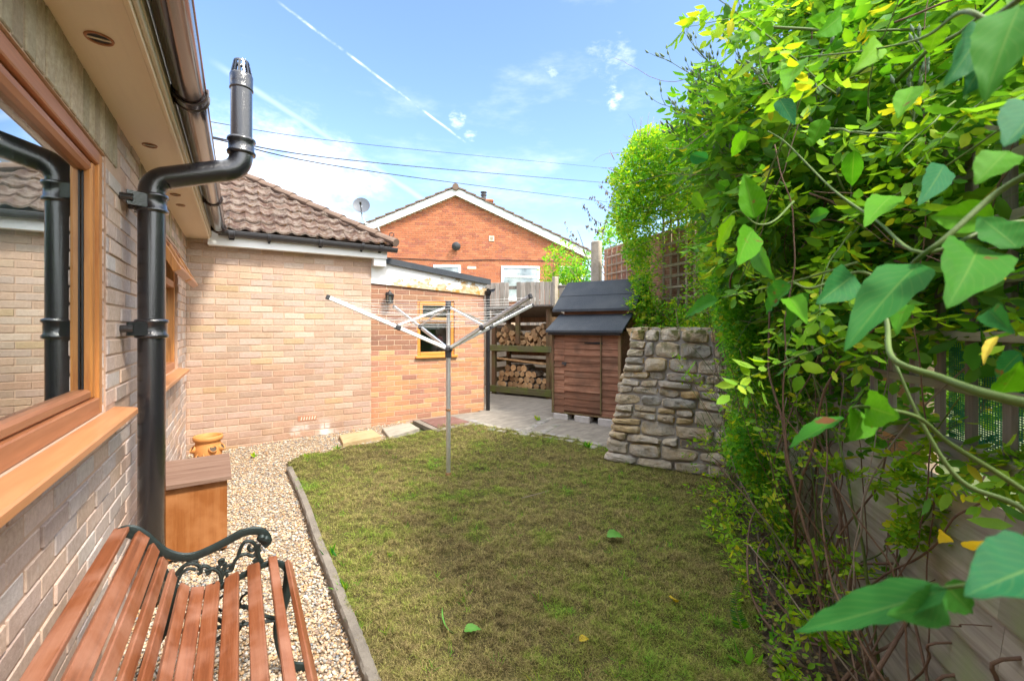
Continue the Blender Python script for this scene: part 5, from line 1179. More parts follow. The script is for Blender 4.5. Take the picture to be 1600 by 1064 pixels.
def face_stone(m, quad, P3, nrm, dep, rnd):
    """irregular flat faced block filling a 2D quad; P3 maps (s, h, out) to space"""
    c = (sum(q[0] for q in quad) / 4, sum(q[1] for q in quad) / 4); out2 = []
    for i in range(4):
        a, b = quad[i], quad[(i + 1) % 4]; cut0, cut1 = rnd.uniform(.06, .22), rnd.uniform(.06, .22)
        for t in (cut0, .36, .66, 1 - cut1):
            x, y = a[0] + (b[0] - a[0]) * t, a[1] + (b[1] - a[1]) * t; k_ = rnd.uniform(-.006, .003) + (0 if t in (.36, .66) else -.003)
            L_ = math.hypot(x - c[0], y - c[1]); out2.append((x + (x - c[0]) / L_ * k_, y + (y - c[1]) / L_ * k_))
    n = len(out2); tx, ty = rnd.uniform(-.12, .12), rnd.uniform(-.12, .12); sd_ = rnd.random() * 99; vs = []
    rings = ((1.02, -.05), (1.0, dep * .35), (.90, dep * .85), (.62, dep * 1.0), (.30, dep * 1.05))
    for f, o_ in rings:
        for (x, y) in out2:
            px_, py_ = c[0] + (x - c[0]) * f, c[1] + (y - c[1]) * f; w_ = mnoise.noise(Vector((px_ * 12, py_ * 12, sd_))) * .020 + mnoise.noise(Vector((px_ * 40, py_ * 40, sd_))) * .008
            vs.append(P3(px_, py_, o_ + (tx * (px_ - c[0]) + ty * (py_ - c[1]) + w_ if f < 1.01 else 0)))
    vs.append(P3(c[0], c[1], dep * 1.05)); fs = []
    for r_ in range(len(rings) - 1):
        for i in range(n): fs.append((r_ * n + i, r_ * n + (i + 1) % n, (r_ + 1) * n + (i + 1) % n, (r_ + 1) * n + i))
    fs += [((len(rings) - 1) * n + i, (len(rings) - 1) * n + (i + 1) % n, len(vs) - 1) for i in range(n)]
    m.add(vs, fs)
def face(m, L_, P3, seed):
    rnd = random.Random(seed); hs = [0]
    while hs[-1] < HS - .06: hs.append(hs[-1] + rnd.choice((.085, .11, .13, .15, .17)))
    k_ = HS / hs[-1]; hs = [h * k_ for h in hs]
    wob = lambda s_, r_: 0 if r_ in (0, len(hs) - 1) else .040 * mnoise.noise(Vector((s_ * 3.1, r_ * 7.7, seed)))
    for r_ in range(len(hs) - 1):
        h0, h1 = hs[r_], hs[r_ + 1]; s_ = -.01
        while s_ < L_:
            wd = rnd.uniform(.13, .36) * (1 if h1 - h0 > .11 else 1.1); s1 = min(s_ + wd, L_ + .02)
            if L_ - s1 < .1: s1 = L_ + .02
            g_ = .007; sl0, sl1 = rnd.uniform(-.02, .02), rnd.uniform(-.02, .02); sub_ = [(h0, h1)]
            if h1 - h0 > .14 and rnd.random() < .32: mid_h = h0 + (h1 - h0) * rnd.uniform(.4, .6); sub_ = [(h0, mid_h), (mid_h, h1)]
            for (a, b) in sub_:
                wa = wob(s_, r_) if a == h0 else 0; wb = wob(s_, r_ + 1) if b == h1 else 0; wa1 = wob(s1, r_) if a == h0 else 0; wb1 = wob(s1, r_ + 1) if b == h1 else 0
                face_stone(m, [(s_ + g_, a + g_ + wa), (s1 - g_, a + g_ + wa1), (s1 - g_ + sl1 * .5, b - g_ + wb1), (s_ + g_ + sl0 * .5, b - g_ + wb)], P3, None, rnd.uniform(.018, .060), rnd)
            s_ = s1
upv = Vector((0, 0, 1)); m = MB()
face(m, LSx, lambda s_, h, o_: fpt(s_, h) + nS * o_, 4)
face(m, .85, lambda s_, h, o_: fpt(0, h) - nS * s_ - dS * (o_ - .03), 9)
rnd = random.Random(8)
for i in range(26):
    c = fpt(rnd.uniform(.0, LSx), HS) - nS * rnd.uniform(.14, .8) + Vector((0, 0, -.035)); stone_blob(m, c, (dS, nS, upv), (rnd.uniform(.08, .16), rnd.uniform(.08, .14), .05), 100 + i, 4)
m.build('rubble_masonry', M['stone'], swl, smooth=True)
# ------------------------------------------------ right hand timber fence with trellis top
TF0 = C2W(.99 + .289 * -1.0, -1.0, 0); TF1 = C2W(.99 + .289 * 4.6, 4.6, 0); dF = TF1 - TF0; LF = dF.length; dF.normalize(); nF = Vector((dF.y, -dF.x, 0))
if nF.dot(Vector((CX, CY, 0)) - TF0) < 0: nF = -nF
tf = thing('timber_fence', (TF0 + TF1) / 2, 'grey green timber fence of wide level boards with open lattice top on the right', 'fence')
m = MB(); z = .02
TFm = Matrix(((dF.x, nF.x, 0, TF0.x), (dF.y, nF.y, 0, TF0.y), (0, 0, 1, 0), (0, 0, 0, 1)))
while z < .85:
    u = -.1
    while u < LF: m2 = MB(TFm); j = random.uniform(-.002, .002); m2.prism([(-.022, z - .004), (.008 + j, z - .004), (.009 + j, z + .004), (-.010 + j, z + .150), (-.022, z + .150)], u, u + 2.3995, 0); m.add(m2.v, m2.f); u += 2.4
    z += .146
m.build('boards', M['fence_y'], tf)
for u in (.9, 2.15, 3.35, 4.55, 5.7):
    m = MB(TFm); m.box((u - .045, -.115, 0), (u + .045, -.0215, 2.02), .004); m.build('post', M['grey_wood_z'], tf)
m = MB(TFm); m.box((-.1, -.021, .99), (LF, .022, 1.045), .003); m.box((-.1, -.021, 1.93), (LF, .022, 1.985), .003); m.build('rail', M['fence_y'], tf)
m = MB(TFm); u = -.05
while u < LF: m.box((u, -.018, 1.046), (u + .034, -.002, 1.929), .002); u += .145
m.build('lattice_uprights', M['grey_wood_z'], tf)
m = MB(TFm)
for z in (1.2, 1.36, 1.52, 1.68, 1.84): m.box((-.1, -.001, z), (LF, .012, z + .03), .002)
m.build('lattice_crossbars', M['fence_y'], tf)
m = MB(TFm); m.add([(0.4, -.045, 1.0), (2.6, -.045, 1.0), (2.6, -.045, 1.7), (.4, -.045, 1.75)], [(0, 1, 2, 3)]); m.build('shade_net', M['net'], tf)
# ------------------------------------------------ gravel and grass
def spread_poly(P, n, power=1.0, seed=1, nearbias=True):
    g = np.random.default_rng(seed); xs = np.array([p[0] for p in P]); ys = np.array([p[1] for p in P]); o = []
    tot = 0
    while tot < n:
        x = g.uniform(xs.min(), xs.max(), n * 3); y = g.uniform(ys.min(), ys.max(), n * 3); k = inpoly(x, y, P)
        d = (x - CX) * SA + (y - CY) * CA; lat = (x - CX) * CA - (y - CY) * SA
        k &= (d > .9) & (np.abs(lat) < 1.35 * d + .3)
        if nearbias: k &= g.random(len(x)) < np.clip((1.7 / np.maximum(d, .5)) ** power, 0.05, 1)
        o.append(np.stack([x[k], y[k]], 1)); tot += k.sum()
    return np.concatenate(o)[:n]
PH = (1 + 5 ** .5) / 2
ICO = np.array([(-1, PH, 0), (1, PH, 0), (-1, -PH, 0), (1, -PH, 0), (0, -1, PH), (0, 1, PH), (0, -1, -PH), (0, 1, -PH), (PH, 0, -1), (PH, 0, 1), (-PH, 0, -1), (-PH, 0, 1)]) / math.sqrt(1 + PH * PH)
ICF = np.array([(0, 11, 5), (0, 5, 1), (0, 1, 7), (0, 7, 10), (0, 10, 11), (1, 5, 9), (5, 11, 4), (11, 10, 2), (10, 7, 6), (7, 1, 8), (3, 9, 4), (3, 4, 2), (3, 2, 6), (3, 6, 8), (3, 8, 9), (4, 9, 5), (2, 4, 11), (6, 2, 10), (8, 6, 7), (9, 8, 1)])
def pebble_mesh(name, P, s0, s1, parent=None, zoff=0.0):
    n = len(P); g = np.random.default_rng(5)
    s = np.exp(g.normal(math.log((s0 + s1) / 2), .34, n)).clip(s0 * .6, s1 * 1.7)
    sc = np.stack([s, s * g.uniform(.62, .95, n), s * g.uniform(.42, .7, n)], 1)
    V = ICO[None] * sc[:, None] * g.uniform(.82, 1.16, (n, 12, 1))
    a = g.uniform(0, 6.28, n); c, q = np.cos(a), np.sin(a); t = g.normal(0, .35, n); ct, st_ = np.cos(t), np.sin(t)
    y = V[..., 1] * ct[:, None] - V[..., 2] * st_[:, None]; z = V[..., 1] * st_[:, None] + V[..., 2] * ct[:, None]; x = V[..., 0]
    V = np.stack([x * c[:, None] - y * q[:, None], x * q[:, None] + y * c[:, None], z], 2)
    h = gh(P[:, 0], P[:, 1]) - .016 + zoff + g.uniform(.0, .012, n)
    V += np.stack([P[:, 0], P[:, 1], h], 1)[:, None]
    Fc = (ICF[None] + (np.arange(n) * 12)[:, None, None]).reshape(-1, 3); return V.reshape(-1, 3), Fc
P1_ = spread_poly(GRAVEL, 42000, 1.1, 3)
V, Fc = pebble_mesh('gravel', P1_, .0048, .0085)
o = np_mesh('gravel', V, Fc, M['pebbles'], smooth=True); tag(o, 'mixed tan and grey pea gravel path along the bungalow wall', kind='stuff')
n = 420000; Pg = spread_poly(LAWN, n, 1.0, 8); g = np.random.default_rng(2)
x, y = Pg[:, 0], Pg[:, 1]; cl_ = fbm(x, y, 7, 5, 4)
L1 = g.uniform(.009, .027, n) * (.6 + .9 * cl_); az = g.uniform(0, 6.283, n) + 3 * vnoise(x, y, 11, 4); el = np.abs(g.normal(.35, .38, n))
wv = g.uniform(.0007, .0015, n) * (1 + .25 * depth(x, y).clip(0, 6))
dx, dy, dz = np.cos(az) * np.cos(el), np.sin(az) * np.cos(el), np.sin(el)
clump = (fbm(x, y, 16, 9, 3) - .42).clip(0, 1) * .12 + (fbm(x, y, 45, 19, 2) - .5).clip(0, 1) * .035; zb0 = gh(x, y) + .006 + .03 * (fbm(x, y, 5, 3) - .5) + clump * g.uniform(.2, 1.0, n)
B = np.stack([x, y, zb0], 1); T = B + np.stack([dx, dy, dz], 1) * L1[:, None]
sd_ = np.stack([-dy, dx, np.zeros(n)], 1); sd_ /= np.linalg.norm(sd_, axis=1)[:, None] + 1e-9
mid = (B + T) / 2 + np.stack([np.zeros(n), np.zeros(n), L1 * .18], 1) + sd_ * (g.normal(0, .18, n) * L1)[:, None]
V = np.stack([B - sd_ * wv[:, None] / 2, B + sd_ * wv[:, None] / 2, mid - sd_ * wv[:, None] / 2, mid + sd_ * wv[:, None] / 2, T - sd_ * wv[:, None] * .15, T + sd_ * wv[:, None] * .15], 1)
V = V.reshape(-1, 3); q = np.array([(0, 1, 3, 2), (2, 3, 5, 4)]); Fc = (q[None] + (np.arange(n) * 6)[:, None, None]).reshape(-1, 4)
pat = fbm(x, y, 1.7, 21, 4); grn = fbm(x, y, 3.3, 33, 3)
keep_ = None
tone = .41 + (fbm(x, y, 28, 61, 2) - .5) * .5 + (pat - .47) * .62 + (grn - .55).clip(0, 1) * 1.3 + g.normal(0, .10, n) + .16 * sm(4.6, 5.4, depth(x, y))
lat = (x - CX) * CA - (y - CY) * SA
tone = np.clip(tone + .10 * sm(-.2, 1.0, lat), 0, 1)
o = np_mesh('grass', V, Fc, M['grass'], attr=np.repeat(tone, 6)); tag(o, 'short brownish mossy thatch grass covering the lawn', kind='stuff')
# ------------------------------------------------ leaf builders
LV = np.array([(0, 0, 0), (.28, .30, .0), (.30, 0, .03), (.28, -.30, 0), (.66, .27, .0), (.68, 0, .03), (.66, -.27, 0), (1, 0, -.05)])   # along x, across y, up z
LT = np.array([(0, 1, 2, 2), (0, 2, 3, 3)])
LF_ = np.array([(0, 2, 1), (0, 3, 2), (1, 2, 5), (1, 5, 4), (2, 3, 6), (2, 6, 5), (4, 5, 7), (5, 6, 7)])
def leaves(P, Dv, Up, size, wid=1.0, fold=1.0, g=rng):
    """P (n,3) bases, Dv directions, Up approx normals, size (n,)"""
    n = len(P); Dv = Dv / (np.linalg.norm(Dv, axis=1)[:, None] + 1e-9); Sd = np.cross(Up, Dv); Sd /= np.linalg.norm(Sd, axis=1)[:, None] + 1e-9; Nn = np.cross(Dv, Sd)
    dr = g.uniform(.02, .22, n); T = np.repeat(LV[None], n, 0).copy(); T[..., 2] = T[..., 2] * -2.2 * fold - dr[:, None] * T[..., 0] ** 2
    T[..., 1] *= (np.ones(n) * wid)[:, None] * g.uniform(.8, 1.15, n)[:, None]
    V = P[:, None] + (T[..., 0:1] * Dv[:, None] + T[..., 1:2] * Sd[:, None] + T[..., 2:3] * Nn[:, None]) * size[:, None, None]
    return V.reshape(-1, 3), (LF_[None] + (np.arange(n) * 8)[:, None, None]).reshape(-1, 3)
def rnd_dirs(n, g=rng, zb=0.0):
    v = g.normal(0, 1, (n, 3)); v[:, 2] += zb; return v / np.linalg.norm(v, axis=1)[:, None]
def compound(P, Dm, L_, leaflet, g=rng, k=5):
    """pinnate leaves: returns leaflets"""
    n = len(P); Dm = Dm / np.linalg.norm(Dm, axis=1)[:, None]; Up = rnd_dirs(n, g) * .7 + np.array([0, 0, 1.0]); Sd = np.cross(Up, Dm); Sd /= np.linalg.norm(Sd, axis=1)[:, None] + 1e-9; Up = np.cross(Dm, Sd)
    sp = [(.35, .8), (.35, -.8), (.68, .75), (.68, -.75), (1.0, 0)] if k == 5 else [(.5, .9), (.5, -.9), (1., 0)]
    Ps, Ds, Us, Ss = [], [], [], []
    for t, s in sp:
        Ps.append(P + Dm * (L_ * t)[:, None] - np.array([0, 0, 1]) * (L_ * t * t * .25)[:, None]); d = Dm * (.5 if s else 1) + Sd * s + g.normal(0, .18, (n, 3)); Ds.append(d); Us.append(Up + g.normal(0, .25, (n, 3))); Ss.append(leaflet * g.uniform(.75, 1.15, n) * (1.12 if not s else .92))
    return np.concatenate(Ps), np.concatenate(Ds), np.concatenate(Us), np.concatenate(Ss)
def c2w(X, Y, Z): return np.stack([CX + X * CA + Y * SA, CY - X * SA + Y * CA, Z], 1)
def pix(X, Y, Z): return 800 + F * X / Y, HOR - F * (Z - CZ) / Y
def interp(y, tab): t = np.array(tab, float); return np.interp(y, t[:, 0], t[:, 1])
def tubes(paths, radii, n=5):
    m = MB()
    for p, r in zip(paths, radii): m.tube(p, r if hasattr(r, '__len__') else [r * (1 - .6 * i / max(1, len(p) - 1)) for i in range(len(p))], n)
    return m
def wander(p, d, L_, step=.06, curl=.25, grav=-.02, g=random):
    P = [Vector(p)]; d = Vector(d).normalized(); 
    for _ in range(int(L_ / step)):
        d = (d + Vector((g.gauss(0, curl), g.gauss(0, curl), g.gauss(0, curl) + grav)) * .5).normalized(); P.append(P[-1] + d * step)
    return P
# ------------------------------------------------ the climbing rose over the right hand fence
rose = thing('climbing_rose', C2W(1.9, 2.8, 0), 'huge climbing rose sprawling over the timber fence on the right', 'climbing plant')
BND = [(-200, 1190), (0, 1150), (40, 1142), (90, 1100), (130, 1065), (180, 1062), (230, 1085), (300, 1112), (380, 1128), (460, 1132), (520, 1142), (600, 1150), (700, 1165), (760, 1185), (900, 1230), (1064, 1260)]
g = np.random.default_rng(42); N0 = 90000
Y = g.uniform(.75, 4.9, N0); Z = g.uniform(.85, 3.75, N0); off = g.uniform(-.45, .85, N0)
ft = np.minimum(3.4, 1.55 + .82 * Y) - .5 * sm(3.2, 4.9, Y); offF = .18 + .54 * sm(1.2, 2.1, Z) * sm(.8, 2.2, Y) - .5 * sm(ft - .5, ft + .1, Z)
X = .99 + .289 * Y - off * 1.04; px, py = pix(X, Y, Z)
n3 = fbm(Y + off * 1.7, Z + off * 2.3, 2.6, 77, 3)
keep = (Z < ft + .25 * (fbm(Y, off, 3, 5) - .5)) & (off < offF + .25 * (n3 - .5)) & (px > interp(py, BND) + 70 * (fbm(Y * 3, Z * 3, 1.6, 6, 3) - .42)) & (n3 > .42 - .08 * sm(1.8, 2.6, Z)) & (g.random(N0) < .56)
low = sm(1.15, .85, Z); keep &= g.random(N0) > low * .8
keep &= ~((px < 1300) & (py < 190) & (fbm(px / 22, py / 22, 1.0, 15, 3) > .52)); keep &= ~((Y < 1.35) & (off > .16)); keep &= ~((Y < 1.7) & (Z < 1.55) & (g.random(N0) < .45)); keep &= ~((py > 520) & (px > 1330) & (g.random(N0) < .5))
keep &= ~((px > 1400) & (py > 540) & (g.random(N0) < .5))
Pc_ = c2w(X[keep], Y[keep], Z[keep]); Yk = Y[keep]; print('rose clusters', len(Pc_))
Dm = rnd_dirs(len(Pc_), g) * np.array([1, 1, .6]) + np.array([-.15, -.25, -.25])
sel = g.random(len(Pc_)) < .62  # leaves split at random between the two greens
for nm, s_, mt, kk in (('foliage', sel, 'leaf_rose', 5), ('deep_green_foliage', ~sel, 'leaf_rose_dark', 3)):
    Pp = Pc_[s_]; n = len(Pp); A = compound(Pp, Dm[s_], g.uniform(.06, .11, n), g.uniform(.045, .084, n) * (1.0 + .15 * (Yk[s_] < 2.2)), g, kk); V, Fc = leaves(*A, .64, 1.2, g)
    tag(np_mesh(nm, V, Fc, M[mt], rose))
paths = []; rad = []; random.seed(31)
for i in range(105):                                   # canes rising from the bed and arching over
    yy = random.uniform(1.2, 4.7); b = C2W(.99 + .289 * yy - random.uniform(.02, .22), yy, 0); d = Vector((random.gauss(0, .25), random.gauss(0, .35), 1)); L_ = random.uniform(1.2, 3.0)
    P = wander(b, d, L_, .09, .20, -.02); 
    P = [Vector((p.x, p.y, max(p.z, .01))) for p in P]
    ok = []
    for p in P:
        rel = Vector((p.x - CX, p.y - CY)); Xc = rel.x * CA - rel.y * SA; Yc = rel.x * SA + rel.y * CA; of = (.99 + .289 * Yc - Xc)
        if Yc < .8 or of > .62: break
        if -.03 < -of < .2 and p.z < 1.0: p = p - nF * 0 + nF * (.0 + abs(of) + .03)
        ok.append(p)
    if len(ok) > 5: paths.append(catmull(ok, 4)); rad.append(random.choice((.003, .004, .005, .0065)))
k_ = len(paths)
tubes(paths[: k_ // 2], rad[: k_ // 2], 6).build('brown_canes', M['cane_brown'], rose, smooth=2)
tubes(paths[k_ // 2: int(k_ * .8)], rad[k_ // 2: int(k_ * .8)], 6).build('green_canes', M['cane_green'], rose, smooth=2)
tubes(paths[int(k_ * .8):], [r * .8 for r in rad[int(k_ * .8):]], 6).build('dead_canes', M['cane_grey'], rose, smooth=2)
paths = []; rad = []
for i in range(420):                                   # twigs through the mass
    j = random.randrange(len(Pc_)); p = Vector(Pc_[j]); P = wander(p, Vector((random.gauss(0, 1), random.gauss(0, 1), random.gauss(0, .7))), random.uniform(.25, .8), .05, .3); paths.append(P); rad.append(random.uniform(.0012, .003))
tubes(paths[:240], rad[:240], 4).build('dark_twigs', M['cane_brown'], rose, smooth=2); tubes(paths[240:], rad[240:], 4).build('green_twigs', M['cane_green'], rose, smooth=2)
paths = []; rad = []; random.seed(12)
for i in range(44):                                    # stout older canes threading through the upper hedge
    yy = random.uniform(1.05, 2.6); of = random.uniform(.15, .6); z0 = random.uniform(1.5, 3.0); b = C2W(.99 + .289 * yy - of, yy, z0)
    d = (C2W(0, 1, 0) - C2W(0, 0, 0)) * random.choice((1, -1)) * random.uniform(.3, 1) + Vector((random.gauss(0, .4), random.gauss(0, .4), random.uniform(-.5, .6))); P = wander(b, d, random.uniform(.5, 1.3), .07, .13, -.03); ok = []
    for p in P:
        rel = Vector((p.x - CX, p.y - CY)); Xc = rel.x * CA - rel.y * SA; Yc = rel.x * SA + rel.y * CA
        if Yc < .8 or 800 + F * Xc / Yc < 1130: break
        ok.append(p)
    if len(ok) > 4: paths.append(catmull(ok, 2)); rad.append(random.choice((.0035, .005, .0065)))
k_ = len(paths); tubes(paths[: k_ // 2], rad, 6).build('stout_canes', M['cane_green'], rose, smooth=2); tubes(paths[k_ // 2:], rad, 6).build('old_canes', M['cane_brown'], rose, smooth=2)
# dead tangle hanging on the fence
paths = []; rad = []
for i in range(330):
    yy = random.triangular(1.9, 4.6, 3.0); z = random.uniform(.45, 1.75); b = C2W(.99 + .289 * yy - random.uniform(.03, .35), yy, z)
    P = wander(b, Vector((random.gauss(0, 1), random.gauss(0, 1), random.gauss(0, 1.2))), random.uniform(.3, 1.0), .05, .36, -.05)
    P2 = []
    for p in P:
        rel = Vector((p.x - CX, p.y - CY)); Xc = rel.x * CA - rel.y * SA; Yc = rel.x * SA + rel.y * CA; of = .99 + .289 * Yc - Xc
        if of < .012: p = p + nF * (.02 - of)
        if of > .42 or Yc < 1.3: break
        P2.append(p)
    if len(P2) > 3: paths.append(P2); rad.append(random.uniform(.0011, .0030))
tubes(paths[: len(paths) * 3 // 5], rad, 4).build('bare_tangle', M['cane_brown'], rose, smooth=2); tubes(paths[len(paths) * 3 // 5:], rad, 4).build('dead_tangle', M['cane_grey'], rose, smooth=2)
# bud sprays standing out against the sky
paths = []; rad = []; bm_ = MB(); random.seed(77)
SPR = [((1190, 150), (1045, 95), 2.3), ((1200, 190), (1040, 165), 2.3), ((1150, 120), (1075, 60), 2.4), ((1300, 260), (1190, 110), 1.6), ((1320, 300), (1270, 130), 1.5), ((1260, 330), (1120, 230), 1.9), ((1330, 330), (1330, 150), 1.5), ((1180, 240), (1055, 210), 2.3),
       ((1420, 220), (1440, 80), 1.3), ((1290, 420), (1120, 360), 2.2), ((1250, 440), (1130, 400), 2.3), ((1200, 260), (1095, 150), 2.1), ((1220, 200), (1140, 60), 2.2)]
for a, b, Yd in SPR:
    p0 = W(*a, Yd * .97); p1 = W(*b, Yd); main = [p0.lerp(p1, t) + Vector((0, 0, -.04 * math.sin(math.pi * t))) for t in [i / 7 for i in range(8)]]; paths.append(main); rad.append(.0036)
    for j in range(15):
        q = main[2 + j % 6].lerp(main[min(7, 3 + j % 6)], random.random()); d = (p1 - p0).normalized() + Vector((random.gauss(0, .5), random.gauss(0, .5), random.uniform(.1, .9)))
        P = wander(q, d, random.uniform(.06, .14), .022, .18, .05); paths.append(P); rad.append(.0018)
        for e in (P[-1], P[len(P) // 2] + Vector((random.gauss(0, .008), random.gauss(0, .008), .014))): bm_.lathe([(.0006, -.012), (.0048, -.004), (.0054, .003), (.0026, .012), (.0005, .020)], e, 6, (P[-1] - P[-2]) + Vector((0, 0, .01)))
tubes(paths, rad, 5).build('bud_stems', M['cane_green'], rose, smooth=2); tag(bm_.build('buds', M['bud'], rose, smooth=2), kind='stuff')
# ------------------------------------------------ creeper at the foot, between fence and stone wall
ivy = thing('creeper', C2W(1.75, 4.1, 0), 'dense small leaved green creeper tumbling between the stone wall and the fence', 'creeper')
N0 = 95000; Y = g.uniform(2.4, 5.0, N0); Z = g.uniform(.05, 1.75, N0); off = g.uniform(0, .75, N0); X = .99 + .289 * Y - off * 1.04; px, py = pix(X, Y, Z)
B2 = [(400, 1105), (500, 1118), (560, 1140), (640, 1142), (700, 1130), (740, 1160), (790, 1195), (900, 1240)]
n3 = fbm(X * 3 + Z, Z * 2 - Y, 1.6, 12, 3); keep = (px > interp(py, B2) + 30 * (n3 - .5)) & (px < 1400 + 120 * (n3 - .5)) & (n3 > .42) & (off < .30 + .40 * sm(4.6, 3.6, Y) + .2 * n3) & (off > .10) & (py < 850 - .25 * np.clip(px - 1200, 0, 400)) & (g.random(N0) < 1 - .55 * sm(1260, 1420, px))
Pp = c2w(X[keep], Y[keep], Z[keep]); n = len(Pp); print('ivy', n)
A = compound(Pp, rnd_dirs(n, g) + np.array([-.3, -.4, -.1]), g.uniform(.025, .045, n), g.uniform(.020, .034, n), g, 3); V, Fc = leaves(*A, 1.0, 1, g); np_mesh('foliage', V, Fc, M['leaf_ivy'], ivy)
paths = []
for i in range(120): p = Vector(Pp[random.randrange(n)]); paths.append(wander(p, (random.gauss(0, 1), random.gauss(0, 1), random.gauss(0, 1)), random.uniform(.2, .6), .04, .35, -.03))
tubes(paths, [.0016] * 120, 4).build('stems', M['cane_brown'], ivy, smooth=2)
# ------------------------------------------------ climber on the trellis by the shed
cli = thing('trellis_climber', C2W(1.75, 5.6, .9), 'bright yellow green climber smothering the tall trellis behind the shed roof', 'climbing plant')
N0 = 42000; px = g.uniform(945, 1180, N0); py = g.uniform(185, 545, N0)
wallY = 8.1 - (px - 944) / (1100 - 944) * 2.6
Y = np.clip(wallY, 4.95, 6.6) - g.uniform(-.10, .80, N0); X = (px - 800) / F * Y; Z = CZ + (HOR - py) / F * Y
LB = [(180, 1060), (200, 1010), (215, 992), (250, 965), (300, 952), (345, 962), (380, 972), (420, 985), (450, 990), (478, 975), (500, 985), (530, 1000)]
n3 = fbm(px / 38, py / 38, 1.0, 3, 3); n4 = fbm(px / 13, py / 13, 1.0, 8, 2)
hole = np.exp(-(((px - 1052) / 42) ** 2 + ((py - 425) / 85) ** 2) * 1.9)
keep = (px > interp(py, LB) + 30 * (n4 - .45)) & (py > 198 + 14 * (n4 - .5) + np.clip((1010 - px) * .15, 0, 30)) & (n3 > np.where((py < 350) | (py > 465), .18, .33)) & (g.random(N0) > hole * 1.12) & ~((py > 508) & (px < 1010))
keep &= g.random(N0) < .62 + .25 * sm(460, 300, py); keep &= ~((px > 1014) & (px < 1094) & (py > 338) & (py < 470) & (g.random(N0) < .74))
Pp = c2w(X[keep], Y[keep], Z[keep]); n = len(Pp); yk = px[keep]; print('climber', n)
lf = g.random(n) < np.where(Z[keep] > 2.2, .70, .62)
A = compound(Pp[lf], rnd_dirs(lf.sum(), g) + np.array([-.3, -.5, -.2]), g.uniform(.04, .08, lf.sum()), g.uniform(.032, .058, lf.sum()), g, 3); V, Fc = leaves(*A, .9, 1, g); np_mesh('bright_foliage', V, Fc, M['leaf_yellow'], cli)
A = compound(Pp[~lf], rnd_dirs((~lf).sum(), g) + np.array([-.3, -.5, -.2]), g.uniform(.04, .08, (~lf).sum()), g.uniform(.032, .055, (~lf).sum()), g, 3); V, Fc = leaves(*A, .9, 1, g); np_mesh('green_foliage', V, Fc, M['leaf_ivy'], cli)
paths = []
for i in range(150): p = Vector(Pp[random.randrange(n)]); paths.append(wander(p, (random.gauss(0, 1), random.gauss(0, 1), random.gauss(.3, 1)), random.uniform(.3, 1.0), .07, .3, .0))
tubes(paths, [.003] * 150, 4).build('stems', M['cane_brown'], cli, smooth=2)
paths = []
for a, b in (((1000, 215), (996, 172)), ((1012, 215), (1020, 178)), ((960, 250), (950, 232)), ((985, 225), (975, 205)), ((1030, 205), (1035, 180)), ((965, 270), (948, 258)), ((1045, 205), (1062, 185))):
    p0, p1 = W(*a, 5.8), W(*b, 5.8)
    for k_ in range(3): paths.append(wander(p0, (p1 - p0) + Vector((random.gauss(0, .05), random.gauss(0, .05), 0)), (p1 - p0).length * random.uniform(.7, 1.15), .05, .15))
tubes(paths, [.004] * len(paths), 4).build('seed_heads', M['cane_grey'], cli, smooth=2)
# ------------------------------------------------ shrubs beyond the rear fence
def blob_plant(name, label, cat, cpx, spread, Yc, nclu, lsz, mats, ztop=None, seed=1, trunk=True, comp=3):
    g = np.random.default_rng(seed); c = W(*cpx, Yc); t = thing(name, (c.x, c.y, 1.3), label, cat); n = nclu
    u = g.normal(0, 1, (n, 3)); u /= np.linalg.norm(u, axis=1)[:, None]; r = g.random(n) ** .4; Pp = u * r[:, None] * np.array(spread)
    k = fbm(Pp[:, 0] * 2 + Pp[:, 1], Pp[:, 2] * 2 + 5, 1.8, seed, 3) > .43; Pp = Pp[k] + np.array(c); n = len(Pp); h = n // 2
    for i, m_ in enumerate(mats):
        q = Pp[i::len(mats)]; A = compound(q, rnd_dirs(len(q), g) + np.array([-.2, -.4, 0]), g.uniform(.06, .1, len(q)), g.uniform(*lsz, len(q)), g, comp); V, Fc = leaves(*A, .85, 1, g); np_mesh('foliage', V, Fc, M[m_], t)
    ps = [wander(Vector((c.x + random.gauss(0, .1), c.y + random.gauss(0, .1), 1.3)), Vector((random.gauss(0, .35), random.gauss(0, .35), 1)), c.z - 1.3 + spread[2] * random.uniform(.2, .9), .15, .15) for _ in range(14)]
    tubes(ps, [.014] * 14, 6).build('stems', M['cane_brown'], t, smooth=2); return t
blob_plant('garden_shrub', 'light green loose shrub behind the rear fence beside the stone gatepost', 'shrub', (880, 425), (.62, .5, .75), 10.6, 1100, (.05, .085), ('leaf_yellow', 'leaf_ivy'), seed=5)
blob_plant('garden_shrub', 'dark green bush against the right window of the gabled house', 'shrub', (908, 432), (.45, .5, .65), 11.0, 900, (.05, .08), ('leaf_ivy', 'leaf_rose_dark'), seed=9)
blob_plant('garden_shrub', 'yellow green bush rising between the gatepost and the trellis climber', 'shrub', (962, 385), (.42, .5, .55), 9.2, 900, (.05, .08), ('leaf_yellow', 'leaf_ivy'), seed=13)
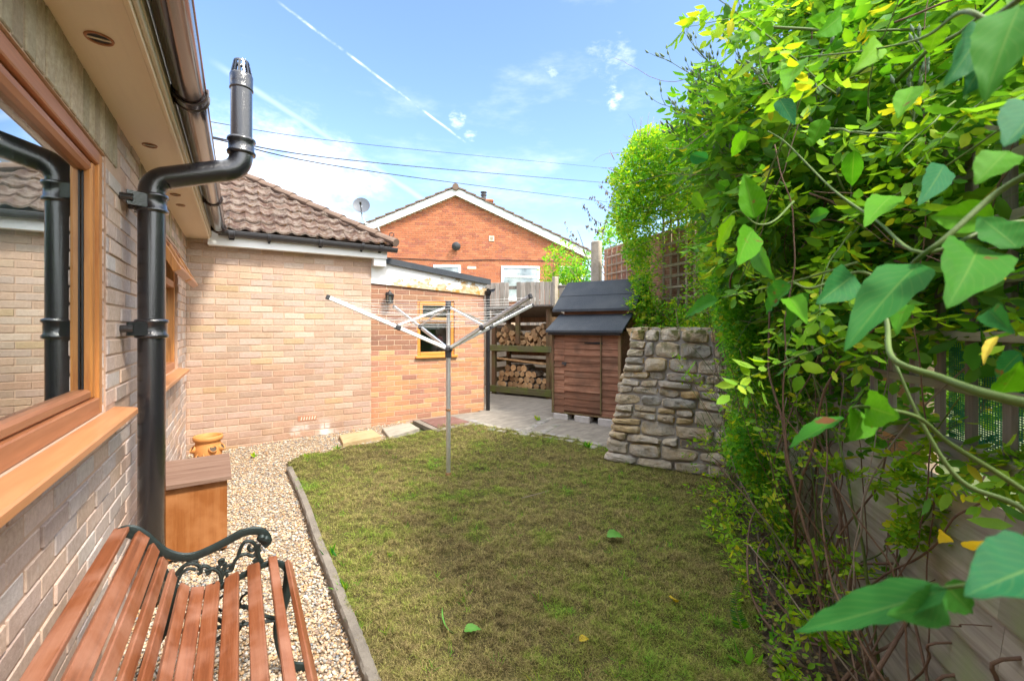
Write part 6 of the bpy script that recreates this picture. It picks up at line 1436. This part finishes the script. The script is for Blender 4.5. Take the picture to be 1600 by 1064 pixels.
# neighbouring trees glimpsed through the hedge on the right
for i, (X_, Y_, Z_, s_, lab) in enumerate(((4.6, 5.0, 1.7, 1.5, 'big leafy tree behind the fence at the far end of the rose'), (3.6, 2.6, 1.9, 1.1, 'leafy tree glimpsed through the middle of the climbing rose'), (3.0, .9, 1.8, 1.0, 'leafy tree behind the fence nearest to the viewer'), (6.5, 8.5, 2.6, 2.2, 'round leafy tree beyond the orange brick wall'))):
    c = C2W(X_, Y_, 0); t = thing('garden_tree', (c.x, c.y, 0), lab, 'tree'); n = 5200; u = g.normal(0, 1, (n, 3)); u /= np.linalg.norm(u, axis=1)[:, None]; Pp = u * (g.random(n) ** .3)[:, None] * np.array([s_ * .8, s_ * .8, s_]) * (.75 + .5 * fbm(u[:, 0] * 2 + 3, u[:, 2] * 2 + u[:, 1], 1.5, i + 3)[:, None]) + np.array([c.x, c.y, Z_])
    sz_ = g.uniform(.09, .15, n); V, Fc = leaves(Pp, rnd_dirs(n, g), rnd_dirs(n, g, .6), sz_, .95, 1, g); np_mesh('crown', V, Fc, M['leaf_yellow' if i % 2 else 'leaf_rose'], t)
    m = MB(); m.tube(wander((c.x, c.y, 0), (0, 0, 1), Z_, .3, .1), [.09] * (int(Z_ / .3) + 1), 8); 
    for _ in range(9): m.tube(wander((c.x, c.y, Z_ * .6), (random.gauss(0, 1), random.gauss(0, 1), 1), s_ * .9, .2, .15), .025, 5)
    m.build('trunk', M['cane_brown'], t, smooth=2)
# withered twig beside the gatepost
wt = thing('withered_branch', W(938, 372, 8.1), 'bare twig hung with dry dark leaves above the stone gatepost', 'branch')
paths = []; ends = []
for pts in (((940, 372), (945, 350), (952, 325), (958, 300), (960, 275)), ((946, 350), (930, 345), (918, 330), (910, 318)), ((950, 330), (936, 318), (925, 305)), ((957, 305), (944, 295), (935, 284)), ((943, 360), (925, 358), (915, 352)), ((905, 385), (893, 366), (880, 345)), ((960, 285), (952, 275), (946, 280))):
    P = catmull([W(*p, 8.1) for p in pts], 4); paths.append(P); ends += P[2:]
tubes(paths, [.007] * len(paths), 5).build('twigs', M['cane_grey'], wt, smooth=2)
Pp = np.array([ends[random.randrange(len(ends))] + Vector((random.gauss(0, .02), random.gauss(0, .02), random.gauss(0, .02))) for _ in range(150)]); V, Fc = leaves(Pp, rnd_dirs(150, g) * .5 + np.array([0, 0, -1]), rnd_dirs(150, g), g.uniform(.05, .085, 150), .7, 1, g); np_mesh('dry_leaves', V, Fc, M['leaf_dry'], wt)
# ------------------------------------------------ large close leaves
def big_leaf(m_v, m_f, m_uv, base, tip, side, wd_, bend=.12, fold=.18, n=12, k=6):
    o = len(m_v); d = tip - base; Ln = d.length; d = d / Ln; s_ = (side - d * side.dot(d)).normalized(); nn_ = d.cross(s_)
    for i in range(n + 1):
        t = i / n; w_ = wd_ / 2 * (math.sin(math.pi * min(1, t ** .72)) ** .85) * (1 - .25 * t) * 1.12 if 0 < i < n else 0.0004
        for j in range(-k // 2, k // 2 + 1):
            u = j / (k // 2); rip = .012 * wd_ * math.sin(t * 22 + abs(u) * 3) * abs(u) * 4
            p = base + d * (t * Ln) + s_ * (u * w_ * (1 + (.05 if i % 2 and abs(u) == 1 else 0))) + nn_ * (abs(u) * w_ * fold * 2 - bend * Ln * (t - .3) ** 2 + rip); m_v.append(p); m_uv.append((.5 + u * .5, t))
    K = k + 1
    for i in range(n):
        for j in range(k): a = o + i * K + j; m_f.append((a, a + 1, a + K + 1, a + K))
def leaf_set(name, specs, mat, parent, seed=0):
    rnd = random.Random(seed); v, f_, uv = [], [], []
    for (b, t, wpx, Yd, roll) in specs:
        c_ = ((b[0] + t[0]) / 2, (b[1] + t[1]) / 2); q_ = .5 * .88; b = (c_[0] + (b[0] - c_[0]) * .80, c_[1] + (b[1] - c_[1]) * .80); t = (c_[0] + (t[0] - c_[0]) * .80, c_[1] + (t[1] - c_[1]) * .80); wpx = wpx * .78
        B_, T_ = W(*b, Yd * rnd.uniform(.97, 1.03)), W(*t, Yd * rnd.uniform(.82, 1.12)); view = (B_ - Vector((CX, CY, CZ))).normalized(); d = (T_ - B_).normalized(); s_ = d.cross(view).normalized(); s_ = Matrix.Rotation(R(roll), 3, d) @ s_
        big_leaf(v, f_, uv, B_, T_, s_, wpx / F * Yd / max(.35, abs(math.cos(R(roll)))), rnd.uniform(-.1, .22), rnd.uniform(.08, .25))
    return np_mesh(name, np.array([tuple(p) for p in v]), np.array(f_), M[mat], parent, smooth=True, uv=np.array(uv))
br = thing('overhanging_branch', W(1600, 620, .75), 'close arching branch with large glossy leaves reaching in from the right', 'branch')
leaf_set('leaves', [((1182, 350), (1160, 262), 46, .85, 20), ((1178, 352), (1142, 428), 46, .85, -25), ((1600, -10), (1535, 152), 95, .42, 10), ((1545, 30), (1478, 140), 60, .48, -35), ((1335, 228), (1330, 300), 36, .85, 10), ((1450, 395), (1308, 545), 78, .58, 25),
    ((1535, 372), (1490, 475), 100, .55, -15), ((1268, 450), (1220, 525), 30, .72, 40), ((1242, 440), (1190, 497), 34, .74, 60), ((1345, 632), (1418, 655), 68, .62, 10), ((1350, 640), (1330, 692), 50, .62, -30), ((1325, 645), (1222, 705), 26, .66, 55),
    ((1565, 350), (1440, 335), 66, .56, 25), ((1152, 330), (1112, 402), 26, .84, 50), ((1128, 465), (1058, 497), 26, .86, 50), ((1180, 385), (1205, 440), 30, .85, 30),
    ((1230, 460), (1262, 500), 34, .74, -20), ((1600, 395), (1520, 330), 60, .52, 40), ((1600, 545), (1545, 600), 34, .6, 40), ((1400, 300), (1350, 345), 44, .78, 30), ((1300, 330), (1258, 345), 28, .85, 20), ((1480, 250), (1440, 320), 44, .7, -20), ((1580, 230), (1520, 290), 60, .5, 15), ((1075, 240), (1110, 250), 26, 1.2, 20),
    ((1560, 620), (1600, 560), 40, .62, 30), ((1090, 560), (1060, 600), 2, 1.2, 0), ((1430, 130), (1400, 190), 40, .8, 20), ((1380, 60), (1340, 110), 38, .85, -20), ((1250, 90), (1225, 145), 36, 1.0, 30), ((1210, 30), (1165, 75), 38, 1.05, 10), ((1320, 20), (1275, 60), 40, .9, -30), ((1470, 30), (1450, 90), 44, .75, 25), ((1170, 200), (1140, 250), 28, 1.1, 20),
    ((1215, 150), (1245, 200), 30, 1.0, -20), ((1290, 180), (1265, 235), 34, .95, 15), ((1540, 480), (1580, 520), 40, .55, 10), ((1420, 470), (1395, 520), 28, .66, 35), ((1080, 300), (1105, 330), 20, 1.2, 30)], 'leaf_big', br, 3)
leaf_set('dark_leaves', [((1510, 912), (1215, 1000), 66, .38, 38), ((1490, 930), (1395, 968), 60, .40, -30), ((1680, 860), (1490, 935), 120, .34, 20), ((1470, 905), (1520, 960), 60, .42, -20), ((1340, 425), (1270, 480), 62, .70, -10), ((1640, 150), (1560, 240), 80, .45, 20), ((1560, 60), (1500, 160), 60, .50, -30)], 'leaf_teal', br, 8)
leaf_set('yellow_leaves', [((1500, 855), (1545, 845), 16, .9, 30), ((1560, 520), (1530, 570), 14, .62, 40), ((1480, 850), (1470, 830), 22, .95, 0), ((1560, 425), (1575, 440), 10, .7, 0)], 'leaf_gold', br, 4)
st_paths = [[(1650, 250, .5), (1560, 300, .55), (1480, 370, .56), (1440, 400, .58), (1390, 440, .66), (1340, 425, .7), (1270, 450, .72), (1240, 442, .74)], [(1650, 345, .6), (1560, 352, .58), (1440, 395, .60), (1370, 345, .74), (1300, 295, .86), (1230, 225, 1.0), (1200, 205, 1.05)],
    [(1650, 640, .55), (1540, 615, .6), (1470, 590, .66), (1395, 560, .72), (1385, 500, .8), (1360, 440, .85)], [(1700, 870, .6), (1590, 790, .66), (1500, 750, .7), (1440, 660, .74), (1400, 570, .78)], [(1650, 800, .6), (1560, 740, .62), (1480, 690, .62), (1430, 650, .62), (1345, 635, .62), (1325, 645, .64)],
    [(1240, 315, .95), (1210, 345, .86), (1182, 350, .85), (1152, 330, .84), (1128, 350, .85)], [(1700, 870, .33), (1600, 905, .35), (1500, 915, .38), (1440, 925, .40)], [(1650, -30, .42), (1600, -5, .42), (1545, 30, .46), (1500, 20, .5), (1440, 60, .7), (1350, 80, .85), (1250, 90, 1.0)], [(1340, 410, .7), (1240, 440, .78), (1128, 465, .86)]]
tubes([catmull([W(*p) for p in s_], 6) for s_ in st_paths], [.0042, .003, .0075, .0055, .0042, .0022, .003, .0035, .002], 8).build('stems', M['cane_green'], br, smooth=2)
# looser shoots of middle sized leaves standing out of the hedge
mid_ = thing('leafy_shoot', C2W(1.3, 1.4, .9), 'loose pale green shoots with medium leaves standing out in front of the hedge', 'shoot')
paths = []; Pl = []; Dl = []; random.seed(5)
for i in range(46):
    a = (random.uniform(1180, 1680), random.uniform(-60, 520)); Yd = random.uniform(.95, 1.7) if a[0] > 1300 else random.uniform(1.5, 2.1)
    p0 = W(a[0], a[1], Yd * 1.08); d = W(a[0] - random.uniform(60, 160), a[1] + random.uniform(-90, 90), Yd) - p0; P = wander(p0, d, random.uniform(.25, .5), .04, .12, -.03); paths.append(P)
    for j in range(1, len(P)):
        for _ in range(2): Pl.append(tuple(P[j])); Dl.append(tuple(Vector((random.gauss(0, 1), random.gauss(0, 1), random.gauss(-.3, .7))) + (P[j] - P[j - 1]) * 18))
tubes(paths, [.0024] * len(paths), 6).build('stems', M['cane_green'], mid_, smooth=2)
Pl = np.array(Pl); Dl = np.array(Dl); n = len(Pl); A = compound(Pl, Dl, g.uniform(.03, .07, n), g.uniform(.028, .058, n), g, 3)
for nm, sl_ in (('leaves', slice(0, None, 2)), ('pale_leaves', slice(1, None, 2))):
    V, Fc = leaves(A[0][sl_], A[1][sl_], A[2][sl_], A[3][sl_], .8, 1, g); np_mesh(nm, V, Fc, M['leaf_rose' if nm == 'leaves' else 'leaf_yellow'], mid_)
ug = thing('undergrowth', C2W(1.5, 2.6, 0), 'leafy young shoots rising from the soil bed through the bare stems', 'undergrowth')
paths = []; Pl = []; Dl = []; random.seed(9)
for i in range(120):
    yy = random.triangular(1.55, 4.3, 2.3); of = random.uniform(.04, .50); zz = random.choice((0, 0, random.uniform(.1, .9), random.uniform(.3, 1.0))); b = C2W(.99 + .289 * yy - of, yy, zz)
    P = wander(b, (random.gauss(0, .5), random.gauss(0, .5), 1), random.uniform(.15, .5), .035, .22, .02); ok = []
    for p in P:
        rel = Vector((p.x - CX, p.y - CY)); Xc = rel.x * CA - rel.y * SA; Yc = rel.x * SA + rel.y * CA
        if .99 + .289 * Yc - Xc < .03 or Yc < 1.5: break
        ok.append(p)
    if len(ok) < 4: continue
    paths.append(ok)
    for j in range(2, len(ok)): Pl.append(tuple(ok[j])); Dl.append(tuple(Vector((random.gauss(0, 1), random.gauss(0, 1), random.gauss(.1, .6)))))
tubes(paths, [.0018] * len(paths), 5).build('stems', M['cane_green'], ug, smooth=2)
Pl = np.array(Pl); Dl = np.array(Dl); n = len(Pl); A = compound(Pl, Dl, g.uniform(.025, .05, n), g.uniform(.020, .040, n), g, 3); V, Fc = leaves(*A, .85, 1, g); np_mesh('leaves', V, Fc, M['leaf_yellow'], ug)
# scattered longer blades on the lawn
nb_ = 170; Pq = spread_poly(LAWN, nb_, .8, 71); gg = np.random.default_rng(4); Pq = np.repeat(Pq, 9, 0) + gg.normal(0, .012, (nb_ * 9, 2)); nq = len(Pq)
V, Fc = leaves(np.stack([Pq[:, 0], Pq[:, 1], gh(Pq[:, 0], Pq[:, 1]) + .02], 1), gg.normal(0, .6, (nq, 3)) * np.array([1, 1, 0]) + np.array([0, 0, .8]), rnd_dirs(nq, gg), gg.uniform(.02, .055, nq), .09, .4, gg)
o = np_mesh('grass_tufts', V, Fc, M['leaf_ivy']); tag(o, 'scattered tufts of longer fresh green blades in the lawn', kind='stuff')
# ------------------------------------------------ fine leaved sprig in front of the fence boards
sp_ = thing('rose_shoot', C2W(1.6, 2.0, 0), 'light green leafy rose shoots hanging in front of the fence boards', 'shoot')
paths = []; Pl = []; Dl = []
for pts in (((1640, 770, 1.25), (1540, 800, 1.35), (1450, 790, 1.45), (1380, 750, 1.6), (1320, 735, 1.75), (1290, 715, 1.8)), ((1640, 730, 1.1), (1560, 720, 1.2), (1480, 755, 1.35), (1440, 745, 1.45), (1390, 735, 1.5)), ((1450, 790, 1.45), (1420, 830, 1.5), (1410, 850, 1.5)), ((1600, 850, 1.3), (1520, 835, 1.4), (1440, 830, 1.5), (1400, 815, 1.5)),
            ((1400, 900, 1.7), (1340, 890, 1.8), (1290, 865, 1.9), (1240, 870, 2.0)), ((1350, 1000, 1.7), (1310, 1000, 1.75), (1270, 985, 1.8), (1250, 960, 1.8)), ((1500, 620, 1.2), (1440, 700, 1.4), (1400, 720, 1.5)), ((1260, 1100, 1.7), (1240, 1060, 1.75), (1225, 1035, 1.8)), ((1620, 700, 1.0), (1590, 740, 1.05), (1540, 770, 1.1)), ((1300, 700, 2.6), (1260, 740, 2.7), (1230, 770, 2.8)), ((1280, 790, 2.3), (1300, 860, 2.2), (1330, 900, 2.1))):
    P = catmull([W(*p) for p in pts], 6); paths.append(P)
    for i in range(2, len(P), 1):
        for _ in range(2 if random.random() < .7 else 3): Pl.append(P[i]); Dl.append(Vector((random.gauss(0, 1), random.gauss(0, 1), random.gauss(-.1, .6))) + (P[i] - P[i - 1]) * 20)
tubes(paths, [.0022] * len(paths), 6).build('stems', M['cane_green'], sp_, smooth=2)
Pl = np.array([tuple(p) for p in Pl]); Dl = np.array([tuple(p) for p in Dl]); n = len(Pl); A = compound(Pl, Dl, g.uniform(.03, .055, n), g.uniform(.024, .040, n), g, 5); V, Fc = leaves(*A, .85, 1, g); np_mesh('leaves', V, Fc, M['leaf_yellow'], sp_)
# leaf litter on the bed
nl_ = 2600; Pq = spread_poly(BED, nl_, .6, 55); zq = gh(Pq[:, 0], Pq[:, 1]) + .02 + .05 * (fbm(Pq[:, 0], Pq[:, 1], 6, 3) - .5)
V, Fc = leaves(np.stack([Pq[:, 0], Pq[:, 1], zq], 1), rnd_dirs(nl_, g) * np.array([1, 1, .25]), rnd_dirs(nl_, g) * .5 + np.array([0, 0, 1.0]), g.uniform(.015, .045, nl_), .8, 1, g)
M['litter'] = leaf_mat('leaf_litter', [(0, (.16, .10, .05)), (.4, (.26, .18, .09)), (.7, (.12, .09, .06)), (.9, (.34, .26, .10)), (1, (.16, .26, .05))], .15)
o = np_mesh('leaf_litter', V, Fc, M['litter']); tag(o, 'brown leaf litter scattered over the dark soil bed', kind='stuff')
gd = np.random.default_rng(91); nq = 900; Pq = spread_poly(BED, nq, .5, 57); Pq = Pq[fbm(Pq[:, 0], Pq[:, 1], 2.5, 41, 3) > .50]; nq = len(Pq)
V, Fc = leaves(*compound(np.stack([Pq[:, 0], Pq[:, 1], gh(Pq[:, 0], Pq[:, 1]) + .03], 1), rnd_dirs(nq, gd) * .7 + np.array([0, 0, .6]), gd.uniform(.02, .06, nq), gd.uniform(.018, .035, nq), gd, 3), .8, 1, gd)
o = np_mesh('ground_cover', V, Fc, M['leaf_ivy']); tag(o, 'low green ground cover seedlings in the soil bed', kind='stuff')
# bowed bare stems arching out over the lawn edge
bs = thing('arching_stem', G(1240, 1000), 'bare bowed brown stems looping out over the lawn edge', 'stem')
arcs = [[(1290, 1010, 1.9), (1215, 990, 2.0), (1175, 930, 2.15), (1168, 860, 2.3), (1180, 800, 2.5), (1225, 795, 2.7), (1290, 790, 2.8)], [(1290, 1010, 1.9), (1230, 960, 2.05), (1185, 890, 2.2), (1195, 840, 2.4), (1250, 815, 2.55), (1300, 760, 2.7)], [(1230, 1000, 2.0), (1225, 900, 2.2), (1208, 830, 2.4), (1208, 790, 2.6)],
        [(1460, 880, 1.6), (1380, 880, 1.75), (1310, 878, 1.9), (1270, 850, 2.05), (1265, 810, 2.2), (1300, 760, 2.35)], [(1440, 830, 1.6), (1450, 870, 1.6), (1400, 900, 1.7), (1340, 905, 1.8)], [(1360, 1064, 1.55), (1400, 1000, 1.6), (1420, 960, 1.62), (1420, 900, 1.65), (1440, 860, 1.65), (1445, 800, 1.7)], [(1310, 1070, 1.7), (1350, 1030, 1.7), (1400, 1000, 1.7), (1418, 960, 1.7)],
        [(1340, 1064, 1.6), (1320, 960, 1.8), (1310, 850, 2.0), (1350, 780, 2.1)], [(1280, 1064, 1.75), (1285, 960, 1.9), (1300, 850, 2.1), (1280, 740, 2.4)], [(1400, 680, 1.9), (1390, 800, 1.8), (1385, 900, 1.7), (1395, 960, 1.65)], [(1500, 850, 1.4), (1490, 890, 1.45), (1450, 910, 1.5)]]
tubes([catmull([W(*p) for p in a], 8) for a in arcs], [.0065, .006, .004, .006, .004, .0085, .008, .004, .0045, .003, .0035], 8).build('stems', M['cane_brown'], bs, smooth=2)
# ------------------------------------------------ weeds, fern, fallen leaves, twigs
def tuft(p, n, L_, mat, name, label, cat, wd=.12, sp=.5, seed=0):
    g = np.random.default_rng(seed); P = np.repeat(np.array([tuple(p)]), n, 0) + g.normal(0, L_ * .12, (n, 3)) * np.array([1, 1, 0]); d = np.stack([g.normal(0, sp, n), g.normal(0, sp, n), np.ones(n)], 1); V, Fc = leaves(P, d, rnd_dirs(n, g, .0) + np.array([.5, -.5, .3]), g.uniform(.6, 1.1, n) * L_, wd, .6, g)
    o = np_mesh(name, V, Fc, M[mat], None, loc=tuple(p)); return tag(o, label, cat)
tuft(G(520, 872), 11, .10, 'leaf_big', 'weed', 'broad bladed green weed on the lawn side of the edging, the nearer big tuft', 'weed', .22, .6, 1)
tuft(G(540, 925), 22, .09, 'leaf_ivy', 'weed', 'fine grassy green tuft leaning over the concrete edging nearest the bench', 'weed', .07, .5, 2)
tuft(G(478, 716), 16, .06, 'leaf_yellow', 'weed', 'small green weed at the far left corner of the lawn', 'weed', .5, .9, 3)
tuft(G(397, 714), 12, .06, 'leaf_yellow', 'weed', 'small weed growing in gravel against the pale wall', 'weed', .4, .9, 4)
tuft(G(527, 703), 16, .07, 'leaf_ivy', 'weed', 'green weed growing beside the yellow sandstone slab', 'weed', .4, .8, 5)
tuft(G(560, 700), 34, .05, 'leaf_yellow', 'weed', 'bright green weeds along the front of the paving slabs', 'weed', .4, 1.6, 6)
tuft(G(840, 657), 14, .09, 'leaf_yellow', 'weed', 'upright green weed between the setts beside the shed', 'weed', .4, .5, 7)
tuft(G(918, 700), 18, .10, 'leaf_ivy', 'weed', 'leafy green weed at the foot of the stone wall', 'weed', .55, .9, 8)
tuft(G(955, 712), 12, .16, 'leaf_yellow', 'weed', 'tall light green weed leaning against the corner of the stone wall', 'weed', .4, .5, 9)
tuft(G(1150, 800), 12, .12, 'leaf_ivy', 'weed', 'broad leaved plant where the bed meets the lawn below the creeper', 'weed', .3, .8, 10)
tuft(G(800, 605), 9, .10, 'leaf_ivy', 'weed', 'small weed in front of the log store rail', 'weed', .4, 1.2, 11)
tuft(G(1235, 905), 12, .10, 'leaf_ivy', 'weed', 'green seedling in the dark bed beside the bowed stems', 'weed', .5, 1.0, 12)
tuft(G(1165, 1040), 8, .09, 'leaf_ivy', 'weed', 'dock like green leaf cluster at the bottom of the bed', 'weed', .45, .8, 13)
tuft(G(1195, 870), 12, .09, 'leaf_ivy', 'weed', 'low leafy seedling on the edge of the dark bed', 'weed', .6, 1.3, 15)
for k_, (q, lab) in enumerate((((1040, 470), 'small'),)): pass
t0 = W(1030, 520, 4.75); tuft(Vector((t0.x, t0.y, 1.34)), 60, .09, 'leaf_yellow', 'weed', 'leafy green plant trailing down the top of the stone wall', 'weed', .45, 1.1, 14)
fe_ = thing('fern', G(1152, 985), 'small green fern frond at the lawn edge', 'fern'); Pf = []; Df = []; stm = catmull([W(1160, 985, 1.93), W(1152, 960, 1.93), W(1150, 930, 1.95), W(1158, 905, 1.97)], 8)
for i, p in enumerate(stm[1:]):
    for s_ in (-1, 1): Pf.append(tuple(p)); d = (stm[-1] - stm[0]).normalized(); sd2 = Vector((CA, -SA, 0)) * s_; Df.append(tuple(sd2 + d * .35))
Pf = np.array(Pf); n = len(Pf); V, Fc = leaves(Pf, np.array(Df), np.repeat([[-.4, -.6, .5]], n, 0), np.linspace(.045, .010, n), .28, .4, g); np_mesh('frond', V, Fc, M['leaf_big'], fe_); tubes([stm], [.0015], 5).build('stem', M['cane_green'], fe_)
for i, (q, t, wv_, mt, lab) in enumerate((((948, 838), (975, 836), 16, 'leaf_fallen', 'fresh green fallen leaf lying in the middle of the lawn'), ((725, 985), (752, 980), 12, 'leaf_fallen', 'green fallen leaf low on the lawn near the picture bottom'), ((905, 1000), (920, 996), 9, 'leaf_gold', 'yellow fallen leaf lying on the shaded lawn'), ((1048, 930), (1060, 940), 9, 'leaf_gold', 'yellow green fallen leaf near the right bed'), ((690, 950), (700, 1000), 3, 'leaf_fallen', 'thin green blade lying beside the fallen leaf'), ((1450, 890), (1452, 894), 3, 'leaf_gold', '')), 0):
    if not lab: continue
    a, b = G(*q, .045), G(*t, .05); v, f_, uv = [], [], []; big_leaf(v, f_, uv, a, b, Vector((0, 1, .2)), wv_ / F * a.length * .9 if False else wv_ * (a - Vector((CX, CY, CZ))).length / F * 1.0, .3, .3, 8, 4); np_o = np_mesh('fallen_leaf', np.array([tuple(p) for p in v]), np.array(f_), M[mt], None, smooth=True, loc=tuple(a), uv=np.array(uv)); tag(np_o, lab, 'leaf')
m = MB(); m.tube([G(815, 778, .04), G(838, 772, .055), G(858, 766, .05)], [.003, .0025, .0015], 5); o = m.build('fallen_twig', M['cane_grey'], loc=G(815, 778)); tag(o, 'thin pale twig lying on the lawn right of the pole', 'twig')
